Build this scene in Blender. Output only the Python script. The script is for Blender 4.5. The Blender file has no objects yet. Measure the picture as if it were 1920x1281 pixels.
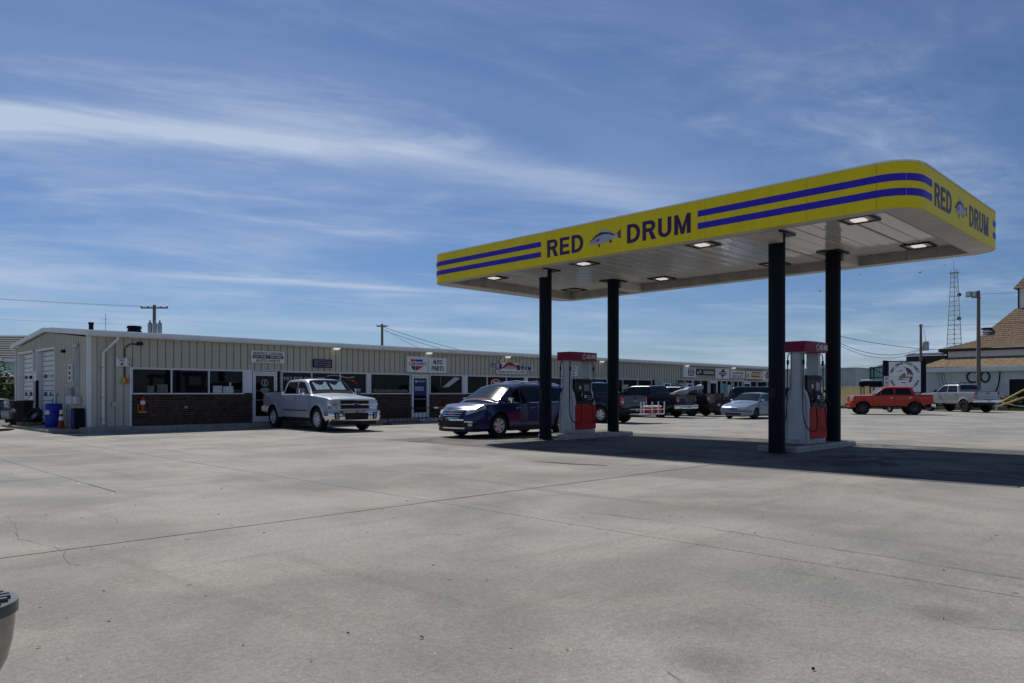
import bpy, bmesh, math, random
from mathutils import Vector, Matrix
random.seed(7)
R = math.radians
scene = bpy.context.scene
col = scene.collection

# ------------------------------------------------------------------ camera
cam_data = bpy.data.cameras.new("camera")
cam = bpy.data.objects.new("camera", cam_data)
col.objects.link(cam)
cam.location = (0, 0, 1.40)
cam.rotation_euler = (R(90), 0, R(-45))
cam_data.sensor_width = 36.0
cam_data.lens = 36.0 * 1395 / 1920
cam_data.shift_y = 97.5 / 1920
cam_data.clip_start = 0.05
cam_data.clip_end = 3000
scene.camera = cam

# ------------------------------------------------------------------ sky and sun
SUN = Vector((0.277, 0.765, 1.0)).normalized()
SUN_EL = math.asin(SUN.z)
SUN_ROT = math.atan2(SUN.x, SUN.y)

world = bpy.data.worlds.new("World")
scene.world = world
world.use_nodes = True
wt = world.node_tree
wt.nodes.clear()


def wn(kind, **kw):
    n = wt.nodes.new(kind)
    for k, v in kw.items():
        if k == 'inp':
            for i, val in v.items():
                n.inputs[i].default_value = val
        else:
            setattr(n, k, v)
    return n


def wl(a, b):
    wt.links.new(a, b)


def wmath(op, a, b=None, c=None, clamp=False):
    n = wn('ShaderNodeMath', operation=op, use_clamp=clamp)
    for i, v in enumerate((a, b, c)):
        if v is None:
            continue
        if isinstance(v, (int, float)):
            n.inputs[i].default_value = v
        else:
            wl(v, n.inputs[i])
    return n.outputs[0]


out = wn('ShaderNodeOutputWorld')
bg = wn('ShaderNodeBackground', inp={1: 0.053})
wl(bg.outputs[0], out.inputs[0])
sky = wn('ShaderNodeTexSky', sky_type='NISHITA', sun_disc=False, sun_elevation=SUN_EL, sun_rotation=SUN_ROT,
         altitude=0.0, air_density=1.0, dust_density=0.3, ozone_density=3.0)
tc = wn('ShaderNodeTexCoord')
sep = wn('ShaderNodeSeparateXYZ')
wl(tc.outputs['Generated'], sep.inputs[0])
den = wmath('ADD', wmath('MAXIMUM', sep.outputs[2], 0.0), 0.03)
px = wmath('DIVIDE', sep.outputs[0], den)
py = wmath('DIVIDE', sep.outputs[1], den)
# cloud plane axes: a = along the cirrus streaks, b = across them
ca, sa = math.cos(R(-22)), math.sin(R(-22))
along = wmath('SUBTRACT', wmath('MULTIPLY', px, ca), wmath('MULTIPLY', py, -sa * -1.0))
along = wmath('ADD', wmath('MULTIPLY', px, ca), wmath('MULTIPLY', py, sa))
across = wmath('ADD', wmath('MULTIPLY', px, -sa), wmath('MULTIPLY', py, ca))


def wnoise(sa_, sb_, scale, detail, rough, off=0.0, dist=0.0):
    cmb = wn('ShaderNodeCombineXYZ')
    wl(wmath('MULTIPLY', along, sa_), cmb.inputs[0])
    wl(wmath('MULTIPLY', across, sb_), cmb.inputs[1])
    cmb.inputs[2].default_value = off
    n = wn('ShaderNodeTexNoise', inp={'Scale': scale, 'Detail': detail, 'Roughness': rough, 'Distortion': dist})
    wl(cmb.outputs[0], n.inputs['Vector'])
    return n.outputs[0]


def wramp(v, lo, hi):
    n = wn('ShaderNodeMapRange', interpolation_type='SMOOTHSTEP', inp={1: lo, 2: hi, 3: 0.0, 4: 1.0})
    wl(v, n.inputs[0])
    return n.outputs[0]


def wgauss(v, center, width):
    t = wmath('DIVIDE', wmath('SUBTRACT', v, center), width)
    return wmath('EXPONENT', wmath('MULTIPLY', wmath('MULTIPLY', t, t), -1.0))


wisp = wnoise(0.62, 1.25, 1.0, 7, 0.60, 3.1, 1.1)
fine = wnoise(2.0, 4.6, 1.0, 8, 0.66, 8.4, 1.4)
soft = wnoise(0.30, 0.50, 1.0, 5, 0.55, 5.5, 0.8)
cirrus = wmath('MULTIPLY', wramp(wisp, 0.44, 0.78), wmath('ADD', wmath('MULTIPLY', wramp(fine, 0.3, 0.75), 0.8), 0.25))
veil = wramp(soft, 0.42, 0.75)
# the long bright streak and two thinner ones lower down
bend = wmath('MULTIPLY', wmath('POWER', wmath('ABSOLUTE', wmath('SUBTRACT', along, 0.7)), 2.0), 0.12)
b1 = wmath('SUBTRACT', wmath('ADD', across, wmath('MULTIPLY', wmath('SUBTRACT', wisp, 0.5), 0.5)), bend)
streak = wgauss(b1, 2.74, 0.20)
streak = wmath('MULTIPLY', streak, wmath('SUBTRACT', 1.0, wmath('MULTIPLY', wramp(along, -0.2, 1.5), 0.62)))
streak = wmath('MULTIPLY', streak, wmath('MULTIPLY', wramp(along, -2.6, -0.9), wmath('SUBTRACT', 1.0, wramp(along, 1.6, 3.0))))
streak = wmath('MULTIPLY', streak, wmath('ADD', wmath('MULTIPLY', fine, 1.1), 0.45))
b2 = wmath('ADD', across, wmath('MULTIPLY', wmath('SUBTRACT', wisp, 0.5), 0.5))
low = wmath('MULTIPLY', wgauss(b2, 5.72, 0.13), wmath('MULTIPLY', wramp(along, -0.6, 0.2), wmath('SUBTRACT', 1.0, wramp(along, 1.2, 2.6))))
low2 = wmath('MULTIPLY', wgauss(b2, 8.4, 0.35), wmath('MULTIPLY', wramp(along, 0.0, 1.4), wmath('SUBTRACT', 1.0, wramp(along, 3.0, 6.0))))
cover = wmath('ADD', wmath('MULTIPLY', cirrus, 0.42), wmath('MULTIPLY', veil, 0.26))
cover = wmath('ADD', cover, wmath('MULTIPLY', streak, 0.95))
cover = wmath('ADD', cover, wmath('ADD', wmath('MULTIPLY', low, 0.55), wmath('MULTIPLY', low2, 0.35)))
# low grey-white cloud banks near the horizon
bank_n = wn('ShaderNodeTexNoise', inp={'Scale': 2.6, 'Detail': 6, 'Roughness': 0.55})
bank_m = wn('ShaderNodeMapping', inp={3: (1.0, 1.0, 5.0)})
wl(tc.outputs['Generated'], bank_m.inputs[0])
wl(bank_m.outputs[0], bank_n.inputs['Vector'])
bank = wmath('MULTIPLY', wramp(bank_n.outputs[0], 0.42, 0.66), wmath('SUBTRACT', 1.0, wramp(sep.outputs[2], 0.08, 0.30)))
cover = wmath('ADD', cover, wmath('MULTIPLY', bank, 0.62))
cover = wmath('MULTIPLY', cover, wramp(sep.outputs[2], -0.02, 0.03))
cover = wmath('MINIMUM', cover, 0.92)
tint = wn('ShaderNodeMix', data_type='RGBA', blend_type='MULTIPLY')
tint.inputs['Factor'].default_value = 1.0
tint.inputs[7].default_value = (0.77, 0.96, 1.27, 1)
wl(sky.outputs[0], tint.inputs[6])
mixc = wn('ShaderNodeMix', data_type='RGBA')
mixc.inputs[7].default_value = (9.3, 11.0, 14.0, 1)
wl(cover, mixc.inputs['Factor'])
wl(tint.outputs[2], mixc.inputs[6])
wl(mixc.outputs[2], bg.inputs[0])

sun_data = bpy.data.lights.new("sun", 'SUN')
sun_data.energy = 4.5
sun_data.angle = R(0.53)
sun_data.color = (1.0, 0.95, 0.87)
sun = bpy.data.objects.new("sun", sun_data)
col.objects.link(sun)
sun.rotation_euler = (-SUN).to_track_quat('-Z', 'Y').to_euler()

scene.view_settings.view_transform = 'Standard'
scene.view_settings.look = 'None'
scene.view_settings.exposure = 0.0
scene.view_settings.gamma = 1.0
scene.view_settings.use_curve_mapping = False
scene.cycles.max_bounces = 8
scene.cycles.use_denoising = True


# ------------------------------------------------------------------ materials
def shade(name, color, rough=0.6, metal=0.0, var=0.06, scale=3.0, bump=0.0, bscale=60.0, spec=0.28, coat=0.0, emit=None, stretch=(1, 1, 1), dirt=0.0,
          dirt_col=(0.10, 0.085, 0.07), alpha_mix=None):
    m = bpy.data.materials.new(name)
    m.use_nodes = True
    nt = m.node_tree
    b = nt.nodes['Principled BSDF']
    b.inputs['Roughness'].default_value = rough
    b.inputs['Metallic'].default_value = metal
    b.inputs['Specular IOR Level'].default_value = spec
    if coat:
        b.inputs['Coat Weight'].default_value = coat
        b.inputs['Coat Roughness'].default_value = 0.04
    geo = nt.nodes.new('ShaderNodeTexCoord')
    mp = nt.nodes.new('ShaderNodeMapping')
    mp.inputs[3].default_value = stretch
    nt.links.new(geo.outputs['Object'], mp.inputs[0])
    n = nt.nodes.new('ShaderNodeTexNoise')
    n.inputs['Scale'].default_value = scale
    n.inputs['Detail'].default_value = 6
    n.inputs['Roughness'].default_value = 0.6
    nt.links.new(mp.outputs[0], n.inputs['Vector'])
    mr = nt.nodes.new('ShaderNodeMapRange')
    mr.inputs[1].default_value = 0.3
    mr.inputs[2].default_value = 0.7
    mr.inputs[3].default_value = 1.0 - var * 2
    mr.inputs[4].default_value = 1.0 + var
    nt.links.new(n.outputs[0], mr.inputs[0])
    mx = nt.nodes.new('ShaderNodeMix')
    mx.data_type = 'RGBA'
    mx.blend_type = 'MULTIPLY'
    mx.inputs['Factor'].default_value = 1.0
    mx.inputs[6].default_value = (*color, 1)
    nt.links.new(mr.outputs[0], mx.inputs[7])
    last = mx.outputs[2]
    if dirt:
        n2 = nt.nodes.new('ShaderNodeTexNoise')
        n2.inputs['Scale'].default_value = scale * 2.7
        n2.inputs['Detail'].default_value = 8
        n2.inputs['Roughness'].default_value = 0.7
        nt.links.new(mp.outputs[0], n2.inputs['Vector'])
        r2 = nt.nodes.new('ShaderNodeMapRange')
        r2.inputs[1].default_value = 0.5
        r2.inputs[2].default_value = 0.78
        r2.inputs[3].default_value = 0.0
        r2.inputs[4].default_value = dirt
        nt.links.new(n2.outputs[0], r2.inputs[0])
        m2 = nt.nodes.new('ShaderNodeMix')
        m2.data_type = 'RGBA'
        m2.inputs[7].default_value = (*dirt_col, 1)
        nt.links.new(r2.outputs[0], m2.inputs['Factor'])
        nt.links.new(last, m2.inputs[6])
        last = m2.outputs[2]
    nt.links.new(last, b.inputs['Base Color'])
    rr = nt.nodes.new('ShaderNodeMapRange')
    rr.inputs[3].default_value = max(0.02, rough * 0.85)
    rr.inputs[4].default_value = min(1.0, rough * 1.15)
    nt.links.new(n.outputs[0], rr.inputs[0])
    nt.links.new(rr.outputs[0], b.inputs['Roughness'])
    if bump:
        nb = nt.nodes.new('ShaderNodeTexNoise')
        nb.inputs['Scale'].default_value = bscale
        nb.inputs['Detail'].default_value = 4
        nt.links.new(mp.outputs[0], nb.inputs['Vector'])
        bp = nt.nodes.new('ShaderNodeBump')
        bp.inputs['Strength'].default_value = bump
        bp.inputs['Distance'].default_value = 0.02
        nt.links.new(nb.outputs[0], bp.inputs['Height'])
        nt.links.new(bp.outputs[0], b.inputs['Normal'])
    if emit:
        b.inputs['Emission Color'].default_value = (*color, 1)
        b.inputs['Emission Strength'].default_value = emit
    return m


def concrete(name, base, dark, warm, rough=0.85, oil=0.0, coarse=1.0):
    """worn broom-finished concrete: patches, aggregate speckle, hairline cracks, tyre and oil marks"""
    m = bpy.data.materials.new(name)
    m.use_nodes = True
    nt = m.node_tree
    L = nt.links.new
    b = nt.nodes['Principled BSDF']
    b.inputs['Roughness'].default_value = rough
    b.inputs['Specular IOR Level'].default_value = 0.25
    g = nt.nodes.new('ShaderNodeNewGeometry')

    def noise(scale, det, ro, dist=0.0, stretch=None):
        n = nt.nodes.new('ShaderNodeTexNoise')
        n.inputs['Scale'].default_value = scale
        n.inputs['Detail'].default_value = det
        n.inputs['Roughness'].default_value = ro
        n.inputs['Distortion'].default_value = dist
        if stretch:
            mp = nt.nodes.new('ShaderNodeMapping')
            mp.inputs[3].default_value = stretch
            mp.inputs[2].default_value = (0, 0, 0.4)
            L(g.outputs['Position'], mp.inputs[0])
            L(mp.outputs[0], n.inputs['Vector'])
        else:
            L(g.outputs['Position'], n.inputs['Vector'])
        return n.outputs[0]

    def rng(v, a, c, lo=0.0, hi=1.0):
        n = nt.nodes.new('ShaderNodeMapRange')
        n.interpolation_type = 'SMOOTHSTEP'
        for i, q in zip((1, 2, 3, 4), (a, c, lo, hi)):
            n.inputs[i].default_value = q
        L(v, n.inputs[0])
        return n.outputs[0]

    def mix(f, a, c, mode='MIX'):
        n = nt.nodes.new('ShaderNodeMix')
        n.data_type = 'RGBA'
        n.blend_type = mode
        for sock, v in ((n.inputs['Factor'], f), (n.inputs[6], a), (n.inputs[7], c)):
            if isinstance(v, tuple):
                sock.default_value = (*v, 1)
            elif isinstance(v, (int, float)):
                sock.default_value = v
            else:
                L(v, sock)
        return n.outputs[2]

    c = mix(rng(noise(0.35, 5, 0.6, 0.4), 0.35, 0.68), dark, base)
    c = mix(rng(noise(0.55, 6, 0.68, 0.6), 0.46, 0.70, 0, 0.55), c, warm)
    c = mix(rng(noise(2.2, 6, 0.7, 0.8), 0.55, 0.75, 0, 0.30), c, dark)
    streaks = noise(1.1, 5, 0.6, 0.3, (0.35, 2.4, 1.0))
    c = mix(rng(streaks, 0.52, 0.72, 0, 0.30), c, tuple(v * 0.72 for v in dark))
    lanes = noise(0.8, 6, 0.62, 0.5, (2.1, 0.22, 1.0))
    c = mix(rng(lanes, 0.54, 0.70, 0, 0.34), c, tuple(v * 0.66 for v in dark))
    # old oil drips: soft dark blots of many sizes
    dv = nt.nodes.new('ShaderNodeTexVoronoi')
    dv.inputs['Scale'].default_value = 0.62
    dist = nt.nodes.new('ShaderNodeMix')
    dist.data_type = 'VECTOR'
    dist.inputs[0].default_value = 0.13
    wob = nt.nodes.new('ShaderNodeTexNoise')
    wob.inputs['Scale'].default_value = 3.0
    wob.inputs['Detail'].default_value = 5
    L(g.outputs['Position'], wob.inputs['Vector'])
    L(g.outputs['Position'], dist.inputs[4])
    L(wob.outputs['Color'], dist.inputs[5])
    L(dist.outputs[1], dv.inputs['Vector'])
    dsel = nt.nodes.new('ShaderNodeSeparateColor')
    L(dv.outputs['Color'], dsel.inputs[0])
    blot = rng(dv.outputs['Distance'], 0.02, 0.20, 0.55, 0.0)
    bp_ = rng(dsel.outputs[2], 0.66, 0.70)
    bm_ = nt.nodes.new('ShaderNodeMath')
    bm_.operation = 'MULTIPLY'
    L(blot, bm_.inputs[0])
    L(bp_, bm_.inputs[1])
    c = mix(bm_.outputs[0], c, (0.075, 0.072, 0.068))
    sp = noise(70.0 * coarse, 3, 0.7)
    c = mix(1.0, c, mix(rng(sp, 0.30, 0.70), (0.80, 0.80, 0.80), (1.17, 1.17, 1.17)), 'MULTIPLY')
    sp2 = noise(22.0 * coarse, 4, 0.7)
    c = mix(1.0, c, mix(rng(sp2, 0.30, 0.70), (0.86, 0.86, 0.86), (1.12, 1.12, 1.12)), 'MULTIPLY')
    # bright shell flecks and dark gum spots
    vo = nt.nodes.new('ShaderNodeTexVoronoi')
    vo.inputs['Scale'].default_value = 9.0
    L(g.outputs['Position'], vo.inputs['Vector'])
    fl = rng(vo.outputs['Distance'], 0.03, 0.06, 1.0, 0.0)
    sel = nt.nodes.new('ShaderNodeSeparateColor')
    L(vo.outputs['Color'], sel.inputs[0])
    pick = rng(sel.outputs[0], 0.86, 0.88)
    mul = nt.nodes.new('ShaderNodeMath')
    mul.operation = 'MULTIPLY'
    L(fl, mul.inputs[0])
    L(pick, mul.inputs[1])
    c = mix(mul.outputs[0], c, (0.62, 0.60, 0.55))
    vo2 = nt.nodes.new('ShaderNodeTexVoronoi')
    vo2.inputs['Scale'].default_value = 2.3
    L(g.outputs['Position'], vo2.inputs['Vector'])
    gum = rng(vo2.outputs['Distance'], 0.035, 0.06, 0.8, 0.0)
    sel2 = nt.nodes.new('ShaderNodeSeparateColor')
    L(vo2.outputs['Color'], sel2.inputs[0])
    pick2 = rng(sel2.outputs[1], 0.55, 0.57)
    mul2 = nt.nodes.new('ShaderNodeMath')
    mul2.operation = 'MULTIPLY'
    L(gum, mul2.inputs[0])
    L(pick2, mul2.inputs[1])
    c = mix(mul2.outputs[0], c, (0.06, 0.058, 0.055))
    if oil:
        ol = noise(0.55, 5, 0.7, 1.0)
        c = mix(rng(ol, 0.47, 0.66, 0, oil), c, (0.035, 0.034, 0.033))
    L(c, b.inputs['Base Color'])
    bp = nt.nodes.new('ShaderNodeBump')
    bp.inputs['Strength'].default_value = 0.26
    bp.inputs['Distance'].default_value = 0.008
    add = nt.nodes.new('ShaderNodeMath')
    add.operation = 'ADD'
    L(sp, add.inputs[0])
    L(sp2, add.inputs[1])
    L(add.outputs[0], bp.inputs['Height'])
    L(bp.outputs[0], b.inputs['Normal'])
    return m


def paint(name, color, metal=0.0, rough=0.28, var=0.03, coat=0.65):
    return shade(name, color, rough=rough, metal=metal, var=var, scale=1.6, coat=coat, spec=0.3)


def glassy(name, color=(0.012, 0.014, 0.018), rough=0.035, spec=0.5):
    return shade(name, color, rough=rough, spec=spec, var=0.1, scale=1.5)


M = dict(
    slab=concrete("concrete slab", (0.285, 0.279, 0.257), (0.182, 0.179, 0.167), (0.325, 0.295, 0.245)),
    shade_dark_pad=concrete("oily pad concrete with canopy shade in colour", (0.150, 0.147, 0.143), (0.080, 0.078, 0.077), (0.155, 0.145, 0.135), oil=0.95),  # base colour lowered to deepen the canopy's shade; oil blots lie over it
    lot=concrete("worn parking lot", (0.285, 0.279, 0.26), (0.20, 0.197, 0.186), (0.36, 0.33, 0.29), coarse=0.6),
    joint=shade("joint dirt", (0.12, 0.112, 0.098), 0.95, var=0.2, scale=4),
    walk=shade("sidewalk concrete", (0.30, 0.29, 0.27), 0.9, var=0.15, scale=2, bump=0.3, bscale=40, dirt=0.5),
    grass=shade("grass", (0.075, 0.105, 0.028), 0.9, var=0.35, scale=1.2, bump=0.5, bscale=20),
    sand=shade("sandy soil", (0.24, 0.21, 0.16), 0.95, var=0.2, scale=0.5, bump=0.3),
    siding=shade("tan painted steel siding", (0.56, 0.535, 0.45), 0.45, var=0.05, scale=2.0, stretch=(1, 1, 0.15), dirt=0.30, dirt_col=(0.24, 0.22, 0.18)),
    groove_shade=shade("siding groove", (0.10, 0.10, 0.09), 0.8, var=0.1),  # dark colour stands for the shade line beside each siding rib
    trim=shade("off white trim", (0.76, 0.77, 0.76), 0.5, var=0.05, scale=2, dirt=0.2, dirt_col=(0.35, 0.33, 0.3)),
    roof=shade("galvanised roof", (0.56, 0.57, 0.58), 0.4, metal=0.35, var=0.08, scale=1.5, dirt=0.2, dirt_col=(0.3, 0.28, 0.25)),
    alum=shade("white aluminium frame", (0.74, 0.76, 0.78), 0.45, var=0.04),
    glass=glassy("dark window glass", (0.006, 0.007, 0.011), 0.03, 0.16),
    brick=shade("dark red brick", (0.080, 0.043, 0.037), 0.85, var=0.35, scale=5.0, bump=0.3, bscale=80),
    mortar=shade("mortar", (0.36, 0.33, 0.31), 0.95, var=0.15, scale=9),
    white=shade("white sign face", (0.80, 0.80, 0.78), 0.5, var=0.03, dirt=0.12, dirt_col=(0.45, 0.43, 0.4)),
    ink=shade("black lettering", (0.02, 0.02, 0.024), 0.5, var=0.05),
    navy_ink=shade("navy lettering", (0.045, 0.012, 0.10), 0.4, var=0.05),
    poster_blue=shade('deep blue poster', (0.022, 0.035, 0.16), 0.5, var=0.1),
    red_ink=shade("red print", (0.42, 0.025, 0.03), 0.5, var=0.05),
    blue_ink=shade("blue print", (0.03, 0.05, 0.28), 0.5, var=0.05),
    orange_ink=shade("orange print", (0.60, 0.20, 0.03), 0.5, var=0.05),
    teal_ink=shade("teal print", (0.10, 0.34, 0.34), 0.5, var=0.08),
    purple=shade("faded purple sign", (0.20, 0.17, 0.27), 0.6, var=0.15, scale=6),
    yellow=shade("canopy yellow", (0.78, 0.62, 0.012), 0.45, var=0.025, scale=0.9, spec=0.2, stretch=(2.2, 2.2, 0.35), dirt=0.22, dirt_col=(0.36, 0.30, 0.06)),
    stripe=shade("canopy blue stripe", (0.040, 0.024, 0.44), 0.45, var=0.03, scale=0.6, spec=0.2),
    ceiling=shade("gloss white deck panel", (0.76, 0.75, 0.72), 0.10, var=0.06, scale=0.7, stretch=(0.4, 1, 1), spec=0.6, bump=0.10, bscale=1.4, dirt=0.12, dirt_col=(0.3, 0.29, 0.27)),
    soffit=shade("canopy soffit", (0.62, 0.60, 0.57), 0.5, var=0.08, scale=1.2, dirt=0.3, dirt_col=(0.26, 0.24, 0.21)),
    gutter_in=shade("weathered inner fascia", (0.40, 0.385, 0.35), 0.6, var=0.14, scale=1.6, dirt=0.4, dirt_col=(0.2, 0.18, 0.15)),
    lens=shade("lit canopy lens", (1.0, 0.98, 0.92), 0.3, var=0.0, emit=0.5),
    lens_off=shade("unlit canopy lens", (0.35, 0.35, 0.34), 0.2, var=0.02),
    lamp=shade("lit soffit lamp", (1.0, 0.97, 0.90), 0.3, var=0.0, emit=0.5),
    column=shade("dark navy column paint", (0.006, 0.008, 0.018), 0.5, var=0.12, scale=2.5, stretch=(1, 1, 0.25), dirt=0.25, dirt_col=(0.022, 0.025, 0.032), spec=0.12),
    pump_white=shade("pump white panel", (0.56, 0.58, 0.61), 0.38, var=0.05, scale=2, dirt=0.2, dirt_col=(0.32, 0.32, 0.33)),
    pump_red=shade("pump red panel", (0.50, 0.008, 0.010), 0.6, var=0.08, scale=3, dirt=0.15, dirt_col=(0.18, 0.01, 0.01)),
    valance=shade("crimson valance", (0.24, 0.004, 0.05), 0.5, var=0.05, scale=2),
    black=shade("black plastic", (0.010, 0.010, 0.012), 0.5, var=0.15, scale=4),
    rubber=shade("rubber", (0.016, 0.016, 0.017), 0.75, var=0.2, scale=8),
    screen=shade("pump display", (0.15, 0.19, 0.26), 0.2, var=0.05),
    base_paint=shade("chipped base paint", (0.46, 0.46, 0.45), 0.7, var=0.12, scale=4, dirt=0.9, dirt_col=(0.09, 0.08, 0.075)),
    island=shade("island concrete", (0.40, 0.39, 0.37), 0.85, var=0.15, scale=3, bump=0.2, dirt=0.45),
    steel=shade("galvanised steel", (0.42, 0.43, 0.44), 0.45, metal=0.6, var=0.12, scale=6),
    chrome=shade("chrome", (0.72, 0.73, 0.75), 0.07, metal=1.0, var=0.03),
    rim=shade("alloy rim", (0.72, 0.73, 0.75), 0.3, metal=0.35, var=0.05),
    rim_dark=shade("dark alloy rim", (0.06, 0.06, 0.065), 0.35, metal=0.6, var=0.05),
    car_glass=glassy("tinted car glass", (0.006, 0.007, 0.010), 0.02, 0.38),
    screen_glass=glassy('dusty windscreen glass', (0.008, 0.010, 0.013), 0.075, 0.5),
    headlight=shade("headlamp lens", (0.55, 0.58, 0.60), 0.06, metal=0.4, var=0.25, scale=14),
    amber=shade("amber lens", (0.62, 0.17, 0.02), 0.15, var=0.1),
    taillight=shade("red tail lamp", (0.45, 0.012, 0.010), 0.12, var=0.12, scale=10, coat=1.0),
    shade_foil=shade("silver sunshade", (0.42, 0.56, 0.58), 0.30, metal=0.3, var=0.25, scale=5, stretch=(1, 5, 1)),
    silver=paint("silver metallic paint", (0.45, 0.49, 0.58), 0.35, 0.30),
    silver_warm=paint("warm silver paint", (0.30, 0.305, 0.32), 0.5, 0.30),
    pale_blue=paint("pale silver blue paint", (0.22, 0.28, 0.38), 0.35, 0.30),
    blue=paint("dark blue metallic paint", (0.016, 0.026, 0.105), 0.3, 0.25, coat=0.4),
    navy=paint("navy paint", (0.008, 0.011, 0.036), 0.2, 0.25),
    blackp=paint("black paint", (0.010, 0.010, 0.012), 0.0, 0.22),
    charcoal=paint("charcoal paint", (0.010, 0.011, 0.022), 0.2, 0.25),
    orange_red=paint("orange red paint", (0.44, 0.022, 0.003), 0.0, 0.35, coat=0.35),
    plate=shade("number plate", (0.6, 0.6, 0.6), 0.5, var=0.1),
    barrel=shade("blue drum plastic", (0.012, 0.030, 0.33), 0.4, var=0.08),
    cone=shade("traffic cone orange", (0.36, 0.04, 0.015), 0.6, var=0.08, dirt=0.3),
    wood=shade("weathered timber", (0.26, 0.20, 0.13), 0.85, var=0.2, scale=3, stretch=(1, 1, 0.2)),
    fence=shade("pale pine board", (0.62, 0.47, 0.26), 0.85, var=0.2, scale=2.5, stretch=(2, 2, 0.25)),
    pole=shade("grey utility pole", (0.17, 0.155, 0.14), 0.9, var=0.2, scale=3, stretch=(3, 3, 0.3)),
    wire=shade("cable", (0.06, 0.06, 0.065), 0.7, var=0.05),
    shed=shade("grey metal shed", (0.56, 0.58, 0.60), 0.5, var=0.08, scale=1.0),
    teal=shade("pale teal boards", (0.38, 0.62, 0.61), 0.7, var=0.06),
    clap=shade("pale clapboard", (0.68, 0.70, 0.71), 0.65, var=0.05, scale=1.0, dirt=0.12, dirt_col=(0.35, 0.35, 0.35)),
    band=shade("white fascia board", (0.80, 0.80, 0.81), 0.6, var=0.04),
    shingle=shade("brown shingle", (0.31, 0.225, 0.14), 0.9, var=0.42, scale=5.0, stretch=(1, 1, 3), bump=0.4, bscale=12),
    shingle_dark=shade("weathered brown shingle", (0.20, 0.145, 0.095), 0.9, var=0.42, scale=5.0, stretch=(1, 1, 3), bump=0.4, bscale=12),
    shingle_grey=shade("grey shingle", (0.10, 0.11, 0.13), 0.9, var=0.25, scale=4.0, stretch=(1, 1, 3)),
    dark=shade("dark opening", (0.012, 0.013, 0.018), 0.7, var=0.1),
    dark_metal=shade("dark brown metal fascia", (0.035, 0.025, 0.035), 0.5, var=0.2),
    bark=shade("bark", (0.10, 0.075, 0.05), 0.9, var=0.3, scale=6),
    leaf=shade("dark shrub leaf", (0.040, 0.068, 0.020), 0.6, var=0.4, scale=2.0),
    leaf_light=shade("light shrub leaf", (0.095, 0.130, 0.030), 0.6, var=0.35, scale=2.0),
    leaf_far=shade("scrub leaf", (0.070, 0.095, 0.035), 0.7, var=0.4, scale=1.0),
    yellow_pole=shade("yellow painted pole", (0.55, 0.40, 0.12), 0.5, var=0.1),
    hose=shade("pale hose", (0.55, 0.52, 0.45), 0.5, var=0.05),
    red_plastic=shade("red cooler plastic", (0.50, 0.035, 0.025), 0.4, var=0.06),
    yellow_plastic=shade("yellow plastic", (0.60, 0.45, 0.05), 0.5, var=0.06),
    tread=shade('grey black tread plastic', (0.055, 0.058, 0.066), 0.32, spec=0.6, var=0.2, scale=12, dirt=0.25, dirt_col=(0.16, 0.15, 0.14)),
    tarp=shade("grey tarp", (0.33, 0.34, 0.37), 0.7, var=0.12, scale=4, bump=0.4, bscale=9),
    bird=shade("gull feathers", (0.34, 0.34, 0.36), 0.7, var=0.1),
    fish_body=shade("silver fish print", (0.42, 0.42, 0.55), 0.45, var=0.15, scale=6),
    fish_back=shade("dark fish back print", (0.03, 0.035, 0.075), 0.45, var=0.1),
    fish_fin=shade("fish fin print", (0.40, 0.47, 0.52), 0.45, var=0.1),
    fish_fin_dark=shade("dark fin print", (0.16, 0.04, 0.10), 0.45, var=0.1),
    line_paint=shade("faded yellow line paint", (0.42, 0.37, 0.22), 0.9, var=0.3, scale=9, dirt=0.7, dirt_col=(0.30, 0.29, 0.27)),
    neon=shade("lit open sign tube", (0.55, 0.30, 0.34), 0.4, var=0.0, emit=0.5),
    banner=shade("white window banner", (0.55, 0.56, 0.57), 0.6, var=0.1),
    stack=shade("white vent stack", (0.60, 0.60, 0.60), 0.5, var=0.1),
    bin=shade("black bin plastic", (0.012, 0.012, 0.014), 0.5, var=0.15),
)


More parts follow.
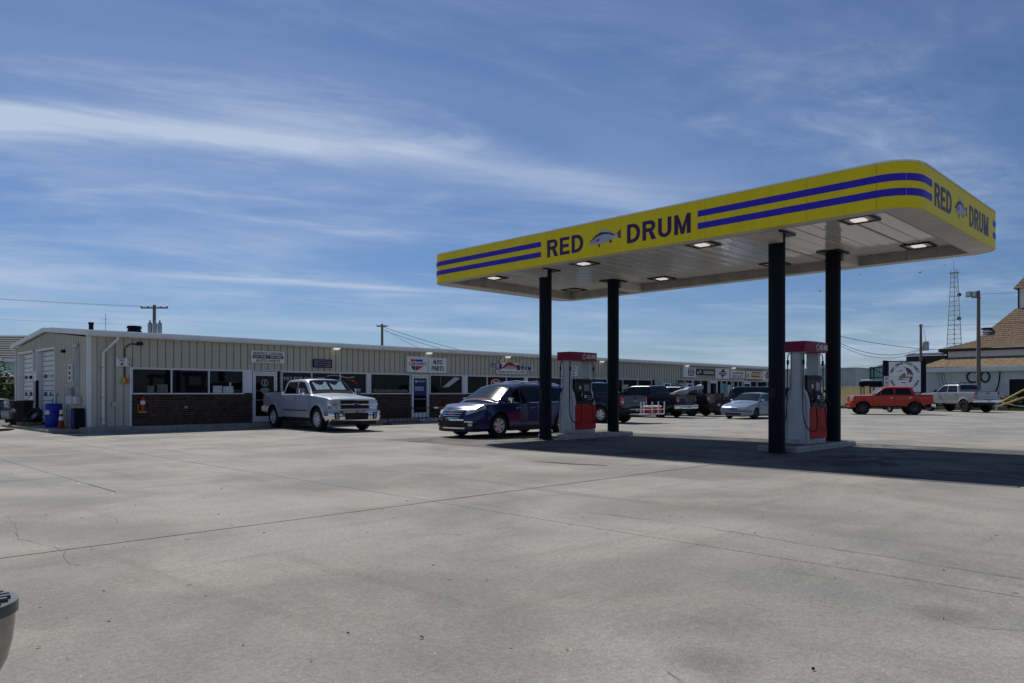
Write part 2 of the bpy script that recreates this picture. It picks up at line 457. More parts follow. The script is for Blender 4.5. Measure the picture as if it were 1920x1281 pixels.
# ------------------------------------------------------------------ mesh building
class MB:
    """collects boxes, tubes, patches and polygons; build() links them as ONE mesh object"""

    def __init__(self):
        self.v, self.f, self.m = [], [], []
        self.cur = 0

    def add(self, verts, faces):
        o = len(self.v)
        self.v += [tuple(p) for p in verts]
        self.f += [tuple(i + o for i in f) for f in faces]
        self.m += [self.cur] * len(faces)
        return self

    def box(self, x0, x1, y0, y1, z0, z1):
        vs = [(x, y, z) for x in (x0, x1) for y in (y0, y1) for z in (z0, z1)]
        return self.add(vs, [(0, 1, 3, 2), (4, 6, 7, 5), (0, 4, 5, 1), (2, 3, 7, 6), (0, 2, 6, 4), (1, 5, 7, 3)])

    def cbox(self, x0, x1, y0, y1, z0, z1, c):
        """box with chamfered vertical edges and top"""
        def ring(d, z):
            return [(x0 + d, y0, z), (x1 - d, y0, z), (x1, y0 + d, z), (x1, y1 - d, z), (x1 - d, y1, z), (x0 + d, y1, z), (x0, y1 - d, z), (x0, y0 + d, z)]
        r0, r1 = ring(c, z0), ring(c, z1 - c)
        r2 = [(min(max(x, x0 + c), x1 - c), min(max(y, y0 + c), y1 - c), z1) for x, y, z in r1]
        fs = []
        for k in range(2):
            for i in range(8):
                j = (i + 1) % 8
                fs.append((k * 8 + i, k * 8 + j, k * 8 + 8 + j, k * 8 + 8 + i))
        fs.append(tuple(range(16, 24)))
        fs.append(tuple(reversed(range(8))))
        return self.add(r0 + r1 + r2, fs)

    def tube(self, p0, p1, r0, r1=None, n=8, cap=True):
        r1 = r0 if r1 is None else r1
        p0, p1 = Vector(p0), Vector(p1)
        d = (p1 - p0).normalized()
        a = d.orthogonal().normalized()
        b = d.cross(a)
        vs = []
        for p, r in ((p0, r0), (p1, r1)):
            for i in range(n):
                t = 2 * math.pi * i / n
                vs.append(p + a * (math.cos(t) * r) + b * (math.sin(t) * r))
        fs = [(i, (i + 1) % n, n + (i + 1) % n, n + i) for i in range(n)]
        if cap:
            fs += [tuple(reversed(range(n))), tuple(range(n, 2 * n))]
        return self.add(vs, fs)

    def path(self, pts, r, n=6):
        pts = [Vector(p) for p in pts]
        vs, fs = [], []
        ref = None
        for i, p in enumerate(pts):
            d = (pts[min(i + 1, len(pts) - 1)] - pts[max(i - 1, 0)]).normalized()
            if ref is None:
                ref = d.orthogonal().normalized()
            a = (ref - d * ref.dot(d)).normalized()
            ref = a
            b = d.cross(a)
            for k in range(n):
                t = 2 * math.pi * k / n
                vs.append(p + a * (math.cos(t) * r) + b * (math.sin(t) * r))
        for i in range(len(pts) - 1):
            for k in range(n):
                fs.append((i * n + k, i * n + (k + 1) % n, (i + 1) * n + (k + 1) % n, (i + 1) * n + k))
        fs += [tuple(reversed(range(n))), tuple(range((len(pts) - 1) * n, len(pts) * n))]
        return self.add(vs, fs)

    def lathe(self, prof, n=24, axis='z', o=(0, 0, 0)):
        vs, fs = [], []
        for r, h in prof:
            for i in range(n):
                t = 2 * math.pi * i / n
                c, s = math.cos(t) * r, math.sin(t) * r
                p = {'z': (c, s, h), 'y': (c, h, s), 'x': (h, c, s)}[axis]
                vs.append((p[0] + o[0], p[1] + o[1], p[2] + o[2]))
        for k in range(len(prof) - 1):
            for i in range(n):
                j = (i + 1) % n
                fs.append((k * n + i, k * n + j, (k + 1) * n + j, (k + 1) * n + i))
        return self.add(vs, fs)

    def patch(self, fn, nu, nv):
        vs = [fn(i / nu, j / nv) for i in range(nu + 1) for j in range(nv + 1)]
        w = nv + 1
        fs = [(i * w + j, (i + 1) * w + j, (i + 1) * w + j + 1, i * w + j + 1) for i in range(nu) for j in range(nv)]
        return self.add(vs, fs)

    def slabpatch(self, fn, fo, nu, nv):
        """a patch with thickness: fn the outer face, fo the inner one"""
        self.patch(fn, nu, nv)
        self.patch(lambda u, v: fo(1 - u, v), nu, nv)
        self.patch(lambda u, v: (fn if v > .5 else fo)(u, 0.0), nu, 1)
        self.patch(lambda u, v: (fo if v > .5 else fn)(u, 1.0), nu, 1)
        self.patch(lambda u, v: (fo if u < .5 else fn)(0.0, v), 1, nv)
        self.patch(lambda u, v: (fn if u < .5 else fo)(1.0, v), 1, nv)
        return self

    def rows(self, rows):
        """a mesh strip through equally long rows of points"""
        w = len(rows[0])
        vs = [p for r in rows for p in r]
        fs = [(i * w + j, (i + 1) * w + j, (i + 1) * w + j + 1, i * w + j + 1) for i in range(len(rows) - 1) for j in range(w - 1)]
        return self.add(vs, fs)

    def prism(self, poly, fn0, fn1):
        """polygon given in 2D, mapped to two faces by fn0 and fn1, with sides"""
        n = len(poly)
        vs = [fn0(*p) for p in poly] + [fn1(*p) for p in poly]
        fs = [tuple(range(n)), tuple(reversed(range(n, 2 * n)))]
        fs += [(i, n + i, n + (i + 1) % n, (i + 1) % n) for i in range(n)]
        return self.add(vs, fs)

    def mesh(self, name, mats, smooth=False, angle=40):
        me = bpy.data.meshes.new(name)
        me.from_pydata(self.v, [], self.f)
        for m in (mats if isinstance(mats, (list, tuple)) else [mats]):
            me.materials.append(m)
        me.polygons.foreach_set('material_index', self.m)
        bm = bmesh.new()
        bm.from_mesh(me)
        bmesh.ops.remove_doubles(bm, verts=bm.verts, dist=1e-5)
        bmesh.ops.recalc_face_normals(bm, faces=bm.faces)
        bm.to_mesh(me)
        bm.free()
        if smooth:
            me.polygons.foreach_set('use_smooth', [True] * len(me.polygons))
            me.set_sharp_from_angle(angle=R(angle))
        me.update()
        return me

    def build(self, name, mats, parent=None, smooth=False, world=False, angle=40):
        return link(name, self.mesh(name, mats, smooth, angle), parent, world)


def link(name, me, parent=None, world=False):
    o = bpy.data.objects.new(name, me)
    col.objects.link(o)
    if parent is not None:
        o.parent = parent
        if world:
            top = parent
            while top.parent is not None:
                top = top.parent
            o.matrix_parent_inverse = top.matrix_basis.inverted() if parent is top else Matrix.Identity(4)
            if parent is not top:
                # parts of parts: the part itself sits at the thing's inverse, so undo nothing further
                o.matrix_parent_inverse = Matrix.Identity(4)
    return o


def tag(o, label=None, cat=None, group=None, kind=None):
    if label:
        o['label'] = label
    if cat:
        o['category'] = cat
    if group:
        o['group'] = group
    if kind:
        o['kind'] = kind
    return o


def thing(name, label, cat, loc=(0, 0, 0), rz=0.0, group=None):
    o = bpy.data.objects.new(name, None)
    col.objects.link(o)
    o.empty_display_size = 0.3
    o.location = loc
    o.rotation_euler = (0, 0, rz)
    o.matrix_basis = Matrix.Translation(loc) @ Matrix.Rotation(rz, 4, 'Z')
    return tag(o, label, cat, group)


def children(o):
    return [c for c in bpy.data.objects if c.parent == o]


def copy_tree(o, parent=None):
    c = o.copy()
    col.objects.link(c)
    if parent is not None:
        inv = o.matrix_parent_inverse.copy()
        c.parent = parent
        c.matrix_parent_inverse = inv
    for ch in children(o):
        copy_tree(ch, c)
    return c


_tcache = {}


def text_mesh(body, width, height=None, bold=0.0, depth=0.006, align='CENTER', squeeze=None):
    """lettering as a mesh in its local XY plane, fitted to a width (and height)"""
    cu = bpy.data.curves.new('lettering', 'FONT')
    cu.body = body
    cu.size = 1.0
    cu.offset = 0.0
    cu.align_x = 'LEFT'
    cu.resolution_u = 3
    cu.space_line = 0.95
    ob = bpy.data.objects.new('lettering', cu)
    col.objects.link(ob)
    dg = bpy.context.evaluated_depsgraph_get()
    me = bpy.data.meshes.new_from_object(ob.evaluated_get(dg))
    bpy.data.objects.remove(ob)
    bpy.data.curves.remove(cu)
    xs = [v.co.x for v in me.vertices]
    ys = [v.co.y for v in me.vertices]
    sx = width / max(1e-6, max(xs) - min(xs))
    sy = sx if height is None else height / max(1e-6, max(ys) - min(ys))
    cx, cy = (max(xs) + min(xs)) / 2, (max(ys) + min(ys)) / 2
    for v in me.vertices:
        v.co = ((v.co.x - cx) * sx, (v.co.y - cy) * sy, 0)
    bm = bmesh.new()
    bm.from_mesh(me)
    ext = bmesh.ops.extrude_face_region(bm, geom=list(bm.faces))
    for e in ext['geom']:
        if isinstance(e, bmesh.types.BMVert):
            e.co.z += depth
    bmesh.ops.recalc_face_normals(bm, faces=bm.faces)
    bm.to_mesh(me)
    bm.free()
    me.materials.clear()
    if bold > 0.005:
        # heavier strokes: copies shifted sideways, each a hair deeper than the last
        n_l = body.count('\n') + 1
        hh = (max(ys) - min(ys)) * sy / n_l
        bm = bmesh.new()
        for k, dx in enumerate((0.0, -1.0, 1.0)):
            t = me.copy()
            t.transform(Matrix.Translation((dx * bold * hh * 1.3, 0, 0)) @ Matrix.Diagonal((1, 1, 1 + .12 * k, 1)))
            bm.from_mesh(t)
            bpy.data.meshes.remove(t)
        bm.to_mesh(me)
        bm.free()
    return me


def letter(parent, body, mat, width, height, loc, rot=(90, 0, 0), bold=0.02, name='lettering', world=True, depth=0.006):
    """text facing -y by default; loc in the coordinates of the scene (world) or of the parent"""
    me = text_mesh(body, width, height, bold, depth)
    T = Matrix.Translation(loc) @ Matrix.Rotation(R(rot[2]), 4, 'Z') @ Matrix.Rotation(R(rot[1]), 4, 'Y') @ Matrix.Rotation(R(rot[0]), 4, 'X')
    me.transform(T)
    me.materials.append(mat)
    return link(name, me, parent, world)


def block_word(word, height, width, weight):
    """heavy sans capitals drawn as strokes: list of polygons in a plane, fitted to a width"""
    w = weight / height
    polys, x = [], 0.0

    def rect(a, b, c, d):
        polys.append([(x + a, c), (x + b, c), (x + b, d), (x + a, d)])

    def ring(cx, cy, rx, ry, a0, a1, n=10):
        for k in range(n):
            t0, t1 = R(a0 + (a1 - a0) * k / n), R(a0 + (a1 - a0) * (k + 1) / n)
            polys.append([(x + cx + r[0] * math.cos(t), cy + r[1] * math.sin(t)) for r, t in (((rx - w, ry - w * .92), t0), ((rx, ry), t0), ((rx, ry), t1), ((rx - w, ry - w * .92), t1))])

    for ch in word:
        if ch == 'R':
            rect(0, w, 0, 1)
            rect(w, .44, 1 - w * .92, 1)
            rect(w, .44, .42, .42 + w * .92)
            ring(.44, .71, .28, .29, -90, 90)
            polys.append([(x + .36, .42), (x + .36 + w * 1.05, .42), (x + .76, 0), (x + .76 - w * 1.25, 0)])
            x += .88
        elif ch == 'E':
            rect(0, w, 0, 1)
            for z0, wd in ((0, .66), (.5 - w * .46, .60), (1 - w * .92, .64)):
                rect(w, wd, z0, z0 + w * .92)
            x += .80
        elif ch == 'D':
            rect(0, w, 0, 1)
            rect(w, .32, 1 - w * .92, 1)
            rect(w, .32, 0, w * .92)
            ring(.32, .5, .44, .5, -90, 90, 14)
            x += .90
        elif ch == 'U':
            rect(0, w, .36, 1)
            rect(.72 - w, .72, .36, 1)
            ring(.36, .36, .36, .36, 180, 360, 14)
            x += .88
        elif ch == 'M':
            rect(0, w, 0, 1)
            rect(.86 - w, .86, 0, 1)
            polys.append([(x + w, 1), (x + w, 1 - w * 1.9), (x + .43 - w * .45, 0), (x + .43, 0), (x + .43, w * 1.7)])
            polys.append([(x + .86 - w, 1), (x + .86 - w, 1 - w * 1.9), (x + .43 + w * .45, 0), (x + .43, 0), (x + .43, w * 1.7)])
            x += 1.0
    xs = [q[0] for pl in polys for q in pl]
    s = width / (max(xs) - min(xs))
    c = (max(xs) + min(xs)) / 2
    return [[((a - c) * s, (b - .5) * height) for a, b in pl] for pl in polys]


# ------------------------------------------------------------------ ground
def sheet(name, x0, x1, y0, y1, z, mat, kind='structure'):
    mb = MB()
    mb.add([(x0, y0, z), (x1, y0, z), (x1, y1, z), (x0, y1, z)], [(0, 1, 2, 3)])
    return tag(mb.build(name, mat), kind=kind)


sheet('ground', -900, 1500, -900, 1500, -0.06, M['sand'])
pave = tag(sheet('pavement', -40, 72.0, -40, 60, -0.022, M['joint']), kind='structure')
GAP = 0.005


def slab(x0, x1, y0, y1, mat, dz=0.0):
    mb = MB()
    g, c = GAP, 0.008
    vs = []
    for d, z in ((g, -0.02), (g, dz - c), (g + c, dz)):
        vs += [(x0 + d, y0 + d, z), (x1 - d, y0 + d, z), (x1 - d, y1 - d, z), (x0 + d, y1 - d, z)]
    fs = [(8, 9, 10, 11)]
    for k in (0, 4):
        fs += [(k + i, k + (i + 1) % 4, k + 4 + (i + 1) % 4, k + 4 + i) for i in range(4)]
    mb.add(vs, fs)
    return mb.build('concrete_slab', mat, pave)


# slab joints as the photograph shows them: a long joint at y = 7.55, one at x = 6.1, smaller panels behind
XS = [-40, -17.9, -5.9, 6.1, 13.1, 23.9]
PX = 21.7
for i in range(len(XS) - 1):
    for y0, y1 in ((-40, -16.5), (-16.5, -4.45), (-4.45, 7.55)):
        if XS[i] >= 13 and y1 > 0:
            continue
        slab(XS[i], XS[i + 1], y0, y1, M['slab'], random.uniform(-0.002, 0.002))
slab(13.1, 23.9, -4.45, 2.5, M['slab'])
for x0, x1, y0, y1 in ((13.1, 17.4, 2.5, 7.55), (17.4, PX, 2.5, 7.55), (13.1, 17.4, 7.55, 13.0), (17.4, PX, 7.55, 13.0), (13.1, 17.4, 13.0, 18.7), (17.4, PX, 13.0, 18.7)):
    slab(x0, x1, y0, y1, M['shade_dark_pad'], random.uniform(-0.001, 0.002))  # pad colour carries part of the canopy's shade
for x0, x1, y0, y1 in ((-40, -5.9, 7.55, 14.1), (-5.9, 3.5, 11.45, 14.1), (6.1, 13.1, 7.55, 20.4),
                       (-40, -5.9, 14.1, 29.05), (-5.9, 3.5, 14.1, 19.1), (3.5, 6.1, 12.75, 19.1), (-5.9, 6.1, 19.1, 29.05), (6.1, 13.1, 20.4, 29.05),
                       (13.1, 23.9, 20.4, 29.05), (-40, -5.9, 29.05, 60), (-5.9, 7.0, 29.05, 60)):
    slab(x0, x1, y0, y1, M['slab'], random.uniform(-0.002, 0.002))
slab(23.9, 72.0, -40, 29.05, M['lot'])
slab(PX, 23.9, 2.5, 20.4, M['slab'])
slab(13.1, PX, 18.7, 20.4, M['slab'])
slab(65.0, 72.0, 29.05, 60, M['lot'])

g_ = GAP
ell = MB()
ell.prism([(-5.9 + g_, 7.55 + g_), (6.1 - g_, 7.55 + g_), (6.1 - g_, 12.75 - g_), (3.5 + g_, 12.75 - g_), (3.5 + g_, 11.45 - g_), (-5.9 + g_, 11.45 - g_)], lambda a, b: (a, b, 0.0), lambda a, b: (a, b, -.02))
ell.build('concrete_slab', M['slab'], pave)

# cracks: thin dark wandering ribbons of open joint
def crack(pts, w, name='pavement_crack'):
    mb = MB()
    rows = []
    fine_pts = []
    for a, b in zip(pts, pts[1:]):
        n = max(2, int(math.dist(a, b) / 0.16))
        for k in range(n):
            t = k / n
            fine_pts.append((a[0] + (b[0] - a[0]) * t + random.uniform(-.022, .022), a[1] + (b[1] - a[1]) * t + random.uniform(-.022, .022)))
    fine_pts.append(pts[-1])
    for i, p in enumerate(fine_pts):
        q = fine_pts[min(i + 1, len(fine_pts) - 1)]
        o = fine_pts[max(i - 1, 0)]
        d = Vector((q[0] - o[0], q[1] - o[1])).normalized()
        ww = w * random.uniform(0.15, 0.75) / 2
        rows.append([(p[0] - d.y * ww, p[1] + d.x * ww, 0.0045), (p[0] + d.y * ww, p[1] - d.x * ww, 0.0045)])
    mb.rows(rows)
    return mb.build(name, M['joint'], pave)


crack([(1.95, 11.3), (1.9, 9.6), (1.7, 8.4), (1.85, 7.6)], 0.008)
crack([(1.85, 7.5), (1.75, 6.9), (2.1, 6.2), (2.6, 5.6)], 0.007)
crack([(6.85, 5.6), (6.95, 4.2), (6.8, 2.9), (6.7, 1.2)], 0.016)
crack([(3.2, 2.1), (3.0, 1.75), (3.05, 1.55), (2.7, 1.2)], 0.010)
crack([(3.05, 1.55), (3.5, 1.3), (4.0, 0.7), (4.3, 0.2)], 0.009)
crack([(5.1, 1.2), (5.5, 0.6), (5.6, 0.0)], 0.010)
crack([(4.2, 6.2), (4.9, 5.6), (5.5, 5.5)], 0.008)
# a few leaves, cigarette ends and gum on the concrete
mb = MB()
for k in range(150):
    z, r = random.uniform(3.7, 22), random.uniform(-0.68, 0.68)
    x, y = (z + r * z) / 1.4142, (z - r * z) / 1.4142
    s = random.uniform(0.006, 0.02)
    a = random.uniform(0, 6.28)
    mb.add([(x + s * math.cos(a + t), y + s * .6 * math.sin(a + t), 0.006 + 0.008 * (k % 2) * (t > 2)) for t in (0, 1.5, 3.1, 4.7)], [(0, 1, 2, 3)])
tag(mb.build('litter', M['black']), kind='stuff')
mb = MB()
for k in range(70):
    t, o = random.random(), random.gauss(0, .035)
    mb.add([(3.15 + .26 * t + random.uniform(-.03, .03), .98 - .12 * t + o, .005 + .01 * random.random()) for q in range(4)], [(0, 1, 2, 3)])
tag(mb.build('debris', M['joint']), kind='stuff')

# oil streak and faded parking lines
mb = MB()
mb.rows([[(11.05 + .35 * t + .05 * math.sin(9 * t), 10.55 - 1.75 * t, .0046), (11.05 + .35 * t + .16 * math.sin(math.pi * t) ** .5 + .05 * math.sin(9 * t), 10.55 - 1.75 * t, .0046)] for t in [i / 14 for i in range(15)]])
mb.build('oil_stain', M['dark'], pave)
for k in range(9):
    x = 7.3 + 2.75 * k
    mb = MB()
    mb.add([(x, 23.9, .005), (x + .1, 23.9, .005), (x + .1, 28.6, .005), (x, 28.6, .005)], [(0, 1, 2, 3)])
    mb.build('painted_line', M['line_paint'], pave)

# sidewalk along the shops and the low pad by the garage
mb = MB()
for k in range(19):
    x = 8.0 + 3.0 * k
    mb.cbox(x + .006, x + 2.994, 29.05, 30.3, -0.02, 0.165, .02)
tag(mb.build('sidewalk', M['walk']), kind='structure')
mb = MB()
mb.cbox(7.02, 8.35, 30.32, 37.6, -0.02, 0.10, .02)
tag(mb.build('garage_apron', M['walk']), kind='structure')

# grass in front of the far fence
gv = sheet('grass_verge', 71.0, 120, -20, 60, 0.0, M['grass'])
mb = MB()
for k in range(14000):
    x = random.uniform(71, 82)
    y = random.uniform(8, 38)
    h, a = random.uniform(.05, .22), random.uniform(0, 3.14)
    dx, dy = math.cos(a) * .03, math.sin(a) * .03
    mb.add([(x - dx, y - dy, 0), (x + dx, y + dy, 0), (x + random.uniform(-.05, .05), y + random.uniform(-.05, .05), h)], [(0, 1, 2)])
tag(mb.build('grass', M['leaf_light']), kind='stuff')

# ------------------------------------------------------------------ long metal shop building
BX0, BX1, BY, BYB, BF = 8.29, 64.0, 30.25, 41.5, 0.165
EAVE, RIDGE = 3.53, 4.03
HEAD, SILL = 2.33, 1.42
bld = thing('shop_building', 'long tan steel building with brick lower front, many shop windows and two garage doors', 'building', (BX0, BY, 0))
STEP = 0.305
_pan = {}


def siding_mesh(h):
    """one strip of ribbed steel siding 0.305 wide, in the XZ plane facing -y, with a shade-coloured slot and a raised rib"""
    key = round(h, 3)
    if key not in _pan:
        prof = [(0.0, 0.0), (0.012, 0.0), (0.018, -0.036), (0.052, -0.036), (0.064, 0.0), (0.15, 0.0), (0.156, -0.005), (0.17, -0.005), (0.176, 0.0), (0.2, 0.0), (0.287, 0.0), (0.290, 0.030), (0.305, 0.030)]
        mb = MB()
        mb.rows([[(x, y, 0.0), (x, y, h)] for x, y in prof])
        mb.m = [0] * len(mb.f)
        mb.m[-1] = mb.m[-2] = 1  # last two faces take the painted rib shade
        _pan[key] = mb.mesh('wall_panel', [M['siding'], M['groove_shade']])
    return _pan[key]


front = MB()
front.box(BX0 + .02, BX1, BY + .22, BY + .30, BF, EAVE)      # backing wall behind windows and siding
front = front.build('front_wall', M['dark'], bld, world=True)
gable = MB()
gable.add([(BX0 + .30, BY + .3, 0), (BX0 + .30, BYB, 0), (BX0 + .30, BYB, EAVE), (BX0 + .30, (BY + BYB) / 2, RIDGE - .05), (BX0 + .30, BY + .3, EAVE)], [(0, 1, 2, 3, 4)])
gable = gable.build('gable_wall', M['dark'], bld, world=True)
far_wall = MB()
far_wall.box(BX1 - .05, BX1, BY + .3, BYB, 0, EAVE)
far_wall.box(BX0 + .3, BX1, BYB - .05, BYB, 0, EAVE)
far_wall.build('rear_wall', M['siding'], bld, world=True)


def strip(x, z0, z1):
    o = link('wall_panel', siding_mesh(z1 - z0), front)
    o.location = (x, BY, z0)
    return o


n = int((BX1 - BX0) / STEP)
FULL = [(BX0, 9.72), (44.3, 47.3)]
for k in range(n):
    x = BX0 + k * STEP
    full = any(a - .01 <= x < b - .1 for a, b in FULL)
    strip(x, BF if full else HEAD + .05, EAVE)


def gstrip(y, z0, z1):
    """siding strip on the garage end; faces -x"""
    o = link('wall_panel', siding_mesh(z1 - z0), gable)
    o.matrix_basis = Matrix.Translation((BX0, y + STEP, z0)) @ Matrix.Rotation(R(-90), 4, 'Z')
    return o


def gz(y):
    t = 1 - abs(y - (BY + BYB) / 2) / ((BYB - BY) / 2)
    return EAVE + (RIDGE - EAVE) * t - .06


DOORS = [(34.65, 37.45), (38.15, 40.85)]
for k in range(int((BYB - BY) / STEP)):
    y = BY + .02 + k * STEP
    indoor = any(a - .02 < y + STEP / 2 < b + .02 for a, b in DOORS)
    gstrip(y, 3.24 if indoor else 0.0, round((gz(y) + gz(y + STEP)) / 2, 2))
for bb in ((BX0 - .035, BX0 + .10, BY - .045, BY + .06, BF, EAVE), (BX0 - .036, BX0 + .06, BYB - .1, BYB + .03, 0, EAVE)):
    tr = MB()
    tr.box(*bb)
    tr.build('corner_trim', M['trim'], bld, world=True)
for (y0, y1) in DOORS:
    d = MB()
    d.box(BX0 + .22, BX0 + .27, y0, y1, 0.02, 3.22)
    d = d.build('garage_door', M['dark'], bld, world=True)
    nsl = 15
    for s in range(nsl):
        z0 = 0.03 + s * 3.18 / nsl
        mb = MB()
        mb.rows([[(BX0 + .205, yy, z0 + .012), (BX0 + .19, yy, z0 + .03), (BX0 + .19, yy, z0 + 3.18 / nsl - .02), (BX0 + .21, yy, z0 + 3.18 / nsl - .006)] for yy in (y0 + .02, y1 - .02)])
        mb.build('door_slat', M['trim'], d)
    for z in (1.30, 2.06):
        for t in (.18, .5, .82):
            yc = y0 + (y1 - y0) * t
            mb = MB()
            mb.box(BX0 + .182, BX0 + .20, yc - .24, yc + .24, z, z + .16)
            mb.build('door_window', M['glass'], d)
    j = MB()
    j.box(BX0 - .04, BX0 + .21, y1, y1 + .07, 0, 3.30)
    j.box(BX0 - .04, BX0 + .21, y0 - .07, y0, 0, 3.30)
    j.box(BX0 - .042, BX0 + .212, y0 - .07, y1 + .07, 3.23, 3.31)
    j.build('door_frame', M['trim'], bld, world=True)

# roof: two slopes with standing ribs, ridge cap, gutter, downspout
rf = MB()
ym = (BY + BYB) / 2
EY0, EY1 = BY - .34, BYB + .3


def rz_(y):
    return EAVE + .14 + (RIDGE + .10 - EAVE - .14) * (1 - abs(y - ym) / (ym - EY0))


for a, b in ((EY0, ym), (ym, EY1)):
    rf.add([(BX0 - .12, a, rz_(a)), (BX1 + .3, a, rz_(a)), (BX1 + .3, b, rz_(b)), (BX0 - .12, b, rz_(b)),
            (BX0 - .12, a, rz_(a) - .05), (BX1 + .3, a, rz_(a) - .05), (BX1 + .3, b, rz_(b) - .05), (BX0 - .12, b, rz_(b) - .05)],
           [(0, 1, 2, 3), (7, 6, 5, 4), (0, 4, 5, 1), (1, 5, 6, 2), (2, 6, 7, 3), (3, 7, 4, 0)])
roof = rf.build('roof', M['roof'], bld, world=True)
mb = MB()
w = 0.045
vs = [(-w, EY0 + .01, rz_(EY0)), (-w * .45, EY0 + .01, rz_(EY0) + .055), (w * .45, EY0 + .01, rz_(EY0) + .055), (w, EY0 + .01, rz_(EY0)),
      (-w, ym, rz_(ym)), (-w * .45, ym, rz_(ym) + .055), (w * .45, ym, rz_(ym) + .055), (w, ym, rz_(ym))]
mb.add(vs, [(0, 1, 2, 3), (0, 4, 5, 1), (1, 5, 6, 2), (2, 6, 7, 3)])
rib = mb.mesh('roof_rib', M['roof'])
for k in range(91):
    o = link('roof_rib', rib, roof)
    o.location = (BX0 + .1 + k * .61, 0, 0)
g = MB()
gy = EY0
prof = [(gy, EAVE + .13), (gy - .10, EAVE + .15), (gy - .115, EAVE + .02), (gy - .075, EAVE - .03), (gy + .02, EAVE - .03), (gy + .02, EAVE + .10)]
g.rows([[(x, y, z) for y, z in prof + [prof[0]]] for x in (BX0 - .12, BX1 + .3)])
g.add([(BX0 - .12, y, z) for y, z in prof], [tuple(range(6))])
g.add([(BX1 + .3, y, z) for y, z in prof], [tuple(range(6))])
g.box(BX0 - .05, BX1 + .2, gy + .02, BY + .1, EAVE - .03, EAVE + .02)
g.build('gutter', M['trim'], bld, world=True)
rk = MB()
for a, b in ((EY0, ym), (ym, EY1)):
    rk.add([(BX0 - .16, a, rz_(a) - .15), (BX0 - .16, b, rz_(b) - .15), (BX0 - .16, b, rz_(b) + .03), (BX0 - .16, a, rz_(a) + .03),
            (BX0 - .05, a, rz_(a) - .15), (BX0 - .05, b, rz_(b) - .15), (BX0 - .05, b, rz_(b) + .03), (BX0 - .05, a, rz_(a) + .03)],
           [(0, 1, 2, 3), (3, 2, 6, 7), (0, 4, 5, 1), (0, 3, 7, 4), (1, 5, 6, 2)])
rk.build('rake_trim', M['trim'], bld, world=True)
ds = MB()
xd = BX0 + .48
ds.path([(xd + .42, gy - .05, EAVE - .02), (xd + .42, gy - .03, EAVE - .10), (xd, BY - .10, EAVE - .62), (xd, BY - .10, .35), (xd, BY - .15, .24)], .052, 8)
dsp = ds.build('downspout', M['trim'], bld, smooth=True, world=True)
for z in (2.35, 1.25, .45):
    mb = MB()
    mb.box(xd - .09, xd + .09, BY - .155, BY - .02, z, z + .03)
    mb.build('strap', M['steel'], dsp)
mb = MB()
xe = BX1 - .1
mb.path([(xe, gy - .05, EAVE - .02), (xe, gy - .03, EAVE - .10), (xe - .4, BY - .10, EAVE - .5), (xe - .4, BY - .10, .3)], .052, 8)
mb.build('downspout', M['trim'], bld, smooth=True, world=True)

# windows, doors and brick aprons, left to right (x0, x1, [panes as fractions])
WIN = [(9.77, 14.22, 3, 0), (15.93, 20.38, 3, 0), (20.56, 22.98, 1, 0), (24.22, 26.5, 1, 0), (26.78, 31.3, 3, 0), (31.5, 36.1, 3, 0), (37.4, 44.25, 4, 0)]


def window(x0, x1, npan, z0=SILL, z1=HEAD, y=BY, parent=None):
    t = .045
    f = MB()
    f.box(x0, x1, y - .03, y + .14, z1, z1 + .05)
    f.box(x0, x1, y - .05, y + .14, z0 - .05, z0)
    f.box(x0, x0 + t, y - .028, y + .14, z0, z1)
    f.box(x1 - t, x1, y - .028, y + .14, z0, z1)
    for k in range(1, npan):
        xc = x0 + (x1 - x0) * k / npan
        f.box(xc - t / 2, xc + t / 2, y - .028, y + .14, z0, z1)
    f = f.build('window', M['alum'], bld, world=True)
    for k in range(npan):
        a = x0 + (x1 - x0) * k / npan + (t if k == 0 else t / 2)
        b = x0 + (x1 - x0) * (k + 1) / npan - (t if k == npan - 1 else t / 2)
        p = MB()
        p.box(a, b, y + .05, y + .062, z0, z1)
        p.build('pane', M['glass'], f)
    return f


for x0, x1, npan, _ in WIN:
    window(x0, x1, npan)
for x0, x1 in ((47.5, 49.6), (49.75, 51.9), (54.0, 55.6), (55.9, 57.4), (60.0, 63.6)):
    window(x0, x1, 2, .45, 2.42)


def brick_apron(x0, x1, z0=BF, z1=SILL - .05):
    b = MB()
    b.box(x0, x1, BY + .06, BY + .14, z0, z1)
    b = b.build('brick_apron', M['mortar'], bld, world=True)
    mb = MB()
    nc = int((z1 - z0) / .078)
    ch = (z1 - z0) / nc
    for r in range(nc):
        x = x0 - (.11 if r % 2 else 0)
        while x < x1:
            a, c = max(x, x0), min(x + .208, x1)
            if c - a > .03:
                d = random.uniform(0, .006)
                mb.box(a, c, BY + .012 - d, BY + .07, z0 + r * ch + .004, z0 + (r + 1) * ch - .012)
            x += .220
    mb.build('brick', M['brick'], b)['kind'] = 'stuff'


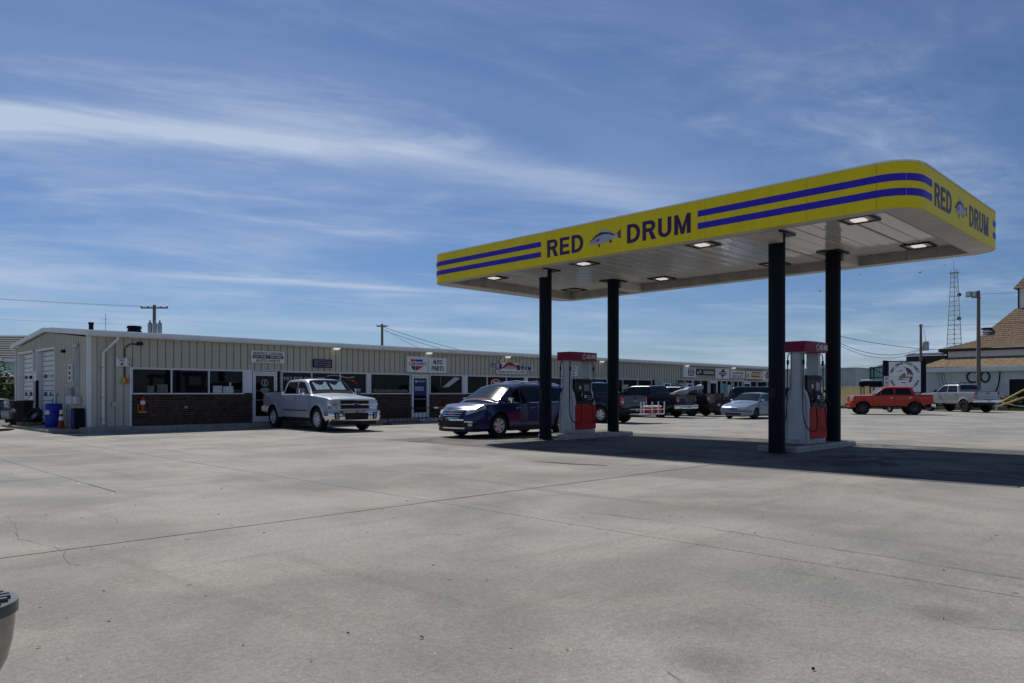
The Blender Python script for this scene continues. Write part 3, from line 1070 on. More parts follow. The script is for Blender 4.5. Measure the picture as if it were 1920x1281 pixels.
for x0, x1 in ((9.77, 14.60), (15.76, 23.04), (24.18, 36.2), (37.3, 44.3)):
    brick_apron(x0, x1)
for bb in ((14.22, 14.58, BY - .02, BY + .14, SILL, HEAD + .05),
           (36.12, 37.35, BY - .02, BY + .14, BF, HEAD + .05),
           (20.38, 20.56, BY - .03, BY + .14, SILL - .05, HEAD + .05),
           (26.5, 26.78, BY - .03, BY + .14, SILL - .05, HEAD + .05),
           (9.70, 9.76, BY - .05, BY + .14, BF, HEAD + .05),
           (31.3, 31.5, BY - .03, BY + .14, SILL - .05, HEAD + .05)):
    fr = MB()
    fr.box(*bb)
    fr.build('filler_panel', M['alum'], bld, world=True)
fl = MB()
fl.box(9.7, 44.3, BY - .055, BY - .03, HEAD + .052, HEAD + .075)
fl.box(47.4, 63.9, BY - .055, BY - .03, HEAD + .10, HEAD + .13)
fl.build('head_flashing', M['trim'], bld, world=True)


def shop_door(x0, x1, h, pane='glass'):
    d = MB()
    t = .07
    d.box(x0, x0 + .05, BY - .03, BY + .14, BF, HEAD + .05)
    d.box(x1 - .05, x1, BY - .03, BY + .14, BF, HEAD + .05)
    d.box(x0 + .05, x1 - .05, BY - .03, BY + .14, h, h + .10)
    f = d.build('door_frame', M['alum'], bld, world=True)
    d = MB()
    a, b = x0 + .06, x1 - .06
    d.box(a, a + t, BY + .0, BY + .05, BF + .02, h - .01)
    d.box(b - t, b, BY + .0, BY + .05, BF + .02, h - .01)
    d.box(a + t, b - t, BY + .0, BY + .05, BF + .02, BF + .26)
    d.box(a + t, b - t, BY + .0, BY + .05, h - .09, h - .01)
    d = d.build('door', M['alum'], bld, world=True)
    p = MB()
    p.box(a + t, b - t, BY + .02, BY + .03, BF + .26, h - .09)
    p.build('pane', M['glass'], d)
    p = MB()
    p.tube((a + t + .02, BY - .05, 1.12), (b - t, BY - .05, 1.12), .018)
    p.build('push_bar', M['steel'], d)
    return d, a + t, b - t


d1, a1, b1_ = shop_door(14.62, 15.72, 2.25)
# round emblem and lines of opening hours on the first door
mb = MB()
mb.lathe([(.15, 0), (.15, -.004), (.125, -.004), (.125, 0)], 24, 'y', ((a1 + b1_) / 2, BY + .016, 1.86))
mb.box((a1 + b1_) / 2 - .018, (a1 + b1_) / 2 + .018, BY + .010, BY + .016, 1.76, 1.96)
for k, wd in enumerate((.30, .44, .38, .26, .18)):
    mb.box((a1 + b1_) / 2 - wd / 2, (a1 + b1_) / 2 + wd / 2, BY + .010, BY + .016, 1.60 - k * .055, 1.625 - k * .055)
mb.build('door_lettering', M['banner'], d1)
d2, a2, b2_ = shop_door(23.06, 24.16, 2.27)
mb = MB()
mb.box(a2 + .01, b2_ - .01, BY + .008, BY + .016, 1.30, 2.15)
mb.build('door_poster', M['poster_blue'], d2)
mb = MB()
mb.lathe([(.001, -.004), (.07, -.004), (.07, 0)], 20, 'y', (a2 + .16, BY + .006, 2.02))
mb.box(a2 + .28, b2_ - .10, BY + .002, BY + .007, 2.0, 2.045)
for k, wd in enumerate((.62, .56, .60)):
    mb.box(a2 + .06, a2 + .06 + wd, BY + .002, BY + .007, 1.70 - k * .075, 1.745 - k * .075)
mb.build('poster_print', M['banner'], d2)
for x0, x1 in ((52.1, 53.3), (57.6, 58.8)):
    shop_door(x0, x1, 2.3)

# things seen behind the panes
def plate(name, x0, x1, z0, z1, mat, parent=bld, y=BY + .04, t=.008):
    mb = MB()
    mb.box(x0, x1, y - t, y, z0, z1)
    return mb.build(name, mat, parent, world=True)


letter(bld, 'PAY FOR GAS HERE', M['banner'], 2.05, .17, (17.1, BY + .043, 2.06), bold=.02, name='window_lettering')
plate('window_poster', 10.35, 10.62, 1.44, 1.70, M['pole'])
plate('window_poster', 10.72, 11.12, 1.44, 1.76, M['pole'])
plate('window_poster', 12.92, 13.30, 1.43, 1.72, M['banner'])
plate('window_poster', 13.34, 13.78, 1.43, 1.70, M['banner'])
mb = MB()
mb.path([(18.2 + .15 * k, BY + .045, 2.20 + .05 * math.sin(k * .62)) for k in range(11)], .022, 5)
mb.build('window_garland', M['banner'], bld, world=True)
for k in range(7):
    x, z = 19.08 + .12 * k, 2.20 - .045 * k
    plate('window_sticker', x, x + (.07, .10, .06)[k % 3], z - (.09, .05, .12)[k % 3], z + .03, M['orange_ink' if k % 3 == 1 else 'red_ink'])
mb = MB()
mb.rows([[(20.75 + 2.1 * t, BY + .042, 1.46), (20.75 + 2.1 * t, BY + .042, 1.60 + .015 * math.sin(t * 31))] for t in [i / 24 for i in range(25)]])
mb.build('window_poster', M['pole'], bld, world=True)
plate('window_poster', 24.95, 25.02, 1.75, 2.28, M['pole'])
mb = MB()
mb.add([(25.1, BY + .042, 1.72), (25.55, BY + .042, 1.75), (26.35, BY + .042, 2.22), (25.95, BY + .042, 2.28)], [(0, 1, 2, 3)])
mb.build('window_poster', M['shed'], bld, world=True)
# lit open sign: oval tube with the word
mb = MB()
mb.path([(29.0 + .34 * math.cos(t), BY + .04, 2.02 + .17 * math.sin(t)) for t in [i * 6.2832 / 24 for i in range(25)]], .012, 5)
osn = tag(mb.build('open_sign', M['neon']), 'lit oval OPEN sign hanging inside shop window above the blue car', 'sign')
letter(osn, 'Open', M['neon'], .42, .15, (29.0, BY + .042, 2.02), bold=.0)
# bright goods in the bait shop windows
goods = random.Random(5)
for k in range(16):
    x = 31.7 + k * .27
    plate('window_goods', x, x + goods.uniform(.12, .24), 1.5, goods.uniform(1.75, 2.25), (M['yellow_plastic'], M['banner'], M['teal_ink'], M['black'])[goods.randrange(4)])
for x0, x1, z0, z1, m in ((39.6, 40.3, 1.62, 2.05, 'banner'), (40.9, 41.5, 1.7, 2.0, 'banner'), (47.7, 49.2, 1.0, 2.3, 'wood'), (52.25, 53.0, .9, 2.0, 'teal_ink'),
                          (54.15, 54.75, 1.0, 2.2, 'teal_ink'), (55.0, 55.5, .9, 2.1, 'shed'), (50.2, 50.6, 1.2, 1.9, 'shed'), (50.9, 51.2, 1.1, 2.2, 'black'), (56.1, 57.1, .9, 1.5, 'wood')):
    plate('window_poster', x0, x1, z0, z1, M[m])

# round soffit lamps under the eave
for k, x in enumerate((18.6, 24.05, 29.75, 38.35, 48.6, 55.6)):
    mb = MB()
    mb.lathe([(.0, EAVE - .115), (.09, EAVE - .11), (.15, EAVE - .075), (.16, EAVE - .035)], 16, 'z', (x, BY - .19, 0))
    mb.build('soffit_lamp', M['lamp'], bld, smooth=True, world=True)

# wall pipework on the building: conduit runs and boxes
mb = MB()
mb.path([(9.15, BY - .05, 3.42), (9.15, BY - .05, 1.05)], .018)
mb.box(9.07, 9.24, BY - .10, BY - .03, .92, 1.08)
mb.build('wall_conduit', M['steel'], bld, world=True)
mb = MB()
mb.path([(10.0, BY - .05, 3.28), (9.72, BY - .05, 3.28), (9.62, BY - .05, 3.2), (9.53, BY - .05, 3.1), (9.53, BY - .05, 1.98)], .022)
mb.box(9.95, 10.15, BY - .14, BY - .03, 3.24, 3.36)
mb.build('wall_conduit', M['black'], bld, world=True)
gx = BX0 - .05
mb = MB()
for dy, z1, r in ((31.55, 3.25, .05), (31.35, 3.22, .035), (31.2, 3.22, .022)):
    mb.path([(gx, dy, z1), (gx, dy, 1.25)], r)
mb.box(gx - .10, gx + .03, 31.15, 31.7, 3.14, 3.26)
mb.build('wall_conduit', M['steel'], bld, world=True)
eb = thing('meter_box', 'grey electric meter boxes on the garage end beside the corner', 'meter box', (gx, 32.6, 1.0))
for a, b, z0, z1, dp in ((30.95, 31.4, 1.02, 1.28, .16), (31.45, 32.1, 1.0, 1.30, .2), (31.8, 32.15, 1.34, 1.62, .14)):
    mb = MB()
    mb.cbox(gx - dp, gx + .02, a, b, z0, z1, .012)
    mb.build('box', M['shed'] if a < 31.7 else M['tarp'], eb, world=True)

# roof furniture
mb = MB()
mb.tube((9.32, 33.6, 3.8), (9.32, 33.6, 4.22), .09)
mb.tube((9.32, 33.6, 4.22), (9.32, 33.6, 4.30), .11)
tag(mb.build('vent_pipe', M['column']), 'short dark vent pipe on the roof near the gable', 'vent pipe')
vt = thing('roof_vent', 'dark drum shaped ventilator on the shop roof near the utility pole', 'roof vent', (11.3, 34.6, 3.88))
for nm, prof in (('stem', [(.2, -.2), (.2, .12)]), ('cap', [(.0, .12), (.30, .12), (.30, .22), (.26, .28), (.26, .34), (.31, .36), (.28, .46), (0, .48)])):
    mb = MB()
    mb.lathe(prof, 20)
    mb.build(nm, M['column'], vt, smooth=True)
an = MB()
an.tube((9.98, 34.0, 3.9), (9.98, 34.0, 4.72), .012)
an.tube((9.73, 33.75, 4.5), (10.23, 34.25, 4.5), .009)
an.tube((9.78, 34.2, 4.35), (10.18, 33.8, 4.35), .008)
tag(an.build('antenna', M['steel']), 'thin cross shaped antenna on the roof beside the vent pipe', 'antenna')
mb = MB()
mb.path([(36.0, 33.0, 3.9), (36.0, 33.0, 4.55), (35.8, 33.0, 4.6), (35.55, 33.0, 4.5)], .035)
tag(mb.build('vent_pipe', M['steel']), 'thin hooked vent pipe on the roof above the bait shop windows', 'vent pipe')

# ------------------------------------------------------------------ signs on the shop front
def board(name, label, x0, x1, z0, z1, mat, depth=.04, frame=None, y=BY - .07):
    t = thing(name, label, 'sign', ((x0 + x1) / 2, y, z0))
    mb = MB()
    mb.cbox(x0, x1, y - depth, y + .03, z0, z1, .006)
    mb.build('panel', mat, t, world=True)
    if frame:
        mb = MB()
        w = .035
        for a, b, c, d in ((x0 - w, x0, z0 - w, z1 + w), (x1, x1 + w, z0 - w, z1 + w), (x0, x1, z0 - w, z0), (x0, x1, z1, z1 + w)):
            mb.box(a, b, y - depth - .015, y + .03, c, d)
        mb.build('frame', frame, t, world=True)
    return t, y - depth - .001


def bar(parent, y, x0, x1, z0, z1, mat, name='printed_bar', t=.004):
    mb = MB()
    mb.box(x0, x1, y - t, y + .001, z0, z1)
    return mb.build(name, mat, parent, world=True)


s, y = board('wall_sign', 'white SERVICE CENTER AUTO PARTS sign above the first shop door', 14.50, 16.02, 2.72, 3.23, M['white'])
letter(s, 'SERVICE CENTER', M['ink'], 1.36, .105, (15.26, y, 3.12), bold=.03)
bar(s, y, 14.56, 15.96, 2.90, 3.045, M['ink'])
letter(s, 'PAY FOR', M['white'], .56, .085, (14.90, y - .004, 2.972), bold=.02)
letter(s, 'GAS HERE', M['white'], .56, .085, (15.62, y - .004, 2.972), bold=.02)
mb = MB()
mb.lathe([(.001, -.006), (.05, -.006), (.05, 0)], 16, 'y', (15.25, y, 2.972))
mb.build('emblem', M['red_ink'], s, world=True)
letter(s, 'AUTO PARTS', M['ink'], 1.12, .115, (15.26, y, 2.81), bold=.03)

s, y = board('wall_sign', 'faded purple plaque with worn lettering above the silver pickup', 17.48, 18.36, 2.62, 2.92, M['purple'], frame=M['column'])
for k, wd in enumerate((.62, .70, .5)):
    bar(s, y, 17.62, 17.62 + wd, 2.84 - k * .085, 2.87 - k * .085, M['column'])

s, y = board('wall_sign', 'white CARQUEST sign with a red and blue emblem', 22.66, 23.92, 2.50, 3.25, M['white'], depth=.12, frame=M['alum'])
bar(s, y, 22.86, 23.14, 3.02, 3.13, M['red_ink'])
bar(s, y, 23.16, 23.62, 3.02, 3.13, M['blue_ink'])
letter(s, 'CAR', M['red_ink'], .42, .17, (22.96, y, 2.90), bold=.03)
letter(s, 'QUEST', M['blue_ink'], .66, .17, (23.53, y, 2.90), bold=.03)
for poly, m in (([(22.88, 2.79), (23.13, 2.79), (23.13, 2.57), (23.02, 2.60), (22.93, 2.67)], 'blue_ink'), ([(23.16, 2.79), (23.68, 2.79), (23.50, 2.70), (23.30, 2.59), (23.16, 2.57)], 'red_ink')):
    mb = MB()
    mb.prism(poly, lambda a, b, y=y: (a, y - .004, b), lambda a, b, y=y: (a, y + .001, b))
    mb.build('emblem', M[m], s, world=True)
s, y = board('wall_sign', 'white AUTO PARTS sign beside the red and blue emblem sign', 24.02, 25.18, 2.50, 3.22, M['white'], depth=.12, frame=M['alum'])
letter(s, 'AUTO', M['ink'], .62, .25, (24.60, y, 3.03), bold=.03)
letter(s, 'PARTS', M['ink'], .78, .25, (24.60, y, 2.70), bold=.03)

# red drum fish sign: cut-out letters, fish and motto board
s = thing('wall_sign', 'cut out RED DRUM sign with red fish, Quality Service Since 1954', 'sign', (30.1, BY - .07, 2.5))
y = BY - .09
mb = MB()
for a, b, c, d in ((28.5, 29.35, 2.78, 3.14), (30.55, 31.82, 2.74, 3.05), (29.2, 30.75, 2.72, 3.16)):
    mb.box(a, b, y, y + .03, c, d)
mb.build('backing', M['white'], s, world=True)
for word, wd, hh, cx_, cz_ in (('RED', .80, .32, 28.94, 2.96), ('DRUM', 1.14, .26, 31.18, 2.90)):
    mb = MB()
    for pl in block_word(word, hh, wd, .07):
        mb.prism(pl, lambda a, b: (cx_ + a, y - .008, cz_ + b), lambda a, b: (cx_ + a, y - .0002, cz_ + b))
    mb.build('lettering', M['navy_ink'], s, world=True)
fishpts = [(29.3, 2.80), (29.5, 2.98), (29.75, 3.16), (29.95, 3.20), (30.2, 3.14), (30.5, 3.0), (30.75, 2.82), (30.6, 2.86), (30.2, 2.98), (29.8, 2.98), (29.5, 2.84)]
mb = MB()
mb.prism(fishpts, lambda a, b: (a, y - .012, b), lambda a, b: (a, y, b))
mb.build('fish', M['red_ink'], s, world=True)
mb = MB()
mb.prism([(29.5, 2.82), (29.8, 2.96), (30.2, 2.96), (30.6, 2.84), (30.2, 2.80), (29.8, 2.78)], lambda a, b: (a, y - .010, b), lambda a, b: (a, y, b))
mb.build('fish_belly', M['fish_fin'], s, world=True)
mb = MB()
mb.cbox(28.9, 31.35, y - .02, y + .03, 2.52, 2.72, .01)
mb.build('motto_board', M['white'], s, world=True)
letter(s, 'Quality Service Since 1954', M['ink'], 2.2, .13, (30.12, y - .021, 2.62), bold=.015)
mb = MB()
mb.lathe([(.001, -.02), (.14, -.02), (.14, 0)], 16, 'y', (29.32, y, 3.2))
mb.build('badge', M['white'], s, world=True)
letter(s, 'THE', M['ink'], .18, .07, (29.32, y - .021, 3.2), bold=.02)

s, y = board('wall_sign', 'white FISHERMAN BEACH SUPPLY sign seen between the near pump uprights', 34.45, 35.95, 2.5, 3.12, M['white'])
for txt, zz, wd in (('FISHERMAN', 3.0, 1.2), ('BEACH SUPPLY', 2.81, 1.3), ('GROCERIES', 2.62, 1.0)):
    letter(s, txt, M['ink'], wd, .11, (35.2, y, zz), bold=.03)

s, y = board('wall_sign', 'white box sign with three dark bars, first of the row above the far storefront', 48.05, 49.75, 2.62, 3.36, M['white'], depth=.14)
for k, zz in enumerate((3.12, 2.92, 2.72)):
    bar(s, y, 48.72 - .08 * (k == 1), 49.5 + .08 * (k == 1), zz, zz + .16, M['ink'] if k != 1 else M['column'])
    for q in range(4):
        bar(s, y - .004, 48.84 + q * .15, 48.93 + q * .15, zz + .04, zz + .12, M['white'])
s, y = board('wall_sign', 'black DAIWA sign with white letters', 50.0, 52.75, 2.82, 3.26, M['ink'])
letter(s, 'DAIWA', M['white'], 1.55, .25, (51.85, y, 3.04), bold=.04)
for k in range(3):
    bar(s, y, 50.12 + .2 * k, 50.26 + .2 * k, 2.88 + .05 * k, 3.2 - .06 * (2 - k), M['teal_ink'] if k % 2 else M['white'])


def emblem_sign(x0, x1, z0, z1, label, tilt):
    s, y = board('wall_sign', label, x0, x1, z0, z1, M['white'])
    cx, cz, w = (x0 + x1) / 2, (z0 + z1) / 2, (x1 - x0)
    for poly, m in (([(-.06, .40), (.12, .42), (.10, .2), (-.04, .2)], 'ink'), ([(-.30, .10), (-.05, .24), (.16, .22), (.32, .08), (.0, .12)], 'ink'),
                    ([(-.30, .06), (.30, .04), (.28, -.08), (-.28, -.06)], 'purple'), ([(-.26, -.10), (.28, -.12), (.06, -.24), (-.06, -.24)], 'ink'), ([(-.05, -.24), (.06, -.24), (.02, -.40), (-.06, -.38)], 'column')):
        mb = MB()
        mb.prism([(cx + a * w * tilt, cz + b * (z1 - z0)) for a, b in poly], lambda a, b: (a, y - .004, b), lambda a, b: (a, y + .001, b))
        mb.build('emblem', M[m], s, world=True)


emblem_sign(52.85, 55.05, 2.58, 3.42, 'white sign with a dark drum shaped emblem next to the black fishing sign', 1.0)
s, y = board('wall_sign', 'white BAIT and ICE sign with two lines of dark lettering', 55.25, 57.6, 2.68, 3.28, M['white'])
letter(s, 'SouthSide', M['ink'], 1.9, .2, (56.42, y, 3.1), bold=.02)
letter(s, 'BAIT & ICE', M['ink'], 1.8, .18, (56.42, y, 2.82), bold=.02)
s, y = board('wall_sign', 'yellow and blue bordered sign with red headline in the far row', 57.85, 60.6, 2.5, 3.38, M['white'])
bar(s, y, 57.87, 60.58, 3.30, 3.37, M['blue_ink'])
bar(s, y, 57.87, 60.58, 2.51, 2.62, M['blue_ink'])
bar(s, y, 57.95, 58.35, 2.72, 3.1, M['yellow_plastic'])
bar(s, y, 58.6, 60.5, 2.72, 2.98, M['yellow_plastic'])
bar(s, y, 58.8, 60.45, 3.12, 3.22, M['red_ink'])
bar(s, y, 58.7, 60.3, 3.02, 3.08, M['orange_ink'])
bar(s, y - .004, 58.8, 60.2, 2.82, 2.88, M['ink'])
emblem_sign(60.75, 62.35, 2.52, 3.36, 'small white sign with a tilted dark emblem near the far end', .8)
s, y = board('wall_sign', 'pale blue poster with a dark lower band, last of the far row', 62.5, 63.7, 2.7, 3.22, M['fish_fin'])
bar(s, y, 62.5, 63.7, 2.7, 2.78, M['column'])
for k in range(3):
    bar(s, y, 62.65, 63.5, 3.08 - k * .1, 3.12 - k * .1, M['blue_ink'])

# twin arrow signs and fire point left of the first window
s = thing('wall_sign', 'small white folded sign with two down arrows above the call box', 'sign', (9.55, BY - .06, 2.5))
for k, (a, b, dy) in enumerate(((9.22, 9.56, -.22), (9.56, 9.72, -.02))):
    mb = MB()
    mb.add([(a, BY - .06, 2.42), (b, BY - .06 + (dy if k == 0 else 0) * 0 - .10 * (k == 0), 2.42), (b, BY - .06 - .10 * (k == 0), 2.75), (a, BY - .06, 2.75)], [(0, 1, 2, 3)])
    mb.box(a, b, BY - .052, BY - .04, 2.42, 2.75)
    mb.build('panel', M['white'], s, world=True)
for a, b in ((9.28, 9.50), (9.60, 9.71)):
    yy = BY - .17
    bar(s, yy, a, b, 2.69, 2.715, M['ink'])
    bar(s, yy, a + .02, b - .02, 2.615, 2.64, M['ink'])
    c = (a + b) / 2
    mb = MB()
    hw = (b - a) * .32
    mb.prism([(c - hw * .35, 2.56), (c + hw * .35, 2.56), (c + hw * .35, 2.51), (c + hw, 2.51), (c, 2.45), (c - hw, 2.51), (c - hw * .35, 2.51)], lambda p, q: (p, yy - .004, q), lambda p, q: (p, yy + .001, q))
    mb.build('arrow', M['ink'], s, world=True)
cb = thing('call_box', 'small red and yellow emergency box under the arrow signs', 'call box', (9.5, BY - .1, 1.8))
mb = MB()
mb.cbox(9.42, 9.50, BY - .15, BY - .03, 1.78, 2.0, .01)
mb.build('housing', M['yellow_plastic'], cb, world=True)
mb = MB()
mb.cbox(9.50, 9.64, BY - .16, BY - .03, 1.76, 2.0, .01)
mb.build('cover', M['orange_ink'], cb, world=True)
mb = MB()
mb.lathe([(.001, -.02), (.03, -.02), (.03, 0)], 12, 'y', (9.57, BY - .16, 1.87))
mb.build('button', M['red_ink'], cb, world=True)
fe = thing('fire_extinguisher', 'red fire extinguisher hung on the brick below the first window', 'extinguisher', (10.15, BY - .08, .7))
for nm, m, prof in (('body', 'red_plastic', [(0, .72), (.085, .73), (.09, .76), (.09, 1.18), (.06, 1.26), (.03, 1.28)]), ('label_band', 'white', [(.092, .98), (.092, 1.12)]), ('valve', 'black', [(.03, 1.28), (.035, 1.34), (.0, 1.36)])):
    mb = MB()
    mb.lathe(prof, 14, 'z', (10.15, BY - .09, 0))
    mb.build(nm, M[m], fe, smooth=True, world=True)
mb = MB()
mb.path([(10.15, BY - .09, 1.33), (10.03, BY - .12, 1.25), (10.02, BY - .12, .95), (10.06, BY - .12, .80)], .012)
mb.build('hose', M['black'], fe, world=True)
mb = MB()
mb.box(10.0, 10.3, BY - .05, BY + .0, .66, .72)
mb.box(10.0, 10.02, BY - .05, BY + .0, .66, 1.0)
mb.build('bracket', M['yellow_plastic'], fe, world=True)
mb = MB()
mb.cbox(11.75, 11.87, BY - .03, BY + .02, .80, .90, .006)
tag(mb.build('wall_outlet', M['steel']), 'small grey outlet cover on the brick under the first window', 'outlet')

# ------------------------------------------------------------------ clutter by the garage end
s = thing('wall_sign', 'white panel with three square notices on the garage end', 'sign', (gx, 32.2, 1.9))
mb = MB()
mb.cbox(gx - .05, gx + .02, 32.0, 32.4, 1.86, 2.52, .006)
mb.build('panel', M['white'], s, world=True)
for k in range(3):
    mb = MB()
    mb.box(gx - .056, gx - .05, 32.08, 32.32, 1.92 + k * .2, 2.06 + k * .2)
    mb.build('printed_square', M['ink'], s, world=True)
mb = MB()
mb.box(BX0 - .16, BX0 - .02, 33.1, 33.24, 3.0, 3.12)
tag(mb.build('wall_light', M['black']), 'small black flood lamp high on the garage end', 'lamp')
br = thing('plastic_drum', 'blue plastic drum with white labels by the right garage door', 'barrel', (7.75, 32.62, .1))
mb = MB()
mb.lathe([(0, 0), (.27, 0), (.29, .03), (.29, .28), (.30, .30), (.29, .32), (.29, .62), (.30, .64), (.29, .66), (.285, .88), (.26, .92), (0, .92)], 24)
mb.build('body', M['barrel'], br, smooth=True)
mb = MB()
mb.patch(lambda u, v: (.294 * math.cos(R(178 + 50 * u)), .294 * math.sin(R(178 + 50 * u)), .50 + .17 * v), 8, 1)
mb.build('label', M['banner'], br)
mb = MB()
mb.patch(lambda u, v: (.294 * math.cos(R(148 + 18 * u)), .294 * math.sin(R(148 + 18 * u)), .48 + .17 * v), 4, 1)
mb.build('label', M['banner'], br)
mb = MB()
mb.path([(-.02, .05, .92), (-.02, .05, 1.12)], .025)
mb.path([(.05, -.16, .92), (.05, -.16, 1.2), (.09, -.2, 1.3)], .03)
mb.build('pump_spout', M['teal_ink'], br)
cn = thing('traffic_cone', 'orange traffic cone with white collar beside the blue drum', 'cone', (7.72, 31.45, .1))
mb = MB()
mb.cbox(-.18, .18, -.18, .18, 0, .04, .01)
mb.build('base', M['cone'], cn)
mb = MB()
mb.lathe([(.12, .04), (.105, .12), (.05, .62), (.038, .72), (.0, .73)], 16)
mb.build('body', M['cone'], cn, smooth=True)
for r0, z0, r1, z1 in ((.0885, .30, .073, .44), (.062, .54, .046, .68)):
    mb = MB()
    mb.lathe([(r0, z0), (r1, z1)], 16)
    mb.build('collar', M['white'], cn, smooth=True)
pl = thing('pallet', 'low timber pallet on the garage apron', 'pallet', (7.78, 35.75, .1))
for k in range(5):
    mb = MB()
    mb.box(-.5, .5, -.55 + k * .24, -.40 + k * .24, .10, .125)
    mb.build('plank', M['wood'], pl)
for k in range(3):
    mb = MB()
    mb.box(-.5 + k * .44, -.40 + k * .44, -.55, .56, 0, .10)
    mb.build('bearer', M['wood'], pl)


def loose_tyre(label, loc, tilt):
    t = thing('loose_tyre', label, 'tyre', loc, 0, 'tyres piled on the pallet')
    mb = MB()
    mb.lathe([(.19, -.08), (.30, -.10), (.34, -.06), (.345, 0), (.34, .06), (.30, .10), (.19, .08), (.185, 0), (.19, -.08)], 24)
    o = mb.build('tyre', M['rubber'], t, smooth=True)
    o.rotation_euler = tilt
    mb = MB()
    mb.lathe([(.05, -.02), (.19, -.04), (.19, .05)], 20)
    q = mb.build('wheel_disc', M['steel'], t, smooth=True)
    q.rotation_euler = tilt


loose_tyre('black tyre leaning on the pallet at its end nearest the blue drum', (7.72, 35.45, .50), (R(58), 0, R(-55)))
loose_tyre('black tyre lying flat on the pallet', (7.80, 36.0, .33), (R(4), R(3), 0))
mb = MB()
mb.cbox(7.35, 7.6, 34.75, 35.15, .1, .24, .02)
tag(mb.build('orange_crate', M['wood']), 'small orange brown crate beside the pallet of tyres', 'crate')
bn = thing('waste_bin', 'tall black waste bin standing in front of the left garage door', 'bin', (7.55, 36.85, .02), R(0))
mb = MB()
mb.lathe([(0, .06), (.36, .06), (.40, .2), (.45, 1.0), (.48, 1.02), (.48, 1.08), (0, 1.09)], 4)
mb.build('body', M['bin'], bn)
mb = MB()
mb.path([(.1, -.3, 1.08), (.25, -.6, 1.35)], .02)
mb.build('prop_rod', M['steel'], bn)
for sx in (-1, 1):
    mb = MB()
    mb.lathe([(0, -.03), (.1, -.03), (.1, .03), (0, .03)], 14, 'x', (sx * .3, .3, .1))
    mb.build('wheel', M['rubber'], bn)
sp = thing('sign_post', 'dark post with small white notice in front of the garage doors', 'sign post', (7.95, 36.0, 0))
mb = MB()
mb.tube((0, 0, 0), (0, 0, 1.95), .06)
mb.build('post', M['column'], sp)
mb = MB()
mb.box(-.09, -.07, -.16, .16, 1.92, 2.32)
mb.build('notice', M['white'], sp)
bd = thing('utility_cabinet', 'dark blue ribbed utility cabinet at the building corner', 'cabinet', (8.02, 30.62, .1))
mb = MB()
mb.cbox(-.14, .2, -.22, .22, 0, .76, .02)
mb.build('body', M['column'], bd)
for k in range(6):
    mb = MB()
    mb.box(-.16, -.14, -.20 + k * .07, -.165 + k * .07, .05, .7)
    mb.build('rib', M['blue_ink'], bd)

# ------------------------------------------------------------------ bicycle rack in front of the second door
rk_ = thing('bike_rack', 'long low black metal bicycle rack with red and white reflectors', 'bike rack', (22.9, 27.6, 0))
mb = MB()
mb.path([(-3.2, 0, .06), (-3.2, 0, .45), (-2.95, 0, .72), (2.6, 0, .72), (2.8, 0, .45), (2.8, 0, .06)], .025)
mb.build('top_rail', M['black'], rk_)
mb = MB()
mb.tube((-3.2, 0, .10), (2.8, 0, .10), .02)
mb.build('bottom_rail', M['black'], rk_)
mb = MB()
mb.tube((0, 0, .10), (0, 0, .72), .012)
me = mb.mesh('bar', M['black'])
for k in range(24):
    o = link('bar', me, rk_)
    o.location = (-2.8 + k * .225, 0, 0)
for sx in (-3.2, 2.8):
    mb = MB()
    mb.cbox(sx - .06, sx + .06, -.3, .3, 0, .05, .01)
    mb.build('foot', M['black'], rk_)
for x0, x1, m in ((-.55, -.3, 'white'), (-.3, .1, 'red_ink')):
    mb = MB()
    mb.tube((x0, 0, .72), (x1, 0, .72), .04, n=10)
    mb.build('reflector', M[m], rk_)
# white plastic sheet left along the kerb
mb = MB()
mb.rows([[(22.5 + .3 * k, 28.75 + .05 * math.sin(k * 1.7), .01), (22.5 + .3 * k, 28.85 + .04 * math.sin(k), .12 + .04 * math.sin(k * 2.3)), (22.5 + .3 * k, 29.0, .02)] for k in range(14)])
tag(mb.build('plastic_sheet', M['banner'], smooth=True), 'crumpled white plastic sheet lying along the kerb behind the bike rack', 'plastic sheet')

# ice chests outside the bait shop
def freezer(x, label, w=1.5):
    f = thing('ice_freezer', label, 'freezer', (x, 29.75, BF), 0, 'ice freezers outside the bait shop')
    mb = MB()
    mb.cbox(-w / 2, w / 2, -.4, .4, .08, 1.55, .03)
    mb.build('cabinet', M['white'], f)
    for sx in (-1, 1):
        mb = MB()
        mb.box(sx * w / 4 - w * .2, sx * w / 4 + w * .2, -.43, -.40, .3, 1.35)
        mb.build('door', M['column'], f)
        mb = MB()
        mb.tube((sx * .08, -.46, .7), (sx * .08, -.46, 1.0), .015)
        mb.build('handle', M['steel'], f)
    mb = MB()
    mb.cbox(-w * .32, w * .32, -.36, .3, 1.55, 1.98, .02)
    mb.build('top_sign', M['white'], f)
    mb = MB()
    mb.box(-w * .2, w * .2, -.366, -.36, 1.64, 1.9)
    mb.build('logo', M['blue_ink'], f)


freezer(44.9, 'white ice freezer nearest the downpipe, left of the pair')
freezer(47.9, 'white ice freezer right beside the far storefront windows')
mb = MB()
mb.cbox(46.0, 46.9, 29.4, 30.1, BF, 2.0, .03)
tag(mb.build('vending_machine', M['navy']), 'dark blue vending cabinet between the two white ice freezers', 'vending machine')

# ------------------------------------------------------------------ fuel canopy
CX0, CX1, CY0, CY1, CR = 14.92, 21.58, 4.45, 18.72, 0.66
CZ0, CZ1, CEIL = 4.90, 5.78, 5.16
can = thing('fuel_canopy', 'yellow fuel canopy with blue stripes and RED DRUM lettering on four dark columns', 'canopy', ((CX0 + CX1) / 2, (CY0 + CY1) / 2, 0))


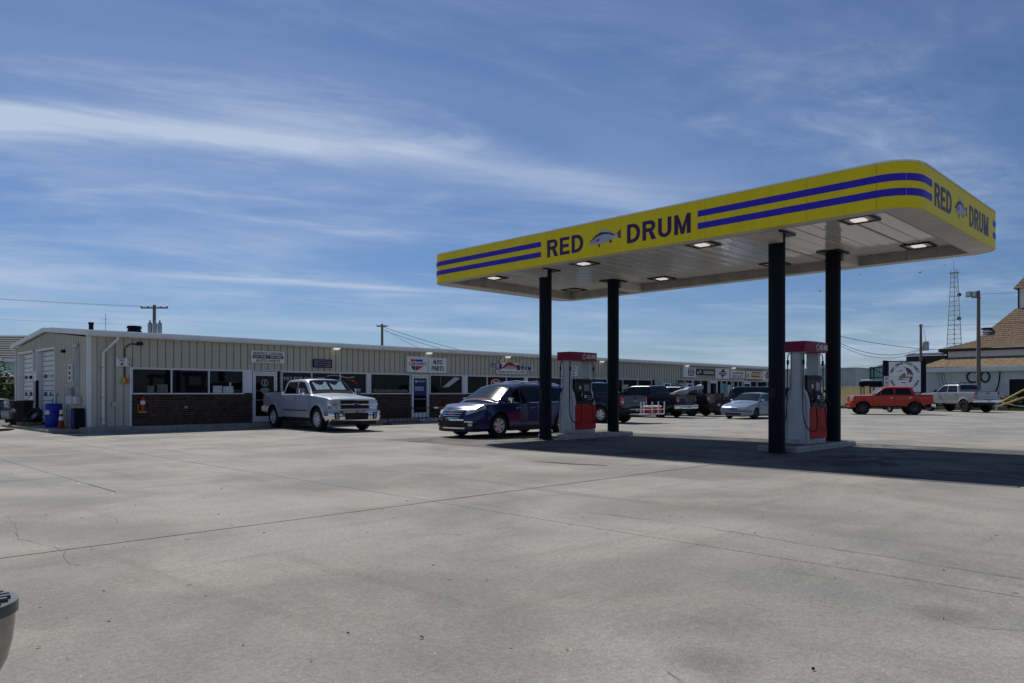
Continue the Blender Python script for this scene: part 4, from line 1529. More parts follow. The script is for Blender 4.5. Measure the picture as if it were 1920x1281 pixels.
def perim():
    """outline points counter-clockwise from the far left corner of the long front face: down the front, then round"""
    pts = []
    def arc(cx, cy, a0, a1, n=10):
        for k in range(n + 1):
            a = R(a0 + (a1 - a0) * k / n)
            pts.append((cx + CR * math.cos(a), cy + CR * math.sin(a)))
    arc(CX0 + CR, CY1 - CR, 90, 180)
    arc(CX0 + CR, CY0 + CR, 180, 270)
    arc(CX1 - CR, CY0 + CR, 270, 360)
    arc(CX1 - CR, CY1 - CR, 0, 90)
    pts.append(pts[0])
    return pts


PP = perim()
PL = [0.0]
for a, b in zip(PP, PP[1:]):
    PL.append(PL[-1] + math.dist(a, b))
TOT = PL[-1]


def along_p(s, off=0.0):
    s = s % TOT
    for i in range(len(PL) - 1):
        if PL[i + 1] >= s:
            break
    t = (s - PL[i]) / max(1e-9, PL[i + 1] - PL[i])
    a, b = PP[i], PP[i + 1]
    x, y = a[0] + (b[0] - a[0]) * t, a[1] + (b[1] - a[1]) * t
    d = Vector((b[0] - a[0], b[1] - a[1])).normalized()
    return x + d.y * off * 1.0, y - d.x * off * 1.0


ARC = math.pi / 2 * CR
S_FRONT0 = ARC                       # start of straight front face (at y = CY1 - CR)
S_FRONT1 = S_FRONT0 + (CY1 - CY0 - 2 * CR)
S_SIDE0 = S_FRONT1 + ARC             # right face begins (x = CX0 + CR)
S_SIDE1 = S_SIDE0 + (CX1 - CX0 - 2 * CR)
s_of_y = lambda y: S_FRONT0 + (CY1 - CR - y)
s_of_x = lambda x: S_SIDE0 + (x - CX0 - CR)


def band_strip(s0, s1, z0, z1, off, th, cut0=0.0, cut1=0.0):
    n = max(2, int((s1 - s0) / .12))
    mb = MB()
    def f(u, v, o):
        s = s0 + (s1 - s0) * u + (cut0 * (1 - u) + cut1 * u) * (v - .5)
        x, y = along_p(s, o)
        return (x, y, z0 + (z1 - z0) * v)
    mb.slabpatch(lambda u, v: f(u, v, off), lambda u, v: f(u, v, off - th), n, 1)
    return mb


sgn = 1 if (along_p(s_of_y(11), 1.0)[0] < CX0) else -1
cuts = [0.0, S_FRONT0 + .02, S_FRONT0 + 3.1, S_FRONT0 + 6.2, S_FRONT0 + 9.3, S_FRONT0 + 11.6, S_FRONT1, S_SIDE0, S_SIDE0 + 2.72, S_SIDE1, S_SIDE1 + ARC]
back = S_SIDE1 + ARC
for k in range(1, 5):
    cuts.append(back + (CY1 - CY0 - 2 * CR) * k / 4)
cuts += [TOT - (CX1 - CX0 - 2 * CR), TOT - (CX1 - CX0 - 2 * CR) / 2, TOT]
cuts = sorted(set(round(c, 4) for c in cuts))
for a, b in zip(cuts, cuts[1:]):
    if b - a > .05:
        band_strip(a + .003, b - .003, CZ0, CZ1, sgn * 0.0, sgn * .05).build('fascia_panel', M['yellow'], can, smooth=True, world=True, angle=50)
for z0, z1 in ((5.125, 5.265), (5.405, 5.545)):
    for a, b in ((-ARC * .7, s_of_y(13.80)), (s_of_y(8.96), s_of_x(15.98)), (s_of_x(20.72), s_of_x(20.72) + 4.0)):
        band_strip(a, b, z0, z1, sgn * .004, sgn * .004).build('stripe', M['stripe'], can, smooth=True, world=True, angle=50)
cap = MB()
n = 160
ring = [along_p(TOT * i / n, sgn * .012) for i in range(n)]
cap.add([(x, y, CZ1 + .02) for x, y in ring] + [(x, y, CZ1 - .012) for x, y in ring], [tuple(range(n))] + [(i, n + i, n + (i + 1) % n, (i + 1) % n) for i in range(n)])
cap.build('top_cap', M['alum'], can, world=True)
# underside: rim soffit, inner fascia, deck panels, lights
RW, RWE = 0.34, 0.62
ix0, ix1, iy0, iy1 = CX0 + RW, CX1 - RW, CY0 + RWE, CY1 - RWE
rim = MB()
inner = []
for (x, y) in [along_p(TOT * i / n, sgn * -.01) for i in range(n)]:
    inner.append((min(max(x, ix0), ix1), min(max(y, iy0), iy1)))
# chamfer the inner corners a little
q = []
for (x, y) in inner:
    cxm, cym = min(x - ix0, ix1 - x), min(y - iy0, iy1 - y)
    q.append((x, y))
outer = [along_p(TOT * i / n, sgn * -.004) for i in range(n)]
rim.add([(x, y, CZ0 + .004) for x, y in outer] + [(x, y, CZ0 + .004) for x, y in q], [(i, (i + 1) % n, n + (i + 1) % n, n + i) for i in range(n)])
rim.build('rim_soffit', M['soffit'], can, world=True)
segs = 9
for (xa, ya, xb, yb) in ((ix0, iy0, ix0, iy1), (ix1, iy0, ix1, iy1), (ix0, iy0, ix1, iy0), (ix0, iy1, ix1, iy1)):
    ns = segs if xa == xb else 4
    for k in range(ns):
        mb = MB()
        x0_, y0_ = xa + (xb - xa) * k / ns, ya + (yb - ya) * k / ns
        x1_, y1_ = xa + (xb - xa) * (k + 1) / ns, ya + (yb - ya) * (k + 1) / ns
        g = .006
        if xa == xb:
            mb.box(xa - .02, xa + .02, y0_ + g, y1_ - g, CZ0 + .002, CEIL)
        else:
            mb.box(x0_ + g, x1_ - g, ya - .02, ya + .02, CZ0 + .0035, CEIL)
        mb.build('inner_fascia', M['gutter_in'], can, world=True)
mb = MB()
mb.box(ix0, ix1, iy0, iy1, CEIL + .04, CEIL + .05)
mb.build('deck_frame', M['dark'], can, world=True)
npan = 33
pw = (iy1 - iy0) / npan
mb = MB()
mb.rows([[(x, 0.007, CEIL + .03), (x, .016, CEIL), (x, pw * .5, CEIL + .002), (x, pw - .016, CEIL), (x, pw - .007, CEIL + .03)] for x in (ix0 + .02, ix1 - .02)])
dk = mb.mesh('deck_panel', M['ceiling'])
for k in range(npan):
    o = link('deck_panel', dk, can)
    o.matrix_parent_inverse = can.matrix_basis.inverted()
    o.location = (0, iy0 + k * pw, random.uniform(-.0015, .0015))
    o.rotation_euler = (R(random.uniform(-.45, .45)), R(random.uniform(-.12, .12)) * 0, 0)
COLS = [(16.72, 15.28), (19.92, 15.15), (16.80, 7.98), (20.02, 7.95)]
k = 0
for lx in (16.62, 20.62):
    for ly in (6.05, 9.85, 13.7, 17.45):
        off = (lx > 20 and ly > 17) or (lx > 20 and 9 < ly < 10)
        lt = MB()
        for a, b, c, d in ((-.34, .34, -.34, -.28), (-.34, .34, .28, .34), (-.34, -.28, -.28, .28), (.28, .34, -.28, .28)):
            lt.box(lx + a, lx + b, ly + c, ly + d, CEIL - .035, CEIL + .0)
        lt = lt.build('canopy_light', M['black'], can, world=True)
        mb = MB()
        mb.box(lx - .28, lx + .28, ly - .28, ly + .28, CEIL - .012, CEIL - .004)
        mb.build('reflector', M['soffit'], lt)
        mb = MB()
        mb.cbox(lx - .14, lx + .14, ly - .14, ly + .14, CEIL - .04, CEIL - .013, .012)
        mb.build('lens', M['lens_off'] if off else M['lens'], lt)
for (x, y) in COLS:
    mb = MB()
    mb.lathe([(.19, 0.0), (.19, CEIL - .02)], 32, 'z', (x, y, 0))
    c = mb.build('column', M['column'], can, smooth=True, world=True)
    mb = MB()
    mb.cbox(x - .38, x + .38, y - .3, y + .3, CEIL - .035, CEIL - .005, .01)
    mb.build('top_plate', M['black'], c)
    mb = MB()
    mb.cbox(x - .235, x + .235, y - .235, y + .235, 0, .02, .005)
    mb.build('base_plate', M['black'], c)
    near = x < 18
    x0_, x1_ = (ix0 + .02, x - .15) if near else (x + .15, ix1 - .02)
    mb = MB()
    mb.box(x0_, x1_, y - .22, y + .22, CZ0 + .01, CEIL - .002)
    mb.build('beam_casing', M['soffit'], can, world=True)
# small notice, valve box on the columns
mb = MB()
mb.cbox(16.72 - .215, 16.72 - .18, 15.28 - .05, 15.28 + .05, 1.16, 1.5, .008)
mb.build('column_box', M['black'], can, world=True)
mb = MB()
mb.cbox(16.80 - .22, 16.80 - .17, 7.98 - .06, 7.98 + .06, 1.30, 1.52, .008)
mb.build('column_box', M['black'], can, world=True)
# lettering on the front and right faces
xf = CX0 - .001
for word, wd, cen in (('RED', 1.26, 12.94), ('DRUM', 1.78, 10.03)):
    mb = MB()
    for pl in block_word(word, .46, wd, .092):
        mb.prism(pl, lambda a, b: (xf - .006, cen - a, 5.31 + b), lambda a, b: (xf + .0005, cen - a, 5.31 + b))
    mb.build('lettering', M['navy_ink'], can, world=True)
for word, wd, cen in (('RED', 1.14, 16.72), ('DRUM', 1.62, 19.46)):
    mb = MB()
    for pl in block_word(word, .46, wd, .092):
        mb.prism(pl, lambda a, b: (cen + a, CY0 - .007, 5.31 + b), lambda a, b: (cen + a, CY0 - .0005, 5.31 + b))
    mb.build('lettering', M['navy_ink'], can, world=True)
yf = CY0 - .001


def fish(to3d):
    """red drum fish print about 1.0 long, head at left; coordinates in -0.5..0.5"""
    shapes = [
        ('fish_fin_print', 'fish_fin', [(-.22, .10), (-.17, .22), (-.14, .27), (-.10, .20), (-.06, .13)], 0),
        ('fish_fin_print', 'fish_fin', [(-.08, .13), (-.03, .23), (.05, .22), (.16, .16), (.28, .06), (.10, .09)], 0),
        ('fish_fin_print', 'fish_fin_dark', [(-.24, -.13), (-.16, -.14), (-.17, -.26), (-.21, -.21)], 0),
        ('fish_fin_print', 'fish_fin_dark', [(.12, -.12), (.20, -.08), (.215, -.17), (.16, -.17)], 0),
        ('fish_tail_print', 'fish_fin_dark', [(.32, .02), (.41, .10), (.48, .15), (.49, -.10), (.41, -.06), (.33, -.03)], 0),
        ('fish_body_print', 'fish_body', [(-.5, -.06), (-.40, .02), (-.30, .10), (-.15, .16), (0, .15), (.15, .11), (.30, .03), (.40, .05), (.40, -.05), (.30, -.045), (.15, -.10), (0, -.13), (-.20, -.155), (-.40, -.14), (-.5, -.10)], 1),
        ('fish_back_print', 'fish_back', [(-.5, -.055), (-.40, .025), (-.30, .105), (-.15, .165), (0, .155), (.15, .115), (.31, .035), (.28, .015), (.12, .08), (-.05, .10), (-.22, .075), (-.36, .01), (-.46, -.055)], 2),
        ('fish_gill_print', 'fish_fin_dark', [(-.29, -.06), (-.22, -.01), (-.18, .02), (-.20, -.04), (-.25, -.08)], 3),
        ('fish_gill_print', 'fish_back', [(-.36, -.10), (-.345, .02), (-.335, .02), (-.345, -.10)], 3),
    ]
    for nm, m, poly, lay in shapes:
        mb = MB()
        mb.prism(poly, lambda a, b: to3d(a, b, .003 + .0022 * lay + .002), lambda a, b: to3d(a, b, .0))
        mb.build(nm, M[m], can, world=True)


fish(lambda a, b, d: (xf - d, 11.60 - a * 1.0, 5.33 + b * .90))
fish(lambda a, b, d: (18.0 + a * .92, yf - d, 5.33 + b * .90))

# ------------------------------------------------------------------ fuel islands and pumps
def fuel_island(x0, x1, y0, y1, label):
    t = thing('fuel_island', label, 'fuel island', ((x0 + x1) / 2, (y0 + y1) / 2, 0), 0, 'fuel islands under the canopy')
    L, W = (x1 - x0) / 2, (y1 - y0) / 2
    mb = MB()
    mb.cbox(-L, L, -W, W, 0, .14, .035)
    mb.build('kerb', M['island'], t)
    mb = MB()
    mb.box(-L + .07, L - .07, -W + .07, W - .07, .135, .144)
    mb.build('top', M['shade_dark_pad'], t)


fuel_island(16.98, 20.55, 14.78, 15.85, 'concrete fuel island beside the dark blue car')
fuel_island(17.10, 20.75, 7.62, 8.62, 'concrete fuel island under the near end of the canopy')


def bottle(hw0, hw1):
    """half-outline of the flared end panel: (half width, height)"""
    return [(hw0, .12), (hw0, .95), (hw0 * .97, 1.05), (hw0 * .88, 1.17), (hw0 * .76, 1.28), (hw1 * 1.06, 1.38), (hw1, 1.48), (hw1, 2.34)]


def fuel_pump(loc, label, hose_side):
    t = thing('fuel_pump', label, 'fuel pump', loc, 0, 'fuel pumps under the canopy')
    mb = MB()
    mb.cbox(-.54, .54, -.30, .30, 0, .13, .015)
    mb.build('plinth', M['base_paint'], t)
    mb = MB()
    mb.box(-.405, .405, -.235, .235, .13, .919)
    mb.build('cabinet', M['pump_white'], t)
    for s in (-1, 1):
        mb = MB()
        mb.cbox(-.46, .56, min(s * .24, s * .315), max(s * .24, s * .315), .14, .90, .006)
        mb.build('red_panel', M['pump_red'], t)
    hb = bottle(.30, .155)
    outl = [(-w, z) for w, z in hb] + [(w, z) for w, z in reversed(hb)]
    for s in (-1, 1):
        mb = MB()
        mb.prism(outl, lambda a, b: (s * .53, a, b), lambda a, b: (s * .41, a, b))
        e = mb.build('end_panel', M['pump_white'], t)
        mb = MB()
        for q in (-1, 1):
            pts = [(s * .535, q * w * .80, z) for w, z in hb[:-1]] + [(s * .535, q * hb[-1][0] * .80, 2.30)]
            mb.path(pts, .009, 5)
        mb.build('moulding', M['tarp'], e, smooth=True)
    # electronics head: sloped console below, display above
    for s in (-1, 1):
        mb = MB()
        side = [(.0, .92), (.33, .92), (.34, 1.0), (.28, 1.22), (.23, 1.30), (.23, 1.72), (.0, 1.72)]
        mb.prism(side, lambda a, b: (-.408, s * a, b), lambda a, b: (.407, s * a, b))
        h = mb.build('electronics_head', M['black'], t)
        y = s * .23
        mb = MB()
        mb.box(.06, .30, min(y, y + s * .012), max(y, y + s * .012), 1.34, 1.54)
        mb.build('screen', M['screen'], h)
        mb = MB()
        mb.box(-.28, .44, min(y, y + s * .010), max(y, y + s * .010), 1.60, 1.69)
        mb.build('price_strip', M['column'], h)
        mb = MB()
        for r in range(3):
            for c in range(4):
                yy = s * (.292 + .018 * (2 - r))
                mb.box(.10 + c * .055, .14 + c * .055, min(yy, yy + s * .02), max(yy, yy + s * .02), 1.06 + r * .055, 1.09 + r * .055)
        mb.build('keypad', M['screen'], h)
        for c, (xx, zz, m) in enumerate(((-.20, 1.18, 'yellow_plastic'), (-.02, 1.12, 'white'), (.36, 1.10, 'white'), (-.18, 1.40, 'white'))):
            mb = MB()
            yy = s * .31 if zz < 1.3 else s * .23
            mb.box(xx, xx + .07, min(yy, yy + s * .02), max(yy, yy + s * .02), zz, zz + .09)
            mb.build('sticker', M[m], h)
        # nozzle hanging at the outer end
        for xn in (-.26, .42):
            mb = MB()
            mb.path([(xn, s * .30, 1.0), (xn, s * .36, 1.12), (xn, s * .36, 1.26), (xn + .02, s * .30, 1.34)], .026, 8)
            mb.path([(xn, s * .36, 1.10), (xn + .05, s * .42, 1.04), (xn + .06, s * .42, .96)], .018, 6)
            mb.build('nozzle', M['black'], t, smooth=True)
    mb = MB()
    mb.box(-.36, .36, -.05, .05, 1.72, 1.76)
    mb.build('top_tray', M['pump_white'], t)
    # hoses: from the tops of the end panels, looping down
    for s in (-1, 1):
        for q in (-1, 1):
            x = s * .57
            pts = [(s * .50, q * .17, 2.26), (x, q * .20, 2.20), (x + s * .03, q * .20, 1.7), (x + s * .05, q * .20, 1.1), (x + s * .06, q * .22, .7), (x + s * .02, q * .30, .42), (s * .40, q * .40, .32), (s * .28, q * .42, .5), (s * .27, q * .38, .95)]
            sm = []
            for i in range(len(pts) - 1):
                p0, p1, p2, p3 = (Vector(pts[max(i - 1, 0)]), Vector(pts[i]), Vector(pts[i + 1]), Vector(pts[min(i + 2, len(pts) - 1)]))
                for k in range(5):
                    u = k / 5
                    sm.append(.5 * ((2 * p1) + (p2 - p0) * u + (2 * p0 - 5 * p1 + 4 * p2 - p3) * u * u + (3 * p1 - p0 - 3 * p2 + p3) * u ** 3))
            sm.append(Vector(pts[-1]))
            mb = MB()
            mb.path(sm, .014, 6)
            mb.build('hose', M['rubber'], t, smooth=True)
            mb = MB()
            mb.tube((x + s * .005, q * .20, 1.98), (x + s * .01, q * .20, 2.10), .032, n=8)
            mb.build('breakaway', M['black'], t)
    # crimson valance with bowed faces
    mb = MB()
    prof = []
    for k in range(13):
        a = -1 + 2 * k / 12
        prof.append((a * .66, -(.27 + .07 * (1 - a * a))))
    outl = prof + [(-x, -y) for x, y in prof]
    mb.prism(outl, lambda a, b: (a, b, 2.30), lambda a, b: (a, b, 2.56))
    v = mb.build('valance', M['valance'], t, smooth=True, angle=30)
    for s in (-1, 1):
        me = text_mesh('RED APPLE', .46, .13, .012, .004)
        rot = Matrix.Translation((s * -.0 + (.30 if s < 0 else -.30), s * .343, 2.425)) @ Matrix.Rotation(0 if s < 0 else math.pi, 4, 'Z') @ Matrix.Rotation(R(90), 4, 'X')
        me.transform(rot)
        me.materials.append(M['white'])
        link('lettering', me, v)
        sx = 1 if s < 0 else -1
        mb = MB()
        cx = -.075 * sx
        mb.path([(cx + sx * (.07 + .012 * math.cos(2 * a)) * math.cos(a), s * .345, 2.415 + (.075 - .012 * max(0, math.sin(a)) * abs(math.cos(a * 1.0)) * 0 - (.02 if abs(a - math.pi / 2) < .3 else 0)) * math.sin(a)) for a in [i * 6.2832 / 24 for i in range(25)]], .011, 5)
        mb.path([(cx, s * .345, 2.48), (cx + sx * .02, s * .345, 2.52), (cx + sx * .05, s * .345, 2.535)], .010, 5)
        mb.build('apple_logo', M['white'], v)


fuel_pump((18.24, 15.30, .14), 'red and white fuel pump with crimson sign in front of the dark blue car', 1)
fuel_pump((18.70, 8.12, .14), 'red and white fuel pump between the two near canopy columns', -1)


# ------------------------------------------------------------------ vehicles
def lerp(a, b, t):
    return a + (b - a) * t


def smooth01(t):
    t = min(1.0, max(0.0, t))
    return t * t * (3 - 2 * t)


def curve(pts, x):
    """smooth interpolation through (x, z) points"""
    if x <= pts[0][0]:
        return pts[0][1]
    for (x0, z0), (x1, z1) in zip(pts, pts[1:]):
        if x <= x1:
            return lerp(z0, z1, (x - x0) / (x1 - x0))
    return pts[-1][1]


class Car:
    """a road vehicle: nose along +x, origin on the ground at mid length"""

    def __init__(s, name, label, cat, loc, rz, paint, L, W, axf, axr, wr, tw, rocker, deck, roofline, rear_deck=None, belt=None, roof_w=None, nose=0.10, nose_r=0.5, tail_r=0.3,
                 front_bottom=0.30, rear_bottom=0.35, bed=None, group=None, arch=1.16, bow=0.10, crown=0.05, cab_inset=0.05, front_taper=.10, rear_taper=.06, flare=0.0, rim='rim', rim_style=6, deck_crown=None):
        s.__dict__.update(locals())
        s.xf, s.xr = L / 2, -L / 2
        s.t = thing(name, label, cat, loc, rz, group)
        s.hw0 = W / 2
        s.deck_crown = crown if deck_crown is None else deck_crown
        s.roof_w = roof_w or W / 2 - .22
        s.R = [(x, z) for x, z in roofline]
        s.gx1, s.gx0 = roofline[0][0], roofline[-1][0]      # base of the screen, base of the rear glass
        if s.gx1 < s.gx0:
            s.gx0, s.gx1 = s.gx1, s.gx0
        s.R.sort()
        s.deck = sorted(deck)

    # --- surfaces
    def hw(s, x):
        a = 1.0
        if x > s.xf - s.nose_r:
            t = (x - (s.xf - s.nose_r)) / s.nose_r
            a -= s.front_taper * t ** 2.2
        if x < s.xr + s.tail_r:
            t = ((s.xr + s.tail_r) - x) / s.tail_r
            a -= s.rear_taper * t ** 2.4
        return s.hw0 * a

    def top(s, x):
        return curve(s.deck, x)

    def bulge(s, z):
        zm = s.rocker + .38
        return 1 - .035 * ((z - zm) / .5) ** 2 if z > zm else 1 - .05 * ((zm - z) / .45) ** 2

    def low(s, x):
        b = s.rocker
        if x > s.axf:
            b = lerp(s.rocker, s.front_bottom, smooth01((x - s.axf - .4) / .4))
        if x < s.axr:
            b = lerp(s.rocker, s.rear_bottom, smooth01((s.axr - x - .4) / .4))
        ra = s.wr * s.arch
        for a in (s.axf, s.axr):
            if abs(x - a) <= ra:
                b = max(b, s.wr + math.sqrt(max(0, ra * ra - (x - a) ** 2)) * .98)
        return b

    def side(s, x, z, sg, off=0.0):
        y = s.hw(x) * s.bulge(z)
        if s.flare:
            ra = s.wr * s.arch
            for a in (s.axf, s.axr):
                d = math.hypot(x - a, z - s.wr) - ra
                if d > -.02:
                    y += s.flare * max(0.0, 1 - max(0.0, d) / .13)
        xo = s.xoff(x, z)
        return (x + xo, sg * (y + off), z)

    def xoff(s, x, z):
        o = 0.0
        f = smooth01((x - (s.xf - .5)) / .5)
        if f > 0:
            zt = s.top(s.xf)
            o -= f * s.nose * max(0.0, (z - .55) / max(.2, zt - .55)) ** 2
        r = smooth01(((s.xr + .4) - x) / .4)
        if r > 0:
            o += r * .04 * max(0.0, (z - .6) / .6)
        return o

    def front(s, t, z, off=0.0):
        """t from -1 (right) to 1 (left) across the nose; beyond that it runs along the sides, 1 unit = 1 m"""
        if abs(t) <= 1:
            h = s.hw(s.xf) * s.bulge(z)
            w = 1 - t * t
            return (s.xf + s.xoff(s.xf, z) + s.bow * w + off, t * h + (off * .7 * (abs(t) ** 6) * (1 if t > 0 else -1)), z)
        sg = 1 if t > 0 else -1
        x = s.xf - (abs(t) - 1)
        p = s.side(x, z, sg, off)
        return (p[0] + off * max(0, 1 - (abs(t) - 1) * 6), p[1], p[2])

    def rear(s, t, z, off=0.0):
        if abs(t) <= 1:
            h = s.hw(s.xr) * s.bulge(z)
            return (s.xr + s.xoff(s.xr, z) - .04 * (1 - t * t) - off, t * h + (off * .7 * (abs(t) ** 6) * (1 if t > 0 else -1)), z)
        sg = 1 if t > 0 else -1
        x = s.xr + (abs(t) - 1)
        p = s.side(x, z, sg, off)
        return (p[0] - off * max(0, 1 - (abs(t) - 1) * 6), p[1], p[2])

    # --- parts
    def body(s, gap_bed=True):
        mb = MB()
        xs = set([s.xf, s.xr])
        k = 0
        while s.xr + k * .12 < s.xf:
            xs.add(round(s.xr + k * .12, 3))
            k += 1
        for x in (s.xf - .03, s.xf - .07, s.xr + .03, s.xr + .08):
            xs.add(x)
        ra = s.wr * s.arch
        for a in (s.axf, s.axr):
            for i in range(17):
                xs.add(a + ra * math.cos(math.pi * i / 16))
            xs.add(a + ra + 1e-4)
            xs.add(a - ra - 1e-4)
        for x, z in s.deck:
            xs.add(x)
        xs = sorted(xs)
        nz = 9
        for sg in (-1, 1):
            rows = []
            for x in xs:
                zb, zt = s.low(x), s.top(x)
                rows.append([s.side(x, lerp(zb, zt - .035, (j / nz)), sg) for j in range(nz + 1)] + [s.side(x, zt - .010, sg, -.012), s.side(x, zt, sg, -.04)])
            mb.rows(rows)
        # nose and tail
        for fn, x, b in ((s.front, s.xf, s.front_bottom), (s.rear, s.xr, s.rear_bottom)):
            zt = s.top(x)
            rows = []
            for i in range(15):
                t = -1 + 2 * i / 14
                r = [fn(t, lerp(b, zt - .035, j / nz)) for j in range(nz + 1)]
                p = fn(t, zt)
                sgx = -1 if x > 0 else 1
                h = s.hw(x) * s.bulge(zt)
                yy = t * (h - .04)
                r += [(p[0] + sgx * .010, t * (h - .012), zt - .010), (p[0] + sgx * .04 * (1 - abs(t) ** 6), yy, zt + s.deck_crown * .25 * (1 - t * t))]
                rows.append(r)
            mb.rows(rows)
        # deck: bonnet, cowl, bed or boot
        fr = [-1, -.9, -.7, -.45, -.2, 0, .2, .45, .7, .9, 1]
        rows = []
        for x in xs:
            zt = s.top(x)
            h = s.hw(x) * s.bulge(zt) - .04
            fx = smooth01((x - (s.xf - .6)) / .6)
            rx = smooth01(((s.xr + .3) - x) / .3)
            cr = s.deck_crown * (1 - .75 * fx) * (1 - .75 * rx)
            row = []
            for t in fr:
                xx = x + s.xoff(x, zt) + fx * s.bow * (1 - t * t) - rx * .04 * (1 - t * t) - (.04 * (1 - abs(t) ** 6) if fx > .999 else 0)
                row.append((xx, t * h, zt + cr * (1 - t * t)))
            rows.append(row)
        if s.bed:
            b0, b1 = s.bed
            xb = [x for x in xs if x <= b1]
            keep = [r for x, r in zip(xs, rows) if x >= b1]
            mb.rows(keep)
            inner = []
            zf = s.top(b0) - .52
            wi = s.hw0 - .13
            for x in xb:
                zt = s.top(x)
                h = s.hw(x) * s.bulge(zt) - .04
                inner.append([(x, sg * v, z) for sg, v, z in ((-1, h, zt), (-1, wi, zt + .004), (-1, wi - .01, zf), (1, wi - .01, zf), (1, wi, zt + .004), (1, h, zt))])
            mb.rows(inner)
            e = inner[0]
            mb.add([(s.xr + .06, y, z) for _, y, z in e[1:5]] + [(s.xr, y, z) for _, y, z in e[1:5]], [(0, 1, 2, 3), (0, 4, 7, 3)])
            e = inner[-1]
            mb.add([e[1], e[2], e[3], e[4]], [(0, 1, 2, 3)])
        else:
            mb.rows(rows)
        s.bodyo = mb.build('body', s.paint, s.t, smooth=True, angle=32)
        ub = MB()
        ub.box(s.xr + .12, s.xf - .10, -s.hw0 + .32, s.hw0 - .32, s.rocker - .08, s.rocker + .45)
        for a in (s.axf, s.axr):
            for sg in (-1, 1):
                ub.rows([[(a + ra * math.cos(R(180 * i / 12)) * .995, sg * (s.hw0 - .045), s.wr + ra * .98 * math.sin(R(180 * i / 12)) * .995), (a + ra * math.cos(R(180 * i / 12)), sg * (s.hw0 - .42), s.wr + ra * math.sin(R(180 * i / 12)))] for i in range(13)])
                ub.add([(a + ra * math.cos(R(180 * i / 12)), sg * (s.hw0 - .42), s.wr + ra * math.sin(R(180 * i / 12))) for i in range(13)], [tuple(range(13))])
        ub.tube((s.axf, -s.hw0 + .2, s.wr), (s.axf, s.hw0 - .2, s.wr), .05)
        ub.tube((s.axr, -s.hw0 + .2, s.wr), (s.axr, s.hw0 - .2, s.wr), .06)
        ub.tube((s.axr, -.15, s.wr), (s.axr, .15, s.wr), .13)
        ub.build('underbody', M['black'], s.t)

    def gy(s, z):
        zb, zr = s.belt, max(q for _, q in s.R)
        return lerp(s.hw0 * s.bulge(s.belt) - s.cab_inset, s.roof_w, min(1, max(0, (z - zb) / (zr - zb))))

    def roof_z(s, x):
        return curve(s.R, x)

    def cab(s):
        mb = MB()
        xs = set()
        for (x0, z0), (x1, z1) in zip(s.R, s.R[1:]):
            n = max(1, int(math.hypot(x1 - x0, z1 - z0) / .1))
            for k in range(n + 1):
                xs.add(round(lerp(x0, x1, k / n), 4))
        rows = []
        for x in sorted(xs):
            T = max(s.roof_z(x), s.belt + .004)
            e = min(.075, (T - s.belt) * .4)
            half = []
            for z in (s.belt - .06, s.belt, lerp(s.belt, T - e, .5), T - e):
                half.append((x, s.gy(z), z))
            half += [(x, s.gy(T) - .012, T - .45 * e), (x, s.gy(T) - .05, T - .08 * e), (x, s.gy(T) * .55, T + s.crown * .55), (x, 0, T + s.crown * .75)]
            rows.append([(x, -y, z) for x, y, z in half] + [(x, y, z) for x, y, z in reversed(half[:-1])])
        mb.rows(rows)
        mb.add(rows[0], [tuple(range(len(rows[0])))])
        mb.add(rows[-1], [tuple(range(len(rows[-1])))])
        s.cabo = mb.build('cab', s.paint, s.t, smooth=True, angle=35)

    def top_surface(s, x, y, off):
        T = s.roof_z(x)
        h = s.gy(T)
        t = abs(y) / h
        dz = (s.roof_z(x + .03) - s.roof_z(x - .03)) / .06
        nl = math.sqrt(1 + dz * dz)
        z = T + s.crown * .75 * (1 - t * t * .9)
        return (x - dz / nl * off, y, z + off / nl)

    def screen(s, x0, x1, name, mat, margin=.075, y0=-1, y1=1, off=.012, parent=None):
        """glass on the sloped top surface between stations x0 (low end) and x1 (high end)"""
        mb = MB()

        def f(u, v):
            x = lerp(x0, x1, v)
            h = s.gy(s.roof_z(x)) - margin
            return s.top_surface(x, lerp(y0, y1, u) * h, off)
        mb.patch(f, 12, 8)
        return mb.build(name, mat, parent or s.t, smooth=True)

    def side_glass(s, b0, b1, t0, t1, sg, z0=None, z1=None, name='side_window', mat=None, off=.010, top_gap=.09):
        mb = MB()
        zl = z0 if z0 is not None else s.belt + .025

        def f(u, v):
            xt = lerp(t0, t1, u)
            zh = min(z1 if z1 is not None else 9, s.roof_z(xt) - top_gap)
            x = lerp(lerp(b0, b1, u), xt, v)
            z = lerp(zl, zh, v)
            return (x, sg * (s.gy(z) + off), z)
        mb.patch(f, 10, 5)
        return mb.build(name, mat or M['car_glass'], s.t, smooth=True)

    def door(s, x0, x1, sg, z0=None, handle=None, hm='chrome', hz=None):
        zl = z0 or s.rocker + .03
        mb = MB()

        def zlow(x):
            return max(zl, s.low(x) + .03)
        mb.slabpatch(lambda u, v: s.side(lerp(x0, x1, u), lerp(zlow(lerp(x0, x1, u)), s.top(lerp(x0, x1, u)) - .035, v), sg, .007),
                     lambda u, v: s.side(lerp(x0, x1, u), lerp(zlow(lerp(x0, x1, u)), s.top(lerp(x0, x1, u)) - .035, v), sg, -.01), 8, 9)
        d = mb.build('door', s.paint, s.t, smooth=True, angle=32)
        for x in (x0 - .007, x1 + .007):
            g = MB()
            g.patch(lambda u, v: s.side(x - .008 + .016 * u, lerp(zlow(x), s.top(x) - .02, v), sg, .0035), 1, 8)
            g.build('door_gap', M['black'], d)
        hx = handle if handle is not None else x0 + .12
        hz = hz or s.belt - .16
        h = MB()
        p = s.side(hx + .1, hz, sg, .03)
        h.cbox(hx, hx + .2, min(p[1], p[1] - sg * .03), max(p[1], p[1] - sg * .03), hz - .018, hz + .018, .008)
